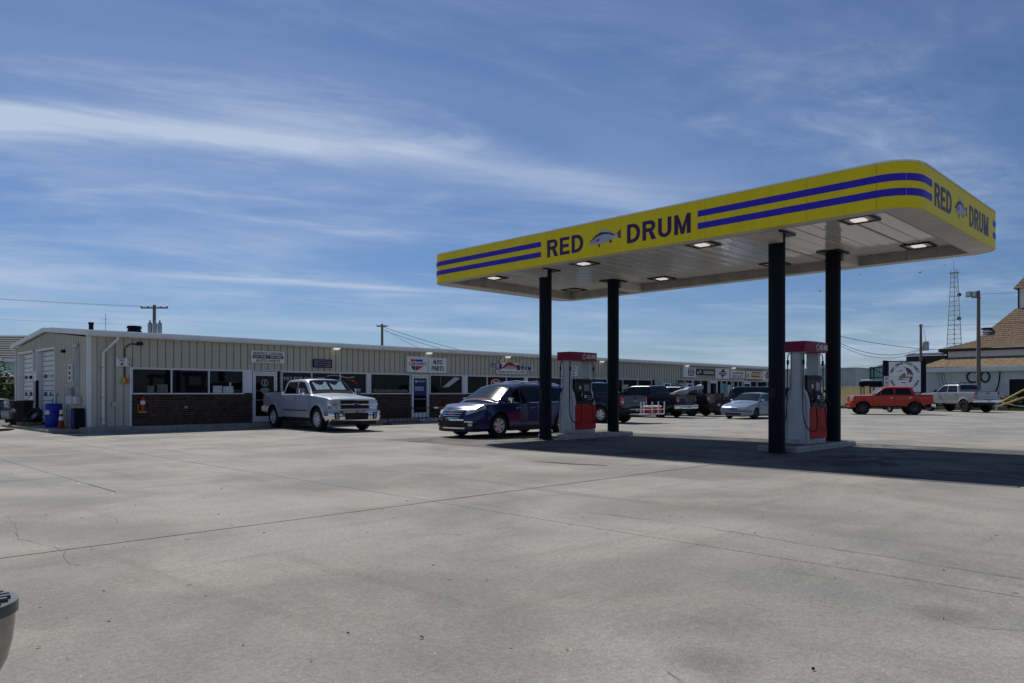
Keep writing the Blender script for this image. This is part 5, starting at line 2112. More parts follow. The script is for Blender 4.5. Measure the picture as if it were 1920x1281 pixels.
        h.build('door_handle', M[hm] if hm in M else s.paint, d)
        return d

    def wrap(s, name, t0, t1, z0, z1, off, mat, rear=False, nu=20, nz=4, puff=0.0, parent=None, th=None, smooth=True, zf=None):
        fn = s.rear if rear else s.front
        mb = MB()

        def zz(u, v):
            if zf:
                a, b = zf(lerp(t0, t1, u))
                return lerp(a, b, v)
            return lerp(z0, z1, v)

        def f(u, v):
            return fn(lerp(t0, t1, u), zz(u, v), off + puff * math.sin(math.pi * v))
        if th:
            mb.slabpatch(f, lambda u, v: fn(lerp(t0, t1, u), zz(u, v), off - th), nu, nz)
        else:
            mb.patch(f, nu, nz)
        return mb.build(name, mat, parent or s.t, smooth=smooth, angle=35)

    def wheel(s, x, sg, style=None, rimmat=None, steer=0.0):
        r, w = s.wr, s.tw
        yc = sg * (s.hw0 - w / 2 - .015 + s.flare * .6)
        mb = MB()
        mb.lathe([(r * .62, -w * .46), (r * .72, -w * .52), (r * .93, -w * .50), (r * .985, -w * .40), (r, -w * .2), (r, w * .2), (r * .985, w * .40), (r * .93, w * .50), (r * .72, w * .52), (r * .62, w * .46), (r * .62, -w * .46)], 32, 'y')
        o = mb.build('wheel', M['rubber'], s.t, smooth=True, angle=50)
        o.location = (x, yc, r)
        o.rotation_euler = (0, random.uniform(0, 1.2), steer)
        mb = MB()
        rr = r * .64
        f = sg * w * .42
        mb.lathe([(rr, -sg * w * .4), (rr, f), (rr * .93, f + sg * .012), (rr * .90, f - sg * .02), (rr * .86, f - sg * .09)], 28, 'y')
        mb.build('rim', rimmat or M[s.rim], o, smooth=True, angle=40)
        mb = MB()
        mb.lathe([(.001, f - sg * .10), (rr * .9, f - sg * .10)], 20, 'y')
        mb.build('brake_disc', M['black'], o)
        mb = MB()
        n = style or s.rim_style
        for k in range(n):
            a = 2 * math.pi * k / n
            for d in ((-.10, .10) if n <= 6 else (0,)):
                wd = .052 if n <= 6 else .062
                pa, pb = a + d * 1.3, a + d * 2.0
                p0 = Vector((math.cos(pa) * rr * .22, 0, math.sin(pa) * rr * .22))
                p1 = Vector((math.cos(pb) * rr * .93, 0, math.sin(pb) * rr * .93))
                q = Vector((-math.sin(a), 0, math.cos(a))) * (wd * rr / .26 * .5)
                y0, y1, yb = f - sg * .012, f - sg * .002, f - sg * .05
                mb.add([(p0 + q)[:1] + (y0,) + (p0 + q)[2:], (p1 + q * .8)[:1] + (y1,) + (p1 + q * .8)[2:], (p1 - q * .8)[:1] + (y1,) + (p1 - q * .8)[2:], (p0 - q)[:1] + (y0,) + (p0 - q)[2:],
                        (p0 + q)[:1] + (yb,) + (p0 + q)[2:], (p1 + q * .8)[:1] + (yb,) + (p1 + q * .8)[2:], (p1 - q * .8)[:1] + (yb,) + (p1 - q * .8)[2:], (p0 - q)[:1] + (yb,) + (p0 - q)[2:]],
                       [(0, 1, 2, 3), (0, 4, 5, 1), (1, 5, 6, 2), (2, 6, 7, 3), (3, 7, 4, 0)])
        mb.lathe([(.001, f + sg * .004), (rr * .2, f), (rr * .27, f - sg * .03)], 14, 'y')
        mb.build('spokes', rimmat or M[s.rim], o)

    def wheels(s, rimmat=None, style=None, steer=0.0):
        for sg in (-1, 1):
            s.wheel(s.axf, sg, style, rimmat, steer)
            s.wheel(s.axr, sg, style, rimmat)

    def mirror(s, x, z, mat=None, big=1.0, arm=.12):
        for sg in (-1, 1):
            y = sg * (s.gy(z) + .02)
            mb = MB()
            a, b = sorted((y + sg * arm, y + sg * (arm + .20 * big)))
            mb.cbox(x - .06 * big, x + .07 * big, a, b, z - .02, z + .15 * big, .03)
            o = mb.build('mirror', mat or s.paint, s.t, smooth=True, angle=30)
            mb = MB()
            mb.tube((x + .02, sg * (s.gy(z) - .03), z + .02), (x, y + sg * (arm + .02), z + .04), .025)
            mb.build('mirror_arm', M['black'], o)
            mb = MB()
            mb.box(x - .065 * big, x - .06 * big, a + .02, b - .02, z + .01, z + .13 * big)
            mb.build('mirror_glass', M['chrome'], o)

    def block(s, name, x0, x1, y0, y1, z0, z1, mat, c=.01, parent=None):
        mb = MB()
        mb.cbox(x0, x1, min(y0, y1), max(y0, y1), z0, z1, c)
        return mb.build(name, mat, parent or s.t)

    def sides(s, fn):
        for sg in (-1, 1):
            fn(sg)


def pickup(name, label, loc, rz, paint, L=5.9, W=2.0, H=1.93, wb=3.68, fo=.95, wr=.40, rim='rim', lift=0.0, hood=1.16, belt=1.27, rail=1.33, grille='black', chrome=True, bumper=None,
           cab_back=None, sun=False, rim_style=6, flare=.02, cat='pickup truck', group=None, foil=False, handle='chrome', tail='plain', rear_chrome=True, nose=.06, tw=.27, face=1.08):
    z = lift
    xf = L / 2
    axf = xf - fo
    axr = axf - wb
    ws0, ws1 = axf - .62, axf - 1.42                 # base and top of the windscreen
    cb = cab_back if cab_back is not None else ws1 - 1.62
    roofline = [(ws0, belt + z - .01), (ws0 - .12, belt + .10 + z), (ws1 + .18, H - .075 + z), (ws1, H - .025 + z), (ws1 - .35, H + z), (cb + .25, H - .01 + z), (cb + .10, H - .05 + z), (cb - .10, belt + .12 + z), (cb - .13, belt + z)]
    deck = [(xf, hood - .06 + z), (xf - .12, hood + z), (ws0 + .1, belt - .03 + z), (ws0, belt - .005 + z), (cb - .14, belt + z), (cb - .15, belt + z), (cb - .17, rail + z), (-L / 2 + .1, rail - .015 + z), (-L / 2, rail - .02 + z)]
    c = Car(name, label, cat, loc, rz, paint, L, W, axf, axr, wr, tw, .46 + z, deck, roofline, belt=belt + z, roof_w=W / 2 - .23, front_bottom=.56 + z, rear_bottom=.62 + z, bed=(-L / 2, cb - .17), group=group,
            arch=1.22, bow=.09, crown=.05, nose=nose, nose_r=.45, tail_r=.2, front_taper=.06, rear_taper=.02, flare=flare, rim=rim, rim_style=rim_style, cab_inset=.045)
    c.body()
    c.cab()
    c.wheels()
    hz = hood + z
    # doors and glass
    mid = (ws0 - .2 + cb) / 2 + .02
    for sg in (-1, 1):
        c.door(mid + .012, ws0 + .02, sg, handle=mid + .10, hm=handle, hz=belt + z - .17)
        c.door(cb - .02, mid - .012, sg, handle=cb + .10, hm=handle, hz=belt + z - .17)
        c.side_glass(mid + .05, ws0 - .20, mid + .05, ws1 + .06, sg)
        c.side_glass(cb + .10, mid - .05, cb + .24, mid - .05, sg)
        c.block('rocker_trim', cb - .05, ws0 + .05, sg * (W / 2 - .10), sg * (W / 2 - .015), .40 + z, .50 + z, M['black'], .02)
    c.screen(ws0 - .10, ws1 + .12, 'windscreen', M['screen_glass'])
    c.screen(cb - .075, cb + .085, 'rear_window', M['car_glass'], margin=.12)
    mb = MB()
    mb.patch(lambda u, v: c.top_surface(lerp(ws0 - .02, ws0 - .12, v), lerp(-.85, .85, u), .016), 10, 1)
    mb.build('cowl', M['rubber'], c.t)
    if foil:
        for y0, y1 in ((-.86, -.10), (.06, .80)):
            mb = MB()
            rnd = random.Random(3)
            mb.patch(lambda u, v: c.top_surface(lerp(ws0 - .16, ws1 + .32 + .10 * math.sin(u * 5 + y0), v), lerp(y0, y1, u) * (c.gy(c.roof_z(ws0 - .3)) - .12), .015 + .004 * (int(u * 10) % 2)), 10, 4)
            mb.build('sunshade', M['shade_foil'], c.t)
    c.mirror(ws0 - .32, belt + .03 + z, mat=M['chrome'] if foil else M['black'], big=1.25)
    # face
    gw = .60
    gm = M['black']
    c.wrap('grille', -gw, gw, hz - face * .34, hz - face * .06, .012, gm, th=.03)
    bar_m = M['chrome'] if chrome else c.paint
    for zz in (hz - face * .055, hz - face * .20, hz - face * .35):
        c.wrap('grille_bar', -gw - .02, gw + .02, zz - .016, zz + .026, .045, bar_m, nz=3, puff=.012, th=.04)
    c.block('grille_emblem', xf + c.bow - .02, xf + c.bow + .03, -.11, .11, hz - face * .225, hz - face * .15, bar_m, .012)
    for sg in (-1, 1):
        a, b = sorted((sg * (gw + .03), sg * 1.10))
        h = c.wrap('headlight', a, b, hz - face * .33, hz - face * .06, .022, M['headlight'], nu=10, th=.03)
        a2, b2 = sorted((sg * .95, sg * 1.10))
        c.wrap('marker_lamp', a2, b2, hz - face * .33, hz - face * .25, .026, M['amber'], nu=6, parent=h)
        a3, b3 = sorted((sg * (gw + .03), sg * 1.10))
        c.wrap('headlight_bar', a3, b3, hz - face * .21, hz - face * .175, .03, bar_m, nu=10, parent=h)
    bm_ = bumper or (M['chrome'] if chrome else c.paint)
    bz0, bz1 = hz - face * .70, hz - face * .39
    c.wrap('front_bumper', -1.22, 1.22, bz0, bz1, .085, bm_, nu=28, nz=6, puff=.03, th=.10)
    c.wrap('bumper_inlet', -.50, .50, bz0 + .05, bz1 - .07, .125, M['black'], nz=2)
    for sg in (-1, 1):
        a, b = sorted((sg * .72, sg * .88))
        f = c.wrap('fog_lamp_bezel', a, b, bz0 + .07, bz1 - .06, .122, M['black'], nu=4, nz=2)
        a, b = sorted((sg * .77, sg * .83))
        c.wrap('fog_lamp', a, b, bz0 + .10, bz1 - .10, .128, M['headlight'], nu=3, nz=2, parent=f)
    c.wrap('air_dam', -1.1, 1.1, bz0 - .14, bz0 + .01, .03, M['black'], nu=20, nz=2, th=.05)
    # tail
    rz1 = rail + z
    tg = c.wrap('tailgate', -.86, .86, rz1 - .52, rz1 - .03, .014, c.paint, rear=True, nu=8, th=.03)
    c.wrap('tailgate_handle', -.12, .12, rz1 - .17, rz1 - .10, .022, M['black'], rear=True, nu=3, parent=tg)
    c.wrap('tailgate_crease', -.80, .80, rz1 - .40, rz1 - .385, .017, M['black'], rear=True, nu=6, parent=tg)
    if tail == 'badge':
        c.wrap('tailgate_emblem', -.07, .07, rz1 - .30, rz1 - .25, .024, M['steel'], rear=True, nu=4, parent=tg)
    for sg in (-1, 1):
        a, b = sorted((sg * .88, sg * 1.09))
        tl = c.wrap('tail_light', a, b, rz1 - .45, rz1 - .08, .024, M['taillight'], rear=True, nu=6, th=.03)
        a, b = sorted((sg * .90, sg * 1.02))
        c.wrap('reverse_lamp', a, b, rz1 - .36, rz1 - .28, .028, M['headlight'], rear=True, nu=3, parent=tl)
    c.wrap('rear_bumper', -1.16, 1.16, rz1 - .80, rz1 - .58, .10, M['chrome'] if rear_chrome else M['black'], rear=True, nu=24, nz=4, puff=.02, th=.11)
    c.wrap('bumper_step', -.45, .45, rz1 - .60, rz1 - .57, .115, M['black'], rear=True, nu=8, nz=1, th=.1)
    c.wrap('number_plate', -.16, .16, rz1 - .76, rz1 - .63, .130, M['plate'], rear=True, nu=4, nz=1)
    for sg in (-1, 1):
        mb = MB()
        yy = sg * (W / 2 - .075)
        mb.box(-L / 2 + .05, cb - .2, yy - .035, yy + .035, rz1 - .006, rz1 + .018)
        mb.build('bed_rail_cap', M['black'], c.t)
    return c


# local heading 0 faces +x
# silver pickup nosed out from the shop front
c = pickup('pickup_truck', 'silver crew cab pickup with chrome grille parked nose out by the first shop door', (15.55, 26.55, 0), R(-94), M['silver'], L=5.93, W=2.05, H=1.95, wb=3.9, fo=.98, wr=.44, hood=1.23, belt=1.375,
           rail=1.47, foil=True, rim_style=8, flare=.035, face=1.2)
for sg in (-1, 1):
    mb = MB()
    mb.patch(lambda u, v: c.side(lerp(-.95, 1.25, u), .74 + .035 * v, sg, .014), 14, 1)
    mb.build('side_moulding', M['black'], c.t)
# dark blue pickup with the white rack
pickup('pickup_truck', 'dark blue pickup nosed in behind the near pump with a white rack on its hitch', (28.75, 23.55, 0), R(90), M['navy'], L=5.9, W=2.0, H=1.93, wb=3.68, chrome=False, tail='badge', rear_chrome=False)
# second dark pickup with a tarp
pickup('pickup_truck', 'dark purple blue pickup with a grey tarp bundle on its bed and chrome bumper', (37.42, 26.05, 0), R(90), M['charcoal'], L=5.8, W=1.98, H=1.86, wb=3.6, rim='rim_dark', handle='black')
# black pickup in the same row
pickup('pickup_truck', 'plain black pickup nosed in between the tarp pickup and the boxy four by four', (41.25, 26.35, 0), R(90), M['blackp'], L=5.8, W=1.98, H=1.84, wb=3.6, rim='rim_dark', handle='black', chrome=False, rear_chrome=False, rail=1.40, belt=1.30, hood=1.2)
# orange red pickup
pickup('pickup_truck', 'orange red lifted crew cab pickup standing broadside before the fence', (53.0, 17.35, 0), R(119), M['orange_red'], L=4.9, W=1.92, H=1.74, wb=3.10, fo=.70, wr=.41, rim='rim_dark', lift=.10, hood=1.15, belt=1.19, rail=1.20,
       chrome=False, handle='chrome', flare=.045, rear_chrome=True, tw=.29)
# silver pickup by the food shop
ct = pickup('pickup_truck', 'lifted silver pickup with dark wheels and roof rack seen from behind near the food shop', (65.0, 16.25, 0), R(54), M['silver_warm'], L=5.8, W=2.05, H=1.90, wb=3.7, wr=.46, rim='rim_dark', lift=.19, hood=1.25, belt=1.30, rail=1.36,
            tw=.33, flare=.04)
mb = MB()
for sg in (-.55, .55):
    mb.path([(.0, sg, 2.08), (.0, sg, 2.22), (-.7, sg, 2.22), (-.7, sg, 2.08)], .025)
for x in (0, -.35, -.7):
    mb.tube((x, -.55, 2.22), (x, .55, 2.22), .022)
mb.build('roof_rack', M['black'], ct.t)
# dark pickup at the left edge, broadside, nose to the right
pickup('pickup_truck', 'dark pickup at the left edge with white bumper end beside the waste bin', (4.12, 35.32, 0), R(-15), M['navy'], L=5.4, W=1.95, H=1.80, wb=3.3, wr=.42, lift=.05, hood=1.13, belt=1.20, rail=1.25, chrome=False, bumper=M['silver_warm'])


# ---- dark blue crossover at the pump
def suv(name, label, loc, rz, paint, L=5.17, W=1.99, H=1.70, wb=3.02, fo=1.0, wr=.385, rim='rim', belt=1.09, hood=1.04, group=None, rails=True, lamp_slant=True, tail_x=.05):
    xf = L / 2
    axf = xf - fo
    axr = axf - wb
    ws0, ws1 = axf + .02, axf - .96
    xr = -xf
    roofline = [(ws0, belt - .01), (ws0 - .14, belt + .085), (ws1 + .2, H - .13), (ws1, H - .07), (ws1 - .35, H - .02), (ws1 - 1.1, H), (xr + .75, H - .07), (xr + .45, H - .13), (xr + .30, H - .24), (xr + .06, belt + .04), (xr + .04, belt)]
    deck = [(xf, hood - .13), (xf - .10, hood - .05), (xf - .35, hood), (axf + .15, belt - .02), (ws0, belt), (xr, belt)]
    c = Car(name, label, 'car', loc, rz, paint, L, W, axf, axr, wr, .245, .27, deck, roofline, belt=belt, roof_w=W / 2 - .27, front_bottom=.22, rear_bottom=.30, arch=1.13, bow=.20, crown=.135, deck_crown=.05, nose=.16, nose_r=.8, tail_r=.5,
            front_taper=.17, rear_taper=.12, flare=.02, rim=rim, rim_style=6, cab_inset=.03)
    c.group = group
    c.body()
    c.cab()
    c.wheels()
    m1 = ws1 - .10
    m2 = ws1 - 1.05
    for sg in (-1, 1):
        c.door(m1 + .01, ws0 - .12, sg, handle=m1 + .1)
        c.door(axr + .30, m1 - .01, sg, handle=m2 + .35)
        c.side_glass(m1 + .06, ws0 - .34, m1 + .02, ws1 + .03, sg)
        c.side_glass(m2 + .02, m1 - .03, m2 + .06, m1 - .06, sg)
        c.side_glass(xr + .50, m2 - .05, xr + .72, m2 - .02, sg, z0=belt + .06)
        mb = MB()
        mb.rows([[(lerp(xr + .35, ws0 - .2, u), sg * (c.gy(belt + .012) + .014), belt + .004), (lerp(xr + .35, ws0 - .2, u), sg * (c.gy(belt + .03) + .014), belt + .024)] for u in [i / 12 for i in range(13)]])
        mb.build('belt_moulding', M['chrome'], c.t)
        c.block('sill_trim', axr + .5, axf - .5, sg * (W / 2 - .14), sg * (W / 2 - .03), .20, .30, M['black'], .02)
        if rails:
            mb = MB()
            yy = sg * (c.roof_w - .13)
            pts = [(lerp(xr + .75, ws1 - .25, u), yy, c.roof_z(lerp(xr + .75, ws1 - .25, u)) + .02 + .075 * min(1, 6 * u, 6 * (1 - u))) for u in [i / 14 for i in range(15)]]
            mb.path(pts, .02, 8)
            mb.build('roof_rail', M['chrome'], c.t, smooth=True)
    if rails:
        for x in (ws1 - .75, ws1 - 1.55):
            mb = MB()
            mb.path([(x, -c.roof_w + .13, c.roof_z(x) + .10), (x, 0, c.roof_z(x) + .13), (x, c.roof_w - .13, c.roof_z(x) + .10)], .018, 6)
            mb.build('cross_bar', M['steel'], c.t)
    c.screen(ws0 - .10, ws1 + .10, 'windscreen', M['screen_glass'], margin=.07)
    c.screen(xr + .10, xr + .28, 'rear_window', M['car_glass'], margin=.12)
    mb = MB()
    mb.patch(lambda u, v: c.top_surface(lerp(ws0 - .02, ws0 - .10, v), lerp(-.82, .82, u), .014), 10, 1)
    mb.build('cowl', M['rubber'], c.t)
    c.mirror(ws0 - .42, belt + .03, mat=M['chrome'], big=.95, arm=.05)
    zt = hood - .13
    c.wrap('grille', -.60, .60, zt - .30, zt - .03, .012, M['black'], th=.03)
    for k in range(4):
        zz = zt - .06 - k * .072
        c.wrap('grille_bar', -.60 + .05 * k, .60 - .05 * k, zz - .012, zz + .014, .035, M['chrome'], nz=2, th=.02)
    c.block('grille_emblem', xf + c.bow - .02 - .06, xf + c.bow - .01, -.12, .12, zt - .20, zt - .13, M['red_ink'], .012)
    c.wrap('grille_surround', -.66, .66, zt - .36, zt - .315, .035, M['chrome'], nz=2, th=.03)
    for sg in (-1, 1):
        a, b = sorted((sg * .68, sg * 1.42))
        h = c.wrap('headlight', a, b, 0, 0, .018, M['headlight'], nu=14, th=.03, zf=lambda t: (lerp(zt - .18, zt + .005, smooth01((abs(t) - .68) / .74)), lerp(zt - .03, zt + .10, smooth01((abs(t) - .98) / .42))))
        a, b = sorted((sg * 1.34, sg * 1.44))
        c.wrap('marker_lamp', a, b, zt - .01, zt + .05, .024, M['amber'], nu=4, parent=h)
        a, b = sorted((sg * .70, sg * 1.10))
        f = c.wrap('fog_lamp_bezel', a, b, .36, .50, .02, M['black'], nu=8, th=.02)
        c.wrap('fog_lamp_trim', a, b, .50, .535, .035, M['chrome'], nu=8, nz=2, th=.02, parent=f)
        a, b = sorted((sg * .84, sg * 1.0))
        c.wrap('fog_lamp', a, b, .385, .475, .03, M['headlight'], nu=6, parent=f)
        a, b = sorted((sg * .72, sg * 1.30))
        c.wrap('tail_light', a, b, belt - .28, belt - .02, .02, M['taillight'], rear=True, nu=8, th=.03)
    c.wrap('lower_grille', -.62, .62, .34, .54, .012, M['black'], th=.02)
    c.wrap('chin_trim', -.72, .72, .295, .335, .03, M['chrome'], nz=2, th=.02)
    c.wrap('chin', -1.25, 1.25, .20, .30, .02, M['black'], nu=26, nz=2, th=.04)
    c.wrap('rear_bumper', -1.3, 1.3, .34, .62, .06, c.paint, rear=True, nu=26, nz=5, puff=.02, th=.08)
    tg = c.wrap('tailgate', -.8, .8, .66, belt - .02, .012, c.paint, rear=True, nu=10, th=.02)
    c.wrap('number_plate', -.16, .16, .74, .88, .02, M['plate'], rear=True, nu=3, nz=1, parent=tg)
    return c


suv('car', 'dark blue crossover with chrome bars on the roof fuelling at the left pump', (18.02, 17.98, 0), R(180), M['blue'])
suv('car', 'dark suv behind the black soft top with only its roof and side showing', (50.0, 24.1, 0), R(92), M['navy'], L=4.9, W=1.95, H=1.86, wb=2.9, belt=1.18, hood=1.08, wr=.39)

# ---- pale silver saloon
def sedan(name, label, loc, rz, paint):
    L, W, H, wb, fo, wr = 4.6, 1.73, 1.43, 2.6, .93, .31
    xf = L / 2
    axf = xf - fo
    axr = axf - wb
    belt = .93
    ws0, ws1 = axf - .28, axf - 1.05
    xr = -xf
    roofline = [(ws0, belt - .01), (ws0 - .12, belt + .07), (ws1 + .1, H - .075), (ws1 - .08, H - .02), (ws1 - .6, H), (ws1 - 1.15, H - .04), (ws1 - 1.35, H - .09), (xr + .72, belt + .06), (xr + .62, belt - .01)]
    deck = [(xf, .66), (xf - .12, .74), (xf - .4, .79), (ws0 + .05, belt - .02), (ws0, belt), (xr + .6, belt), (xr + .1, belt - .02), (xr, belt - .06)]
    c = Car(name, label, 'car', loc, rz, paint, L, W, axf, axr, wr, .2, .22, deck, roofline, belt=belt, roof_w=W / 2 - .24, front_bottom=.20, rear_bottom=.26, arch=1.14, bow=.14, crown=.05, nose=.10, nose_r=.6, tail_r=.4, front_taper=.12,
            rear_taper=.08, flare=.012, rim='rim_dark', rim_style=7, cab_inset=.03)
    c.body()
    c.cab()
    c.wheels()
    m1 = ws1 - .15
    for sg in (-1, 1):
        c.door(m1 + .01, ws0 + .02, sg, handle=m1 + .08, hm='black')
        c.door(axr + .33, m1 - .01, sg, handle=axr + .42, hm='black')
        c.side_glass(m1 + .05, ws0 - .22, m1 + .02, ws1 + .03, sg, top_gap=.07)
        c.side_glass(m1 - 1.0, m1 - .04, m1 - .88, m1 - .06, sg, top_gap=.07)
        mb = MB()
        mb.patch(lambda u, v: c.side(lerp(axr + .35, axf - .35, u), .50 + .05 * v, sg, .014), 12, 1)
        mb.build('rub_strip', M['tarp'], c.t)
    c.screen(ws0 - .08, ws1 + .06, 'windscreen', M['screen_glass'], margin=.06)
    c.screen(xr + .74, ws1 - 1.37, 'rear_window', M['car_glass'], margin=.07)
    c.mirror(ws0 - .3, belt + .02, big=.75, arm=.03)
    c.wrap('grille', -.30, .30, .54, .63, .014, M['black'], th=.02)
    for a, b in ((-.30, -.10), (-.09, .09), (.10, .30)):
        c.wrap('grille_bar', a, b, .575, .60, .03, M['chrome'], nu=4, nz=2, th=.015)
    for sg in (-1, 1):
        a, b = sorted((sg * .34, sg * 1.12))
        h = c.wrap('headlight', a, b, .53, .645, .018, M['headlight'], nu=12, th=.02)
        a, b = sorted((sg * .98, sg * 1.13))
        c.wrap('marker_lamp', a, b, .54, .63, .022, M['amber'], nu=4, parent=h)
        a, b = sorted((sg * .75, sg * 1.15))
        c.wrap('tail_light', a, b, .66, .84, .018, M['taillight'], rear=True, nu=6, th=.02)
        c.block('fog_lamp', xf - .04, xf + .03, sg * .52, sg * .66, .26, .34, M['headlight'], .01)
    c.wrap('front_bumper', -1.35, 1.35, .36, .50, .045, paint, nu=26, nz=4, puff=.02, th=.06)
    c.wrap('bumper_strip', -1.3, 1.3, .42, .45, .072, M['black'], nu=26, nz=1)
    c.wrap('lower_grille', -.62, .62, .235, .33, .02, M['black'], nu=10, nz=2, th=.02)
    c.wrap('rear_bumper', -1.3, 1.3, .34, .54, .045, paint, rear=True, nu=26, nz=4, puff=.02, th=.06)
    c.wrap('number_plate', -.16, .16, .60, .72, .02, M['plate'], rear=True, nu=3, nz=1)
    return c


sedan('car', 'pale silver saloon car stopped in the open lot left of the near dark column', (39.65, 20.2, 0), R(180), M['pale_blue'])

# ---- black boxy soft-top four-by-four
def boxy(name, label, loc, rz, paint):
    L, W, H = 4.2, 1.75, 1.84
    c = Car(name, label, 'car', loc, rz, paint, L, W, 1.38, -1.12, .40, .27, .50, [(2.1, 1.12), (2.0, 1.16), (.75, 1.22), (.7, 1.24), (-2.1, 1.24)],
            [(.70, 1.23), (.66, 1.30), (.46, 1.74), (.36, 1.80), (0, 1.84), (-1.8, 1.82), (-1.95, 1.76), (-2.08, 1.28), (-2.09, 1.23)], belt=1.24, roof_w=.72, front_bottom=.6, rear_bottom=.6, arch=1.2, bow=.02, crown=.03, nose=.02, nose_r=1.3,
            tail_r=.1, front_taper=.18, rear_taper=.02, rim='rim_dark', rim_style=8, cab_inset=.03)
    c.body()
    c.cab()
    c.wheels()
    for sg in (-1, 1):
        c.door(-.35, .62, sg, handle=-.25, hm='black')
        c.side_glass(-.30, .50, -.30, .34, sg)
        c.side_glass(-1.15, -.38, -1.1, -.38, sg)
        c.side_glass(-1.95, -1.22, -1.82, -1.2, sg)
        a, b = sorted((sg * .60, sg * 1.02))
        for ax in (1.38, -1.12):
            mb = MB()
            rows = []
            for i in range(13):
                t = R(180 * i / 12)
                x, z = ax + .52 * math.cos(t), .40 + .50 * math.sin(t)
                rows.append([(x, sg * (c.hw(x) - .12), z), (x, sg * .90, z), (x, sg * .90, z - .05)])
            mb.rows(rows)
            mb.build('fender_flare', M['black'], c.t, smooth=True)
        mb = MB()
        mb.lathe([(.001, .03), (.085, .02), (.095, 0)], 16, 'x', (2.11, sg * .55, .98))
        mb.build('headlight', M['headlight'], c.t)
    c.screen(.66, .47, 'windscreen', M['screen_glass'], margin=.07)
    c.screen(-2.07, -1.97, 'rear_window', M['car_glass'], margin=.1)
    for k in range(7):
        c.wrap('grille_slot', -.42 + k * .12, -.36 + k * .12, .82, 1.06, .006, M['dark'], nu=1, nz=1)
    c.wrap('front_bumper', -1.02, 1.02, .52, .68, .12, M['black'], nu=12, nz=2, th=.12)
    c.wrap('rear_bumper', -1.02, 1.02, .52, .66, .10, M['black'], rear=True, nu=12, nz=2, th=.1)
    mb = MB()
    mb.lathe([(.22, -.11), (.36, -.13), (.40, -.06), (.40, .06), (.36, .13), (.22, .11), (.2, 0), (.22, -.11)], 24, 'x', (-2.28, .05, 1.12))
    sp_ = mb.build('spare_wheel', M['tarp'], c.t, smooth=True)
    mb = MB()
    mb.lathe([(.001, -.08), (.22, -.06)], 16, 'x', (-2.28, .05, 1.12))
    mb.build('rim', M['rim_dark'], sp_)
    c.mirror(.42, 1.27, big=.9, mat=M['black'])
    for k in range(3):
        mb = MB()
        mb.box(-.1, .02, -.02, .02, 0, .10)
    return c


boxy('car', 'black boxy four by four with a spare wheel on its tail behind the silver saloon', (45.1, 24.0, 0), R(122), M['blackp'])

# ---- cargo carried by or behind the pickups
rkc = thing('hitch_rack', 'white tubular hitch rack with upright rod holders behind the dark blue pickup', 'cargo rack', (29.1, 20.15, .40))
mb = MB()
for y in (-.28, .28):
    mb.tube((-.95, y, .04), (.95, y, .04), .03)
    mb.tube((-.95, y, .26), (.95, y, .26), .02)
for x in (-.95, -.3, .3, .95):
    mb.tube((x, -.28, .04), (x, .28, .04), .022)
mb.tube((0, .3, .0), (0, 1.0, .05), .035)
mb.build('frame', M['white'], rkc)
for x in (-.95, -.72, -.05, .45, .95):
    mb = MB()
    mb.tube((x, -.3, .02), (x + .03, -.3, .62), .028)
    mb.build('rod_holder', M['white'], rkc)
for x0, x1, lb in ((-.22, .36, 'red cooler with white lid nearer the middle of the white hitch rack'), (.50, .90, 'small red cooler at the outer end of the white hitch rack')):
    t = thing('cooler', lb, 'cooler', (29.1 + (x0 + x1) / 2, 20.15, .46))
    w = (x1 - x0) / 2
    mb = MB()
    mb.cbox(-w, w, -.2, .2, 0, .30, .02)
    mb.build('body', M['red_plastic'], t)
    mb = MB()
    mb.cbox(-w - .01, w + .01, -.21, .21, .30, .37, .02)
    mb.build('lid', M['white'], t)
tb = MB()


def tarp_top(u, v, d=0.0):
    w = .03 * math.sin(u * 11 + v * 5) + .025 * math.sin(v * 9 + u * 3) + .05 * (u > .45) * (u < .6)
    p = Vector((36.95, 23.85, 1.44)).lerp(Vector((38.55, 22.95, 1.90)), u)
    q = Vector((.45, .62, -.03)) * (v - .5)
    return tuple(p + q + Vector((0, 0, w - d * (.9 + .3 * math.sin(u * 6)))))


tb.slabpatch(lambda u, v: tarp_top(u, v), lambda u, v: tarp_top(u, v, .26), 16, 6)
tag(tb.build('tarp', M['tarp'], smooth=True, angle=60), 'crumpled grey tarp bundle heaped on the bed of the second dark pickup', 'tarp')

# small trailer between the red and the silver pickup
tl = thing('utility_trailer', 'low galvanised trailer frame between the red and the lifted silver pickup', 'trailer', (59.6, 18.8, 0), R(50))
mb = MB()
for y in (-.7, .7):
    mb.tube((-1.6, y, .55), (1.5, y, .55), .05)
    mb.tube((1.5, y, .55), (2.5, 0, .50), .045)
for x in (-1.6, -.6, .4, 1.5):
    mb.tube((x, -.7, .55), (x, .7, .55), .04)
mb.build('frame', M['steel'], tl)
for y in (-.86, .86):
    mb = MB()
    mb.lathe([(.16, -.07), (.30, -.08), (.32, 0), (.30, .08), (.16, .07)], 20, 'y', (-.2, y, .32))
    w_ = mb.build('wheel', M['rubber'], tl, smooth=True)
    mb = MB()
    mb.lathe([(.001, .0), (.16, .04 * (1 if y > 0 else -1))], 14, 'y', (-.2, y, .32))
    mb.build('rim', M['steel'], w_)
    mb = MB()
    mb.rows([[(-.2 + .4 * math.cos(R(a)), y - .12, .34 + .36 * math.sin(R(a))), (-.2 + .4 * math.cos(R(a)), y + .12, .34 + .36 * math.sin(R(a)))] for a in range(10, 171, 16)])
    mb.build('mudguard', M['steel'], tl)
mb = MB()
mb.cbox(-1.5, -.3, -.6, .6, .6, 1.22, .03)
bx_ = tag(mb.build('generator', M['black']), 'black slatted generator box standing on the galvanised trailer', 'generator')
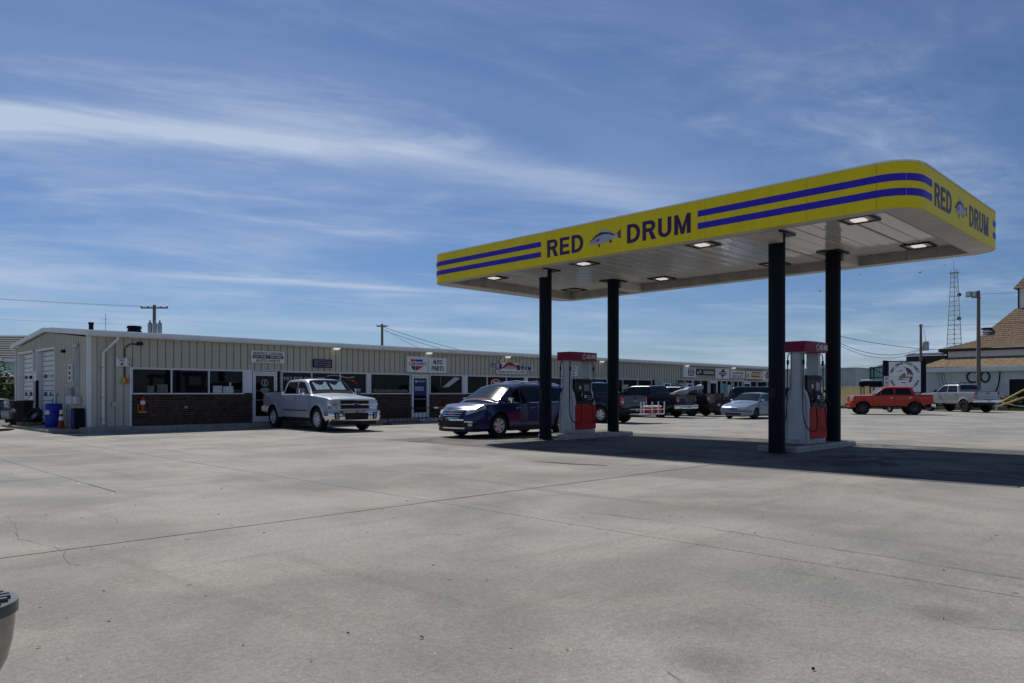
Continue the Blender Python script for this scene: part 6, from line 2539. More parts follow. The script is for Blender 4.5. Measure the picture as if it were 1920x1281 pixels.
bx_.location, bx_.rotation_euler = (59.6, 18.8, 0), (0, 0, R(50))
for k in range(6):
    mb = MB()
    mb.box(-1.35 + k * .16, -1.28 + k * .16, -.625, -.60, .68, 1.14)
    mb.build('louvre', M['steel'], bx_)

# ---- the corner of a pickup bumper close to the camera at the left edge
nt_ = pickup('pickup_truck', 'near pickup showing only its chrome bumper corner and tread pad at the lower left edge', (-.52, 6.02, 0), R(90), M['navy'], L=5.8, W=1.9, H=1.9, wb=3.6, chrome=False)
for ch in children(nt_.t):
    if ch.name.split('.')[0] in ('rear_bumper', 'bumper_step', 'number_plate'):
        bpy.data.objects.remove(ch)
NB = Matrix.Translation((0.458, 2.942, -.047)) @ Matrix.Rotation(R(2), 4, 'Z')
out_ = [(-.05 + .185 * math.cos(R(a)), .175 * math.sin(R(a))) for a in range(58, -95, -8)] + [(-.4, -.185), (-1.85, -.185), (-1.95, -.10), (-1.95, .148), (-.4, .148)]
mb = MB()
rows = []
for z, sc in ((.735, .93), (.70, .93), (.64, .88), (.58, .78), (.53, .60)):
    rows.append([(a * sc if a > 0 else a, b * (sc if b < 0 else 1), z) for a, b in out_ + out_[:1]])
mb.rows(rows)
me = mb.mesh('rear_bumper', shade("brushed bumper steel", (0.36, 0.35, 0.33), 0.25, metal=0.9, var=0.12, scale=8), True, 50)
me.transform(NB)
rb_ = link('rear_bumper', me, nt_.t, True)
mb = MB()
mb.prism(out_, lambda a, b: (a, b, .735), lambda a, b: (a, b, .772))
me = mb.mesh('tread_pad', M['tread'], True, 40)
me.transform(NB)
link('tread_pad', me, rb_)
for k in range(7):
    mb = MB()
    y = -.12 + k * .038
    mb.cbox(-1.6, -.05 + .185 * math.sqrt(1 - (max(abs(y), abs(y + .022)) / .175) ** 2) - .022, y, y + .022, .772, .784, .003)
    me = mb.mesh('tread_rib', M['tread'])
    me.transform(NB)
    link('tread_rib', me, rb_)


# ------------------------------------------------------------------ utility poles, wires, tower
def sag(p, q, drop, n=18):
    p, q = Vector(p), Vector(q)
    return [p.lerp(q, i / n) - Vector((0, 0, drop * 4 * (i / n) * (1 - i / n))) for i in range(n + 1)]


def wire(name, label, p, q, drop, r=.02, group='overhead wires'):
    mb = MB()
    mb.path(sag(p, q, drop), r, 5)
    return tag(mb.build(name, M['wire'], smooth=True), label, 'power line', group)


def upole(label, x, y, h, arm=1.1, arm_rz=0.0, transformer=False, r=.16, arms=1):
    t = thing('utility_pole', label, 'utility pole', (x, y, 0))
    mb = MB()
    mb.tube((0, 0, 0), (0, 0, h), r, r * .68, 12)
    mb.build('post', M['pole'], t, smooth=True)
    for k in range(arms):
        mb = MB()
        z = h - .22 - k * .8
        c, s = math.cos(arm_rz), math.sin(arm_rz)
        mb.tube((-arm * c, -arm * s, z), (arm * c, arm * s, z), .06, n=4)
        mb.build('cross_arm', M['pole'], t)
        for q in (-.95, -.45, .45, .95):
            mb = MB()
            mb.lathe([(.03, z + .04), (.06, z + .08), (.04, z + .14), (.06, z + .18), (.0, z + .22)], 8, 'z', (q * arm * c, q * arm * s, 0))
            mb.build('insulator', M['steel'], t)
    if transformer:
        mb = MB()
        mb.lathe([(0, h - 2.5), (.27, h - 2.5), (.29, h - 2.45), (.29, h - 1.75), (.25, h - 1.66), (0, h - 1.62)], 16, 'z', (.36, -.30, 0))
        mb.build('transformer', M['steel'], t, smooth=True)
        mb = MB()
        mb.path([(.36, -.3, h - 1.62), (.3, -.3, h - 1.2), (.1, -.2, h - .6)], .015)
        mb.build('lead', M['wire'], t)
    return t


upole('grey utility pole with cross arm and transformers behind the left half of the shop', 20.2, 57.6, 7.95, 1.0, R(-45))
tf = thing('pole_transformer', 'grey pole mounted transformer bank above the roof left of centre', 'transformer', (20.2, 57.6, 0))
for k in range(3):
    mb = MB()
    a = R(-45) + (k - 1.3) * .0
    ox, oy = (k - 1.2) * .36 * math.cos(R(-45)), (k - 1.2) * .36 * math.sin(R(-45)) - .3
    mb.lathe([(0, 5.85), (.15, 5.85), (.16, 6.5), (.14, 6.58), (.05, 6.68), (.05, 6.85), (0, 6.87)], 12, 'z', (ox, oy, 0))
    mb.build('tank', M['steel'], tf, smooth=True)
upole('thin utility pole behind the shop roof right of centre', 40.9, 58.2, 7.95, .5, R(-45), arms=1)
upole('utility pole with a grey transformer behind the round shop sign', 76.7, 22.3, 7.95, .25, R(45), transformer=True, r=.15)
for k in range(3):
    q = (-.95 + .9 * k)
    wire('power_line', ('topmost thin wire running left from the left end of the transformer pole arm', 'thin wire running left from the middle of the transformer pole arm', 'thin wire running left from the right end of the transformer pole arm')[k], (20.2 + q * .7, 57.6 - q * .7, 7.8), (-22, 57 + q, 8.4), .6, .0055, 'wires left of the transformer pole')
wire('power_line', 'lower thin wire running left from the transformer pole to the frame edge', (20.2, 57.6, 6.4), (-22, 56, 7.0), .5, .0055)
wire('power_line', 'wire dropping left from the thin pole to the shop roof', (40.9, 58.2, 7.6), (33.5, 41, 4.1), .15, .02)
wire('power_line', 'upper wire dropping right from the thin pole behind the shop roof', (40.9, 58.2, 7.7), (58, 57, 4.9), .35, .02)
wire('power_line', 'lower wire dropping right from the thin pole behind the shop roof', (40.9, 58.2, 7.4), (53, 55, 4.6), .25, .02)
upole('utility pole standing behind the farthest right canopy column', 60.8, 24.1, 6.4, .2, R(45), r=.12)
wire('power_line', 'upper wire from behind the right canopy column to the food shop eave', (60.8, 24.1, 6.13), (85.6, 22.8, 5.9), .25, .022)
wire('power_line', 'sagging wire from behind the right canopy column to the pole by the round sign', (60.8, 24.1, 5.7), (76.7, 22.3, 5.6), .85, .022)
wire('power_line', 'lowest sagging wire from behind the right canopy column to the round sign pole', (60.8, 24.0, 5.5), (76.7, 22.3, 5.5), 1.0, .018)
wire('power_line', 'top wire running right from the pole by the round sign', (76.7, 22.3, 7.7), (92, -8, 9.2), .3, .012)

lp = thing('light_pole', 'tall grey light pole with floodlights in front of the food shop', 'light pole', (75.9, 17.4, 0))
mb = MB()
mb.tube((0, 0, 0), (0, 0, 10.5), .20, .13, 12)
mb.build('post', M['pole'], lp, smooth=True)
mb = MB()
mb.tube((-.45, .45, 9.9), (.15, -.15, 9.9), .05)
mb.build('bracket', M['steel'], lp)
for q in (.28, .62):
    mb = MB()
    mb.cbox(-q - .2, -q + .2, q - .2, q + .2, 9.95, 10.45, .03)
    f_ = mb.build('floodlight', M['tarp'], lp)
    mb = MB()
    mb.box(-q - .22, -q - .2, q - .16, q + .16, 10.0, 10.4)
    mb.build('lens', M['headlight'], f_)
wire('power_line', 'thin wire running right from the top of the light pole', (75.9, 17.4, 10.2), (82, 0, 10.6), .15, .012)

tw = thing('lattice_tower', 'tall grey lattice radio tower far behind the food shop', 'tower', (169, 43, 0))
H_ = 26.4


def tw_w(z):
    return lerp(1.75, .55, z / H_)


legs = [(math.cos(R(a)), math.sin(R(a))) for a in (15, 105, 195, 285)]
for lx, ly in legs:
    mb = MB()
    mb.tube((lx * tw_w(0), ly * tw_w(0), 0), (lx * tw_w(H_), ly * tw_w(H_), H_), .085, .06, 6)
    mb.build('leg', M['steel'], tw)
z, k = 1.0, 0
while z < H_:
    st = .95
    mb = MB()
    w0, w1 = tw_w(z), tw_w(min(H_, z + st))
    for i in range(4):
        a, b = legs[i], legs[(i + 1) % 4]
        mb.tube((a[0] * w0, a[1] * w0, z), (b[0] * w0, b[1] * w0, z), .04, n=4)
        p, q = (a, b) if k % 2 else (b, a)
        mb.tube((p[0] * w0, p[1] * w0, z), (q[0] * w1, q[1] * w1, min(H_, z + st)), .025, n=4)
    mb.build('bracing', M['steel'], tw)
    z += st
    k += 1
for z_, a_ in ((25.7, 0), (26.3, 1)):
    mb = MB()
    mb.box(-.8, .8, -.8, .8, z_ - .05, z_ + .05) if a_ == 0 else mb.tube((-.4, 0, 26.3), (-.4, 0, 28.2), .04)
    mb.build('platform' if a_ == 0 else 'antenna', M['steel'], tw)
for z_, a_ in ((21.3, 0), (16.5, 1)):
    mb = MB()
    mb.lathe([(0, -.1), (.35, .0), (.4, .15)], 12, 'x', (.6, -.7, z_))
    mb.build('dish', M['column'], tw)

# ------------------------------------------------------------------ food shop on the right
fs = thing('food_shop', 'pale clapboard food shop with brown shingle roofs and a cupola at the right edge', 'building', (82.5, 14, 0))
FX, FY0, FY1 = 82.5, -4.0, 23.7
mb = MB()
mb.box(FX + .05, FX + 20, FY0, FY1 - .05, 0, 3.5)
fw = mb.build('wall', M['clap'], fs, world=True)
mb = MB()
for k in range(17):
    z = .2 + k * .2
    mb.add([(FX + .05, FY0, z + .2), (FX - .005, FY0, z), (FX + .05, FY0, z), (FX + .05, FY1, z + .2), (FX - .005, FY1, z), (FX + .05, FY1, z)], [(0, 1, 4, 3), (1, 2, 5, 4), (3, 4, 5), (0, 2, 1)])
mb.build('clapboard', M['clap'], fw)['kind'] = 'stuff'
mb = MB()
mb.box(FX - .02, FX + .04, FY1 - .12, FY1 + .03, 0, 3.5)
mb.build('corner_board', M['band'], fs, world=True)
mb = MB()
mb.box(FX - .55, FX - .50, FY0, FY1 + .5, 3.55, 3.95)
mb.box(FX - .50, FX + .1, FY0, FY1 + .45, 3.50, 3.56)
mb.build('eave_fascia', M['band'], fs, world=True)
mb = MB()
mb.box(FX - .03, FX + .06, 15.9, 17.0, .3, 2.75) if False else mb.box(FX - .03, FX + .06, 12.0, 16.4, .0, 2.75)
mb.build('doorway', M['dark'], fs, world=True)
mb = MB()
mb.box(FX - .05, FX + .0, 16.4, 16.52, 0, 2.82)
mb.box(FX - .05, FX + .0, 11.9, 16.4, 2.75, 2.85)
mb.build('door_frame', M['band'], fs, world=True)


def shingle_slope(name, a, b, c, d, mat, courses, parent):
    """a-b the eave, d-c the upper edge; stepped courses of shingles"""
    a, b, c, d = map(Vector, (a, b, c, d))
    base = MB()
    base.add([a, b, c, d], [(0, 1, 2, 3)])
    o = base.build(name, mat, parent, world=True)
    mb = MB()
    nrm = (b - a).cross(d - a).normalized()
    if nrm.z < 0:
        nrm = -nrm
    for k in range(courses):
        t0, t1 = k / courses, (k + 1) / courses
        p0, p1 = a.lerp(d, t0), b.lerp(c, t0)
        q0, q1 = a.lerp(d, t1), b.lerp(c, t1)
        mb.add([p0 + nrm * .05, p1 + nrm * .05, q1 + nrm * .012, q0 + nrm * .012, p0 + nrm * .01, p1 + nrm * .01], [(0, 1, 2, 3), (4, 5, 1, 0)])
    mb.build('shingle_courses', mat, o)['kind'] = 'stuff'
    return o


shingle_slope('lower_roof', (FX - .55, FY1 + .5, 3.97), (FX - .55, FY0, 3.97), (86.0, FY0, 5.05), (86.0, 22.6, 5.05), M['shingle'], 9, fs)
mb = MB()
mb.add([(FX - .55, FY1 + .5, 3.97), (86.0, 22.6, 5.05), (92, 24.4, 3.97)], [(0, 1, 2)])
mb.build('hip_slope', M['shingle'], fs, world=True)
mb = MB()
mb.box(86.0, 86.1, FY0, 22.55, 4.95, 5.75)
mb.box(86.0, 96, 22.45, 22.55, 4.95, 5.75)
mb.build('clerestory', M['band'], fs, world=True)
mb = MB()
mb.box(85.45, 85.5, FY0, 23.2, 5.68, 5.92)
mb.box(85.5, 98, 23.15, 23.2, 5.68, 5.92)
mb.box(85.99, 86.0, FY0, 22.56, 5.02, 5.10)
mb.build('dark_fascia', M['dark_metal'], fs, world=True)
shingle_slope('upper_roof', (85.45, 23.2, 5.94), (85.45, FY0, 5.94), (88.6, FY0, 6.85), (88.6, 20.6, 6.85), M['shingle_dark'], 7, fs)
shingle_slope('upper_roof', (88.6, 20.6, 6.86), (88.6, FY0, 6.86), (93.2, FY0, 10.4), (93.2, 17.9, 10.4), M['shingle_dark'], 16, fs)
mb = MB()
mb.add([(85.45, 23.2, 5.94), (88.6, 20.6, 6.86), (98, 20.6, 6.86), (98, 23.2, 5.94)], [(0, 1, 2, 3)])
mb.add([(88.6, 20.6, 6.86), (93.2, 17.9, 10.4), (98, 17.9, 10.4), (98, 20.6, 6.86)], [(0, 1, 2, 3)])
mb.build('hip_slope', M['shingle_dark'], fs, world=True)
cu = MB()
cu.box(93.2, 96.6, 14.2, 17.7, 10.2, 12.45)
cu = cu.build('cupola', M['band'], fs, world=True)
mb = MB()
mb.box(93.14, 93.2, 14.8, 16.6, 11.2, 12.25)
mb.build('louvre', M['dark'], cu)
mb = MB()
mb.box(93.1, 93.2, 17.62, 17.75, 10.2, 12.45)
mb.build('corner_board', M['dark_metal'], cu)
shingle_slope('cupola_roof', (92.8, 18.1, 12.45), (92.8, 13.8, 12.45), (94.9, 15.3, 14.9), (94.9, 16.6, 14.9), M['shingle_dark'], 8, fs)
mb = MB()
mb.add([(92.8, 18.1, 12.45), (94.9, 16.6, 14.9), (97.0, 18.1, 12.45)], [(0, 1, 2)])
mb.build('hip_slope', M['shingle_dark'], fs, world=True)
mb = MB()
mb.box(85.9, 89.5, 22.7, 26.4, 4.45, 5.35)
mb.add([(85.6, 22.7, 5.36), (85.6, 26.7, 5.36), (88, 26.7, 5.75), (88, 22.7, 5.75)], [(0, 1, 2, 3)])
mb.build('side_parapet', M['dark_metal'], fs, world=True)
for i, (x, y, z0) in enumerate(((90.0, 19.9, 7.0), (92.6, 20.3, 7.2))):
    v_ = thing('roof_exhaust', ('ribbed white exhaust stack on the food shop roof, left of the two', 'ribbed white exhaust stack on the food shop roof, close to the steep slope')[i], 'exhaust stack', (x, y, z0))
    mb = MB()
    prof = [(.3, -1.2), (.3, -.1)]
    for k in range(4):
        prof += [(.62, .0 + k * .26), (.62, .12 + k * .26), (.36, .14 + k * .26), (.36, .24 + k * .26)]
    prof += [(.0, 1.05)]
    mb.lathe(prof, 16)
    mb.build('stack', M['stack'], v_)
    mb = MB()
    mb.lathe([(.0, 1.05), (.5, 1.05), (.5, 1.25), (0, 1.28)], 16)
    mb.build('cap', M['dark_metal'], v_)
for i, (y, r) in enumerate(((19.35, .52), (18.35, .50))):
    mb = MB()
    pts = [(FX - .06, y + r * (.72 if i else 1) * math.cos(t), 3.0 + r * math.sin(t)) for t in [k * 6.2832 / 20 for k in range(21)]]
    mb.path(pts, .07, 6)
    tag(mb.build('wall_wreath', M['column']), ('dark ring shaped wreath on the pale wall left of the light pole', 'dark ring shaped wreath on the pale wall right of the light pole')[i], 'wreath')
mb = MB()
mb.path([(FX - .2, 17.1, 3.5), (FX - .22, 17.15, 2.6), (FX - .26, 17.3, 1.9), (FX - .3, 17.5, 1.4)], .06, 6)
tag(mb.build('drain_hose', M['column']), 'dark hose hanging from the eave of the food shop', 'hose')
mb = MB()
mb.path([(FX - .3, 22.2, 1.5), (FX - .3, 21.4, 2.4), (FX - .3, 20.4, 3.3)], .04, 6)
tag(mb.build('boom_pole', M['white']), 'thin white pole leaning against the food shop wall', 'pole')
for k, (y, lb, m) in enumerate(((22.0, 'pale green streamer pole against the food shop wall', 'teal_ink'), (21.75, 'thin dark rod left of the green streamer pole', 'column'), (22.3, 'thin dark rod right of the green streamer pole', 'column'))):
    mb = MB()
    mb.tube((FX - .8, y - .5, 1.0), (FX - .3, y + .1, 3.5), .05 if k == 0 else .02)
    tag(mb.build('flag_pole', M[m]), lb, 'pole')
for k, (p, q, lb) in enumerate((((70.5, 14.6, .7), (74, 11.0, 3.4), 'upper yellow beam slanting up at the right edge'), ((70.3, 14.8, .35), (75, 10.8, 2.3), 'lower yellow beam slanting up at the right edge'))):
    mb = MB()
    mb.tube(p, q, .07, n=8)
    tag(mb.build('yellow_beam', M['yellow_pole']), lb, 'beam')
mb = MB()
mb.path(sag((69.6, 15.0, 1.0), (74, 11.6, .6), .45), .04, 6)
tag(mb.build('pale_hose', M['hose'], smooth=True), 'pale hose sagging from the lifted silver pickup towards the right edge', 'hose')
hw_ = thing('hand_winch', 'small wheeled winch stand beside the lifted silver pickup', 'winch', (69.6, 14.7, 0))
mb = MB()
mb.path([(-.2, 0, 0), (0, 0, .8), (.2, 0, 0)], .04)
mb.build('stand', M['steel'], hw_)
mb = MB()
mb.lathe([(.05, -.15), (.16, -.15), (.16, -.12), (.08, -.12), (.08, .12), (.16, .12), (.16, .15), (.05, .15)], 14, 'y', (0, 0, .72))
mb.build('spool', M['shed'], hw_)

# round sign board of the food mart
sg_ = thing('roadside_sign', 'white RED DRUM FOOD MART board with round fishing picture between two black posts', 'sign', (69.2, 21.4, 0), R(-50))
mb = MB()
Zs = 3.9
W_ = 1.33
for q in (0, 1):
    mb = MB()
    mb.cbox(-W_, W_, -.05, .05, 1.52 + q * 1.32, 2.82 + q * 1.32, .01)
    mb.build('panel', M['white'], sg_)
mb = MB()
mb.cbox(-W_ - .45, -W_ - .12, -.1, .1, 0, 4.25, .02)
mb.build('post', M['column'], sg_)
mb = MB()
mb.cbox(W_ + .10, W_ + .42, -.1, .1, 0, 4.4, .02)
mb.build('post', M['column'], sg_)
mb = MB()
for a, b, c, d in ((-W_ - .08, -W_, 1.46, 4.21), (W_, W_ + .08, 1.46, 4.21), (-W_, W_, 4.145, 4.21), (-W_, W_, 1.46, 1.515)):
    mb.box(a, b, -.07, .06, c, d)
mb.build('frame', M['column'], sg_)
cz = 2.86


def arc_text(body, r, a0, a1, size, flip=False):
    n_ = len(body)
    for i, ch in enumerate(body):
        if ch == ' ':
            continue
        a = R(a0 + (a1 - a0) * (i + .5) / n_)
        wdt = size * (.35 if ch in 'I1' else .78)
        me = text_mesh(ch, wdt, size, .03, .01)
        rot = (a - math.pi / 2) if not flip else (a + math.pi / 2)
        me.transform(Matrix.Translation((r * math.cos(a), -.051, cz + r * math.sin(a))) @ Matrix.Rotation(R(90), 4, 'X') @ Matrix.Rotation(rot, 4, 'Z'))
        me.materials.append(M['ink'])
        link('letter', me, sg_)


arc_text('RED DRUM FOOD MART', 1.17, 163, 17, .21)
arc_text('BEER', 1.15, 196, 224, .17, True)
arc_text('& THINGS', 1.15, 300, 345, .17, True)
for nm, m, poly in (('picture', 'fish_back', [(-.05, .80), (.25, .74), (.5, .55), (.66, .28), (.68, .1), (.60, .12), (.5, .38), (.3, .58), (.05, .70)]), ('picture', 'fish_fin_dark', [(.1, .70), (.42, .48), (.55, .2), (.5, .08), (.35, .3), (.15, .45)]),
                    ('picture', 'wood', [(-.5, -.05), (-.1, .28), (.0, .3), (.12, .05), (.1, -.12), (-.4, -.2)]), ('picture', 'wood', [(.35, -.05), (.65, .05), (.62, -.25), (.42, -.35)]), ('picture', 'ink', [(.2, .35), (.32, .38), (.3, .2), (.2, .08)]),
                    ('picture', 'ink', [(.22, -.18), (.35, .02), (.34, .1), (.15, -.1)]), ('picture', 'fish_back', [(-.6, -.22), (.15, -.24), (.15, -.28), (-.5, -.3)]), ('picture', 'fish_back', [(.3, -.38), (.62, -.28), (.4, -.55)]),
                    ('picture', 'column', [(-.25, -.48), (.1, -.5), (-.05, -.58), (-.3, -.52)]), ('picture', 'column', [(-.6, .45), (-.35, .5), (-.15, .62), (-.3, .46), (-.6, .4)])):
    mb = MB()
    mb.prism(poly, lambda a, b: (a, -.058, cz + b), lambda a, b: (a, -.05, cz + b))
    mb.build(nm, M[m], sg_)
for x, z0, z1 in ((-W_ - .29, 1.4, 2.9), (W_ + .27, .9, 1.75)):
    t = thing('post_notice', ('pale vertical notice on the left post of the round picture board' if x < 0 else 'short pale notice on the right post of the round picture board'), 'notice', sg_.location, R(-45))
    mb = MB()
    mb.box(x - .2, x + .2, -.14, -.105, z0, z1)
    mb.build('panel', M['banner'], t)
    for k in range(4):
        mb = MB()
        zz = z1 - .2 - k * (z1 - z0 - .2) / 4
        mb.box(x - .08, x + .08, -.144, -.14, zz - .1, zz)
        mb.build('printed_mark', M['red_ink'], t)

# ------------------------------------------------------------------ timber fence, sheds behind it
fn = thing('timber_fence', 'pale timber board fence behind the orange red pickup', 'fence', (80, 31, 0))
mb = MB()
mb.box(-.07, .07, -.009, .009, 0, 1)
bw = .15
k = 0
y = 25.6
board_m = [MB().add([(0, .004, 0), (0, bw - .004, 0), (0, bw - .004, h), (0, .004, h), (.02, .004, 0), (.02, bw - .004, 0), (.02, bw - .004, h), (.02, .004, h)], [(0, 1, 2, 3), (4, 7, 6, 5), (3, 2, 6, 7), (0, 3, 7, 4), (1, 5, 6, 2)]).mesh('board', M['fence']) for h in (2.16, 2.2, 2.24)]
FA = R(-30)                                     # the fence runs away at an angle, its near face just catching the sun
FD = Vector((-math.sin(FA), math.cos(FA), 0))
F0 = Vector((80, 25.6, 0))
for k in range(122):
    o = link('board', random.choice(board_m), fn)
    o.matrix_parent_inverse = fn.matrix_basis.inverted()
    o.location = F0 + FD * (k * bw) + Vector((random.uniform(-.006, .006), 0, 0))
    o.rotation_euler = (0, 0, FA)
for z in (.4, 1.7):
    mb = MB()
    a, b = F0, F0 + FD * 122 * bw
    n_ = Vector((FD.y, -FD.x, 0))
    mb.add([tuple(p + n_ * d + Vector((0, 0, zz))) for p in (a, b) for d in (.03, .09) for zz in (z, z + .1)], [(0, 1, 3, 2), (4, 6, 7, 5), (0, 4, 5, 1), (2, 3, 7, 6), (0, 2, 6, 4), (1, 5, 7, 3)])
    mb.build('rail', M['wood'], fn, world=True)
sh = thing('metal_shed', 'low grey metal shed behind the timber fence', 'shed', (95, 39, 0))
mb = MB()
mb.box(95, 101, 34.95, 44, 0, 4.5)
w_ = mb.build('wall', M['shed'], sh, world=True)
for k in range(29):
    mb = MB()
    mb.box(94.96, 95.0, 35.05 + k * .31, 35.10 + k * .31, 0, 4.5)
    mb.build('siding_rib', M['shed'], w_)
mb = MB()
mb.box(94.8, 101.3, 34.8, 44.2, 4.5, 4.62)
mb.build('roof', M['roof'], sh, world=True)
tk = thing('roof_tank', 'small grey tank with a bent pipe on the metal shed', 'tank', (97, 40.6, 4.6))
mb = MB()
mb.lathe([(0, 0), (1.3, 0), (1.3, .62), (0, .7)], 20)
mb.build('body', M['shed'], tk)
mb = MB()
mb.path([(.2, -1.2, .75), (.2, -1.9, .75), (.2, -2.8, .1)], .05)
mb.build('pipe', M['steel'], tk)
th = thing('teal_cottage', 'pale teal gabled cottage behind the timber fence', 'house', (100, 35, 0))
mb = MB()
gab = [(37.0, 0), (37.0, 3.75), (32.9, 5.1), (28.8, 3.75), (28.8, 0)]
mb.prism(gab, lambda a, b: (100, a, b), lambda a, b: (108, a, b))
tw_ = mb.build('wall', M['teal'], th, world=True)
mb = MB()
for k in range(18):
    mb.box(99.97, 100, 28.8, 37.0, .2 * k, .2 * k + .03)
mb.build('board_joint', M['teal'], tw_)['kind'] = 'stuff'
mb = MB()
mb.rows([[(99.7, 37.3, 3.70), (99.7, 32.9, 5.15), (99.7, 28.5, 3.70)], [(108.2, 37.3, 3.70), (108.2, 32.9, 5.15), (108.2, 28.5, 3.70)]])
mb.rows([[(99.7, 37.3, 3.82), (99.7, 32.9, 5.27), (99.7, 28.5, 3.82)], [(108.2, 37.3, 3.82), (108.2, 32.9, 5.27), (108.2, 28.5, 3.82)]])
mb.rows([[(99.7, 37.3, 3.70), (99.7, 32.9, 5.15), (99.7, 28.5, 3.70)], [(99.7, 37.3, 3.82), (99.7, 32.9, 5.27), (99.7, 28.5, 3.82)]])
mb.build('roof', M['band'], th, world=True)
mb = MB()
mb.box(99.96, 100.01, 34.2, 36.4, .3, 2.6)
mb.build('door', M['clap'], th, world=True)
bk = thing('storage_rack', 'dark metal cage rack with stacked gear left of the round picture board', 'rack', (78.5, 26.4, 0), R(0))
mb = MB()
for y in (-.9, .9):
    for x in (-.5, .5):
        mb.tube((x, y, 0), (x, y, 4.0 if y < 0 else 4.05), .06, n=6)
for z in (2.1, 3.0, 4.0):
    for x in (-.5, .5):
        mb.tube((x, -.9, z), (x, .9, z), .05, n=6)
    for y in (-.9, .9):
        mb.tube((-.5, y, z), (.5, y, z), .05, n=6)
mb.tube((-.5, -.9, 3.0), (-.5, .9, 4.0), .04, n=6)
mb.build('frame', M['column'], bk)
for k in range(7):
    mb = MB()
    mb.tube((-.5, -.75 + k * .25, 3.0), (-.5, -.75 + k * .25, 4.0), .022, n=5)
    mb.build('bar', M['column'], bk)
gc = MB()
gc.cbox(77.95, 79.0, 26.2, 28.4, 2.14, 2.62, .05)
tag(gc.build('gear_crate', M['column']), 'dark crate of gear on the lower shelf of the cage rack', 'crate')
gc = MB()
gc.cbox(77.9, 78.9, 26.4, 28.2, 2.64, 2.80, .05)
tag(gc.build('white_pad', M['banner']), 'white pad lying on the dark crate in the cage rack', 'pad')
lo = thing('support_frame', 'dark trestle carrying the crate beside the cage rack', 'trestle', (78.45, 28.2, 0))
mb = MB()
for x in (-.4, .4):
    mb.tube((x, 0, 0), (x, 0, 2.12), .05)
mb.tube((-.4, 0, 2.1), (.4, 0, 2.1), .05)
mb.build('frame', M['column'], lo)

# house at the left edge
ho = thing('house', 'grey shingled house with pale walls behind the bushes at the left edge', 'house', (12.0, 71.5, 0), R(-42))
mb = MB()
mb.box(-9, 5.2, -4, 4, 0, 3.9)
mb.build('wall', M['teal'], ho)
mb = MB()
for k in range(5):
    mb.box(-8.5 + k * 2.3, -7.4 + k * 2.3, -4.03, -4.0, 1.2, 2.6)
mb.build('window', M['glass'], ho)
mb = MB()
mb.box(-9.3, 5.5, -4.42, -4.3, 3.75, 4.0)
mb.build('fascia', M['band'], ho)
base = MB()
base.add([(-9.3, -4.4, 4.0), (5.5, -4.4, 4.0), (5.5, 0, 6.0), (-9.3, 0, 6.0), (5.5, 4.4, 4.0), (-9.3, 4.4, 4.0)], [(0, 1, 2, 3), (3, 2, 4, 5)])
base.add([(5.2, -4, 3.9), (5.2, 4, 3.9), (5.2, 0, 5.9)], [(0, 1, 2)])
rr_ = base.build('roof', M['shingle_grey'], ho)
mb = MB()
for k in range(10):
    t0, t1 = k / 10, (k + 1) / 10
    mb.add([(-9.3, -4.4 + 4.4 * t0 - .02, 4.0 + 2 * t0 + .06), (5.5, -4.4 + 4.4 * t0 - .02, 4.0 + 2 * t0 + .06), (5.5, -4.4 + 4.4 * t1, 4.0 + 2 * t1 + .02), (-9.3, -4.4 + 4.4 * t1, 4.0 + 2 * t1 + .02)], [(0, 1, 2, 3)])
mb.build('shingle_courses', M['shingle_grey'], rr_)['kind'] = 'stuff'


# ------------------------------------------------------------------ bushes and scrub
def leaf_cloud(mb, n, cx, cy, cz, rx, ry, rz, size, rnd, clumps=9):
    cl = []
    for k in range(clumps):
        while True:
            p = Vector((rnd.uniform(-1, 1), rnd.uniform(-1, 1), rnd.uniform(-1, 1)))
            if p.length < 1:
                break
        cl.append((p * .72, rnd.uniform(.28, .48)))
    for k in range(n):
        c, r = cl[k % clumps]
        d = Vector((rnd.gauss(0, 1), rnd.gauss(0, 1), rnd.gauss(0, 1))).normalized()
        p = c + d * (r * rnd.uniform(.55, 1.0) ** .5)
        pos = Vector((cx + p.x * rx, cy + p.y * ry, max(.03, cz + p.z * rz)))
        nrm = (d + Vector((rnd.uniform(-.7, .7), rnd.uniform(-.7, .7), rnd.uniform(-.2, .9)))).normalized()
        a = nrm.orthogonal().normalized()
        q = Matrix.Rotation(rnd.uniform(0, 6.28), 3, nrm)
        a = q @ a
        b = nrm.cross(a)
        s = size * rnd.uniform(.6, 1.3)
        mb.cur = 1 if rnd.random() < .35 else 0
        mb.add([pos - a * s, pos + b * s * .45, pos + a * s, pos - b * s * .45], [(0, 1, 2, 3)])
    mb.cur = 0


def bush(name, label, x, y, h, w, n=2600, size=.09, mats=('leaf', 'leaf_light'), seed=1, cat='bush', group=None, clumps=11, trunk=True):
    t = thing(name, label, cat, (x, y, 0), 0, group)
    rnd = random.Random(seed)
    mb = MB()
    leaf_cloud(mb, n, 0, 0, h * .52, w, w, h * .52, size, rnd, clumps)
    mb.build('crown', [M[mats[0]], M[mats[1]]], t)
    if trunk:
        mb = MB()
        for k in range(5):
            a = rnd.uniform(0, 6.28)
            mb.tube((.05 * math.cos(a), .05 * math.sin(a), 0), (w * .5 * math.cos(a), w * .5 * math.sin(a), h * rnd.uniform(.5, .75)), .05, .015, 5)
        mb.build('trunk', M['bark'], t)
    return t


bush('bush', 'tall dark green bush between the left house and the garage end', 9.2, 50.8, 3.3, 1.9, 4200, .11, seed=2, clumps=16)
bush('bush', 'lower yellow green bush in front of the tall dark bush at the left edge', 6.9, 47.0, 1.7, 1.4, 2600, .09, ('leaf_light', 'leaf_light'), seed=3)
bush('bush', 'dark green bush touching the left edge behind the dark pickup', 6.4, 50.2, 3.0, 1.5, 3200, .11, seed=4)
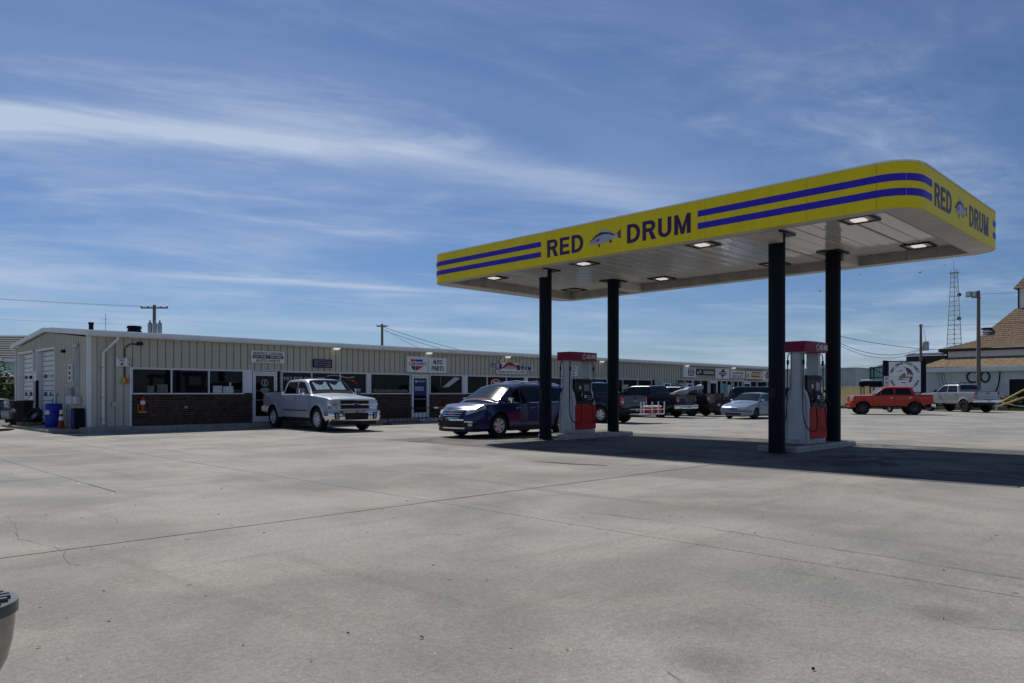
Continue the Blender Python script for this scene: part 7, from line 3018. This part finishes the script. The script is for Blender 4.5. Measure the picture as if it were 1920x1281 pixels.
# scrub on the dune beyond the far end of the shop
hl = MB()
hl.rows([[(105 + 9 * j, 30 + 12 * i, (1.0 + 3.6 * math.sin(math.pi * min(1, j / 7)) * (.7 + .3 * math.sin(i * 1.3))) - .9) for j in range(10)] for i in range(16)])
tag(hl.build('dune', M['leaf_far'], smooth=True), kind='structure')
rnd = random.Random(12)
mb = MB()
for k in range(95):
    j, i = rnd.uniform(.6, 6), rnd.uniform(0, 14)
    x, y = 105 + 9 * j, 30 + 12 * i
    z = .1 + 3.6 * math.sin(math.pi * min(1, j / 7)) * .85 - .5
    leaf_cloud(mb, 150, x, y, z + .6, 2.2, 2.2, 1.1, .22, rnd, 5)
tag(mb.build('scrub', [M['leaf_far'], M['leaf']]), kind='stuff')
for k, (x, y, h, w, lb) in enumerate(((77.0, 47.5, 3.6, 2.6, 'green scrub bush just beyond the far end of the long shop'), (80.5, 50.0, 4.6, 3.0, 'taller dark scrub bush beyond the far end of the long shop'),
                                      (80.8, 22.9, 1.6, .8, 'small dark shrub at the corner of the food shop'), (79.5, 15.8, 1.4, 1.2, 'dark shrub by the doorway of the food shop'), (113, 33.5, 5.2, 3.4, 'dark tree crown showing between shed and teal cottage'))):
    bush('bush', lb, x, y, h, w, 2400, .14, ('leaf_far', 'leaf') if k < 2 else ('leaf', 'leaf'), seed=20 + k)

# the sea gulls
def gull(label, p, rz, s, flap):
    t = thing('gull', label, 'bird', p, rz, 'gulls flying below the canopy')
    mb = MB()
    mb.lathe([(0, -.32), (.05, -.26), (.085, -.05), (.075, .12), (.04, .24), (0, .32)], 10, 'x')
    mb.build('body', M['bird'], t, smooth=True)
    for q in (-1, 1):
        mb = MB()
        f = lambda u, v: (.10 - .10 * u - .16 * (1 - u * .7) * v, q * (.05 + .62 * u), flap * (math.sin(u * 2.4)) * .35 + .01 - .02 * v)
        mb.slabpatch(f, lambda u, v: tuple(a - (0.02 * (1 - u) if i == 2 else 0) for i, a in enumerate(f(u, v))), 6, 2)
        mb.build('wing', M['bird'], t, smooth=True)
    t.scale = (s * .62, s * .62, s * .62)


def at(px_, py_, Z):
    """scene point at a distance Z straight ahead of the camera position (used to read far positions off the photo)"""
    r, u = (px_ - 960) / 1395, (738 - py_) / 1395
    return ((Z + Z * r) / math.sqrt(2), (Z - Z * r) / math.sqrt(2), 1.4 + Z * u)


gull('gull with raised wings flying between the two near columns', at(1538, 546, 45), R(20), 1.0, 1.0)
gull('gull gliding just left of the lattice tower', at(1725, 511, 60), R(-20), 1.0, .5)
gull('gull gliding right under the canopy edge near the lattice tower', at(1772, 497, 60), R(40), .9, .7)
gull('smallest gull, farthest right of the near column', at(1613, 515, 70), R(0), .8, .4)
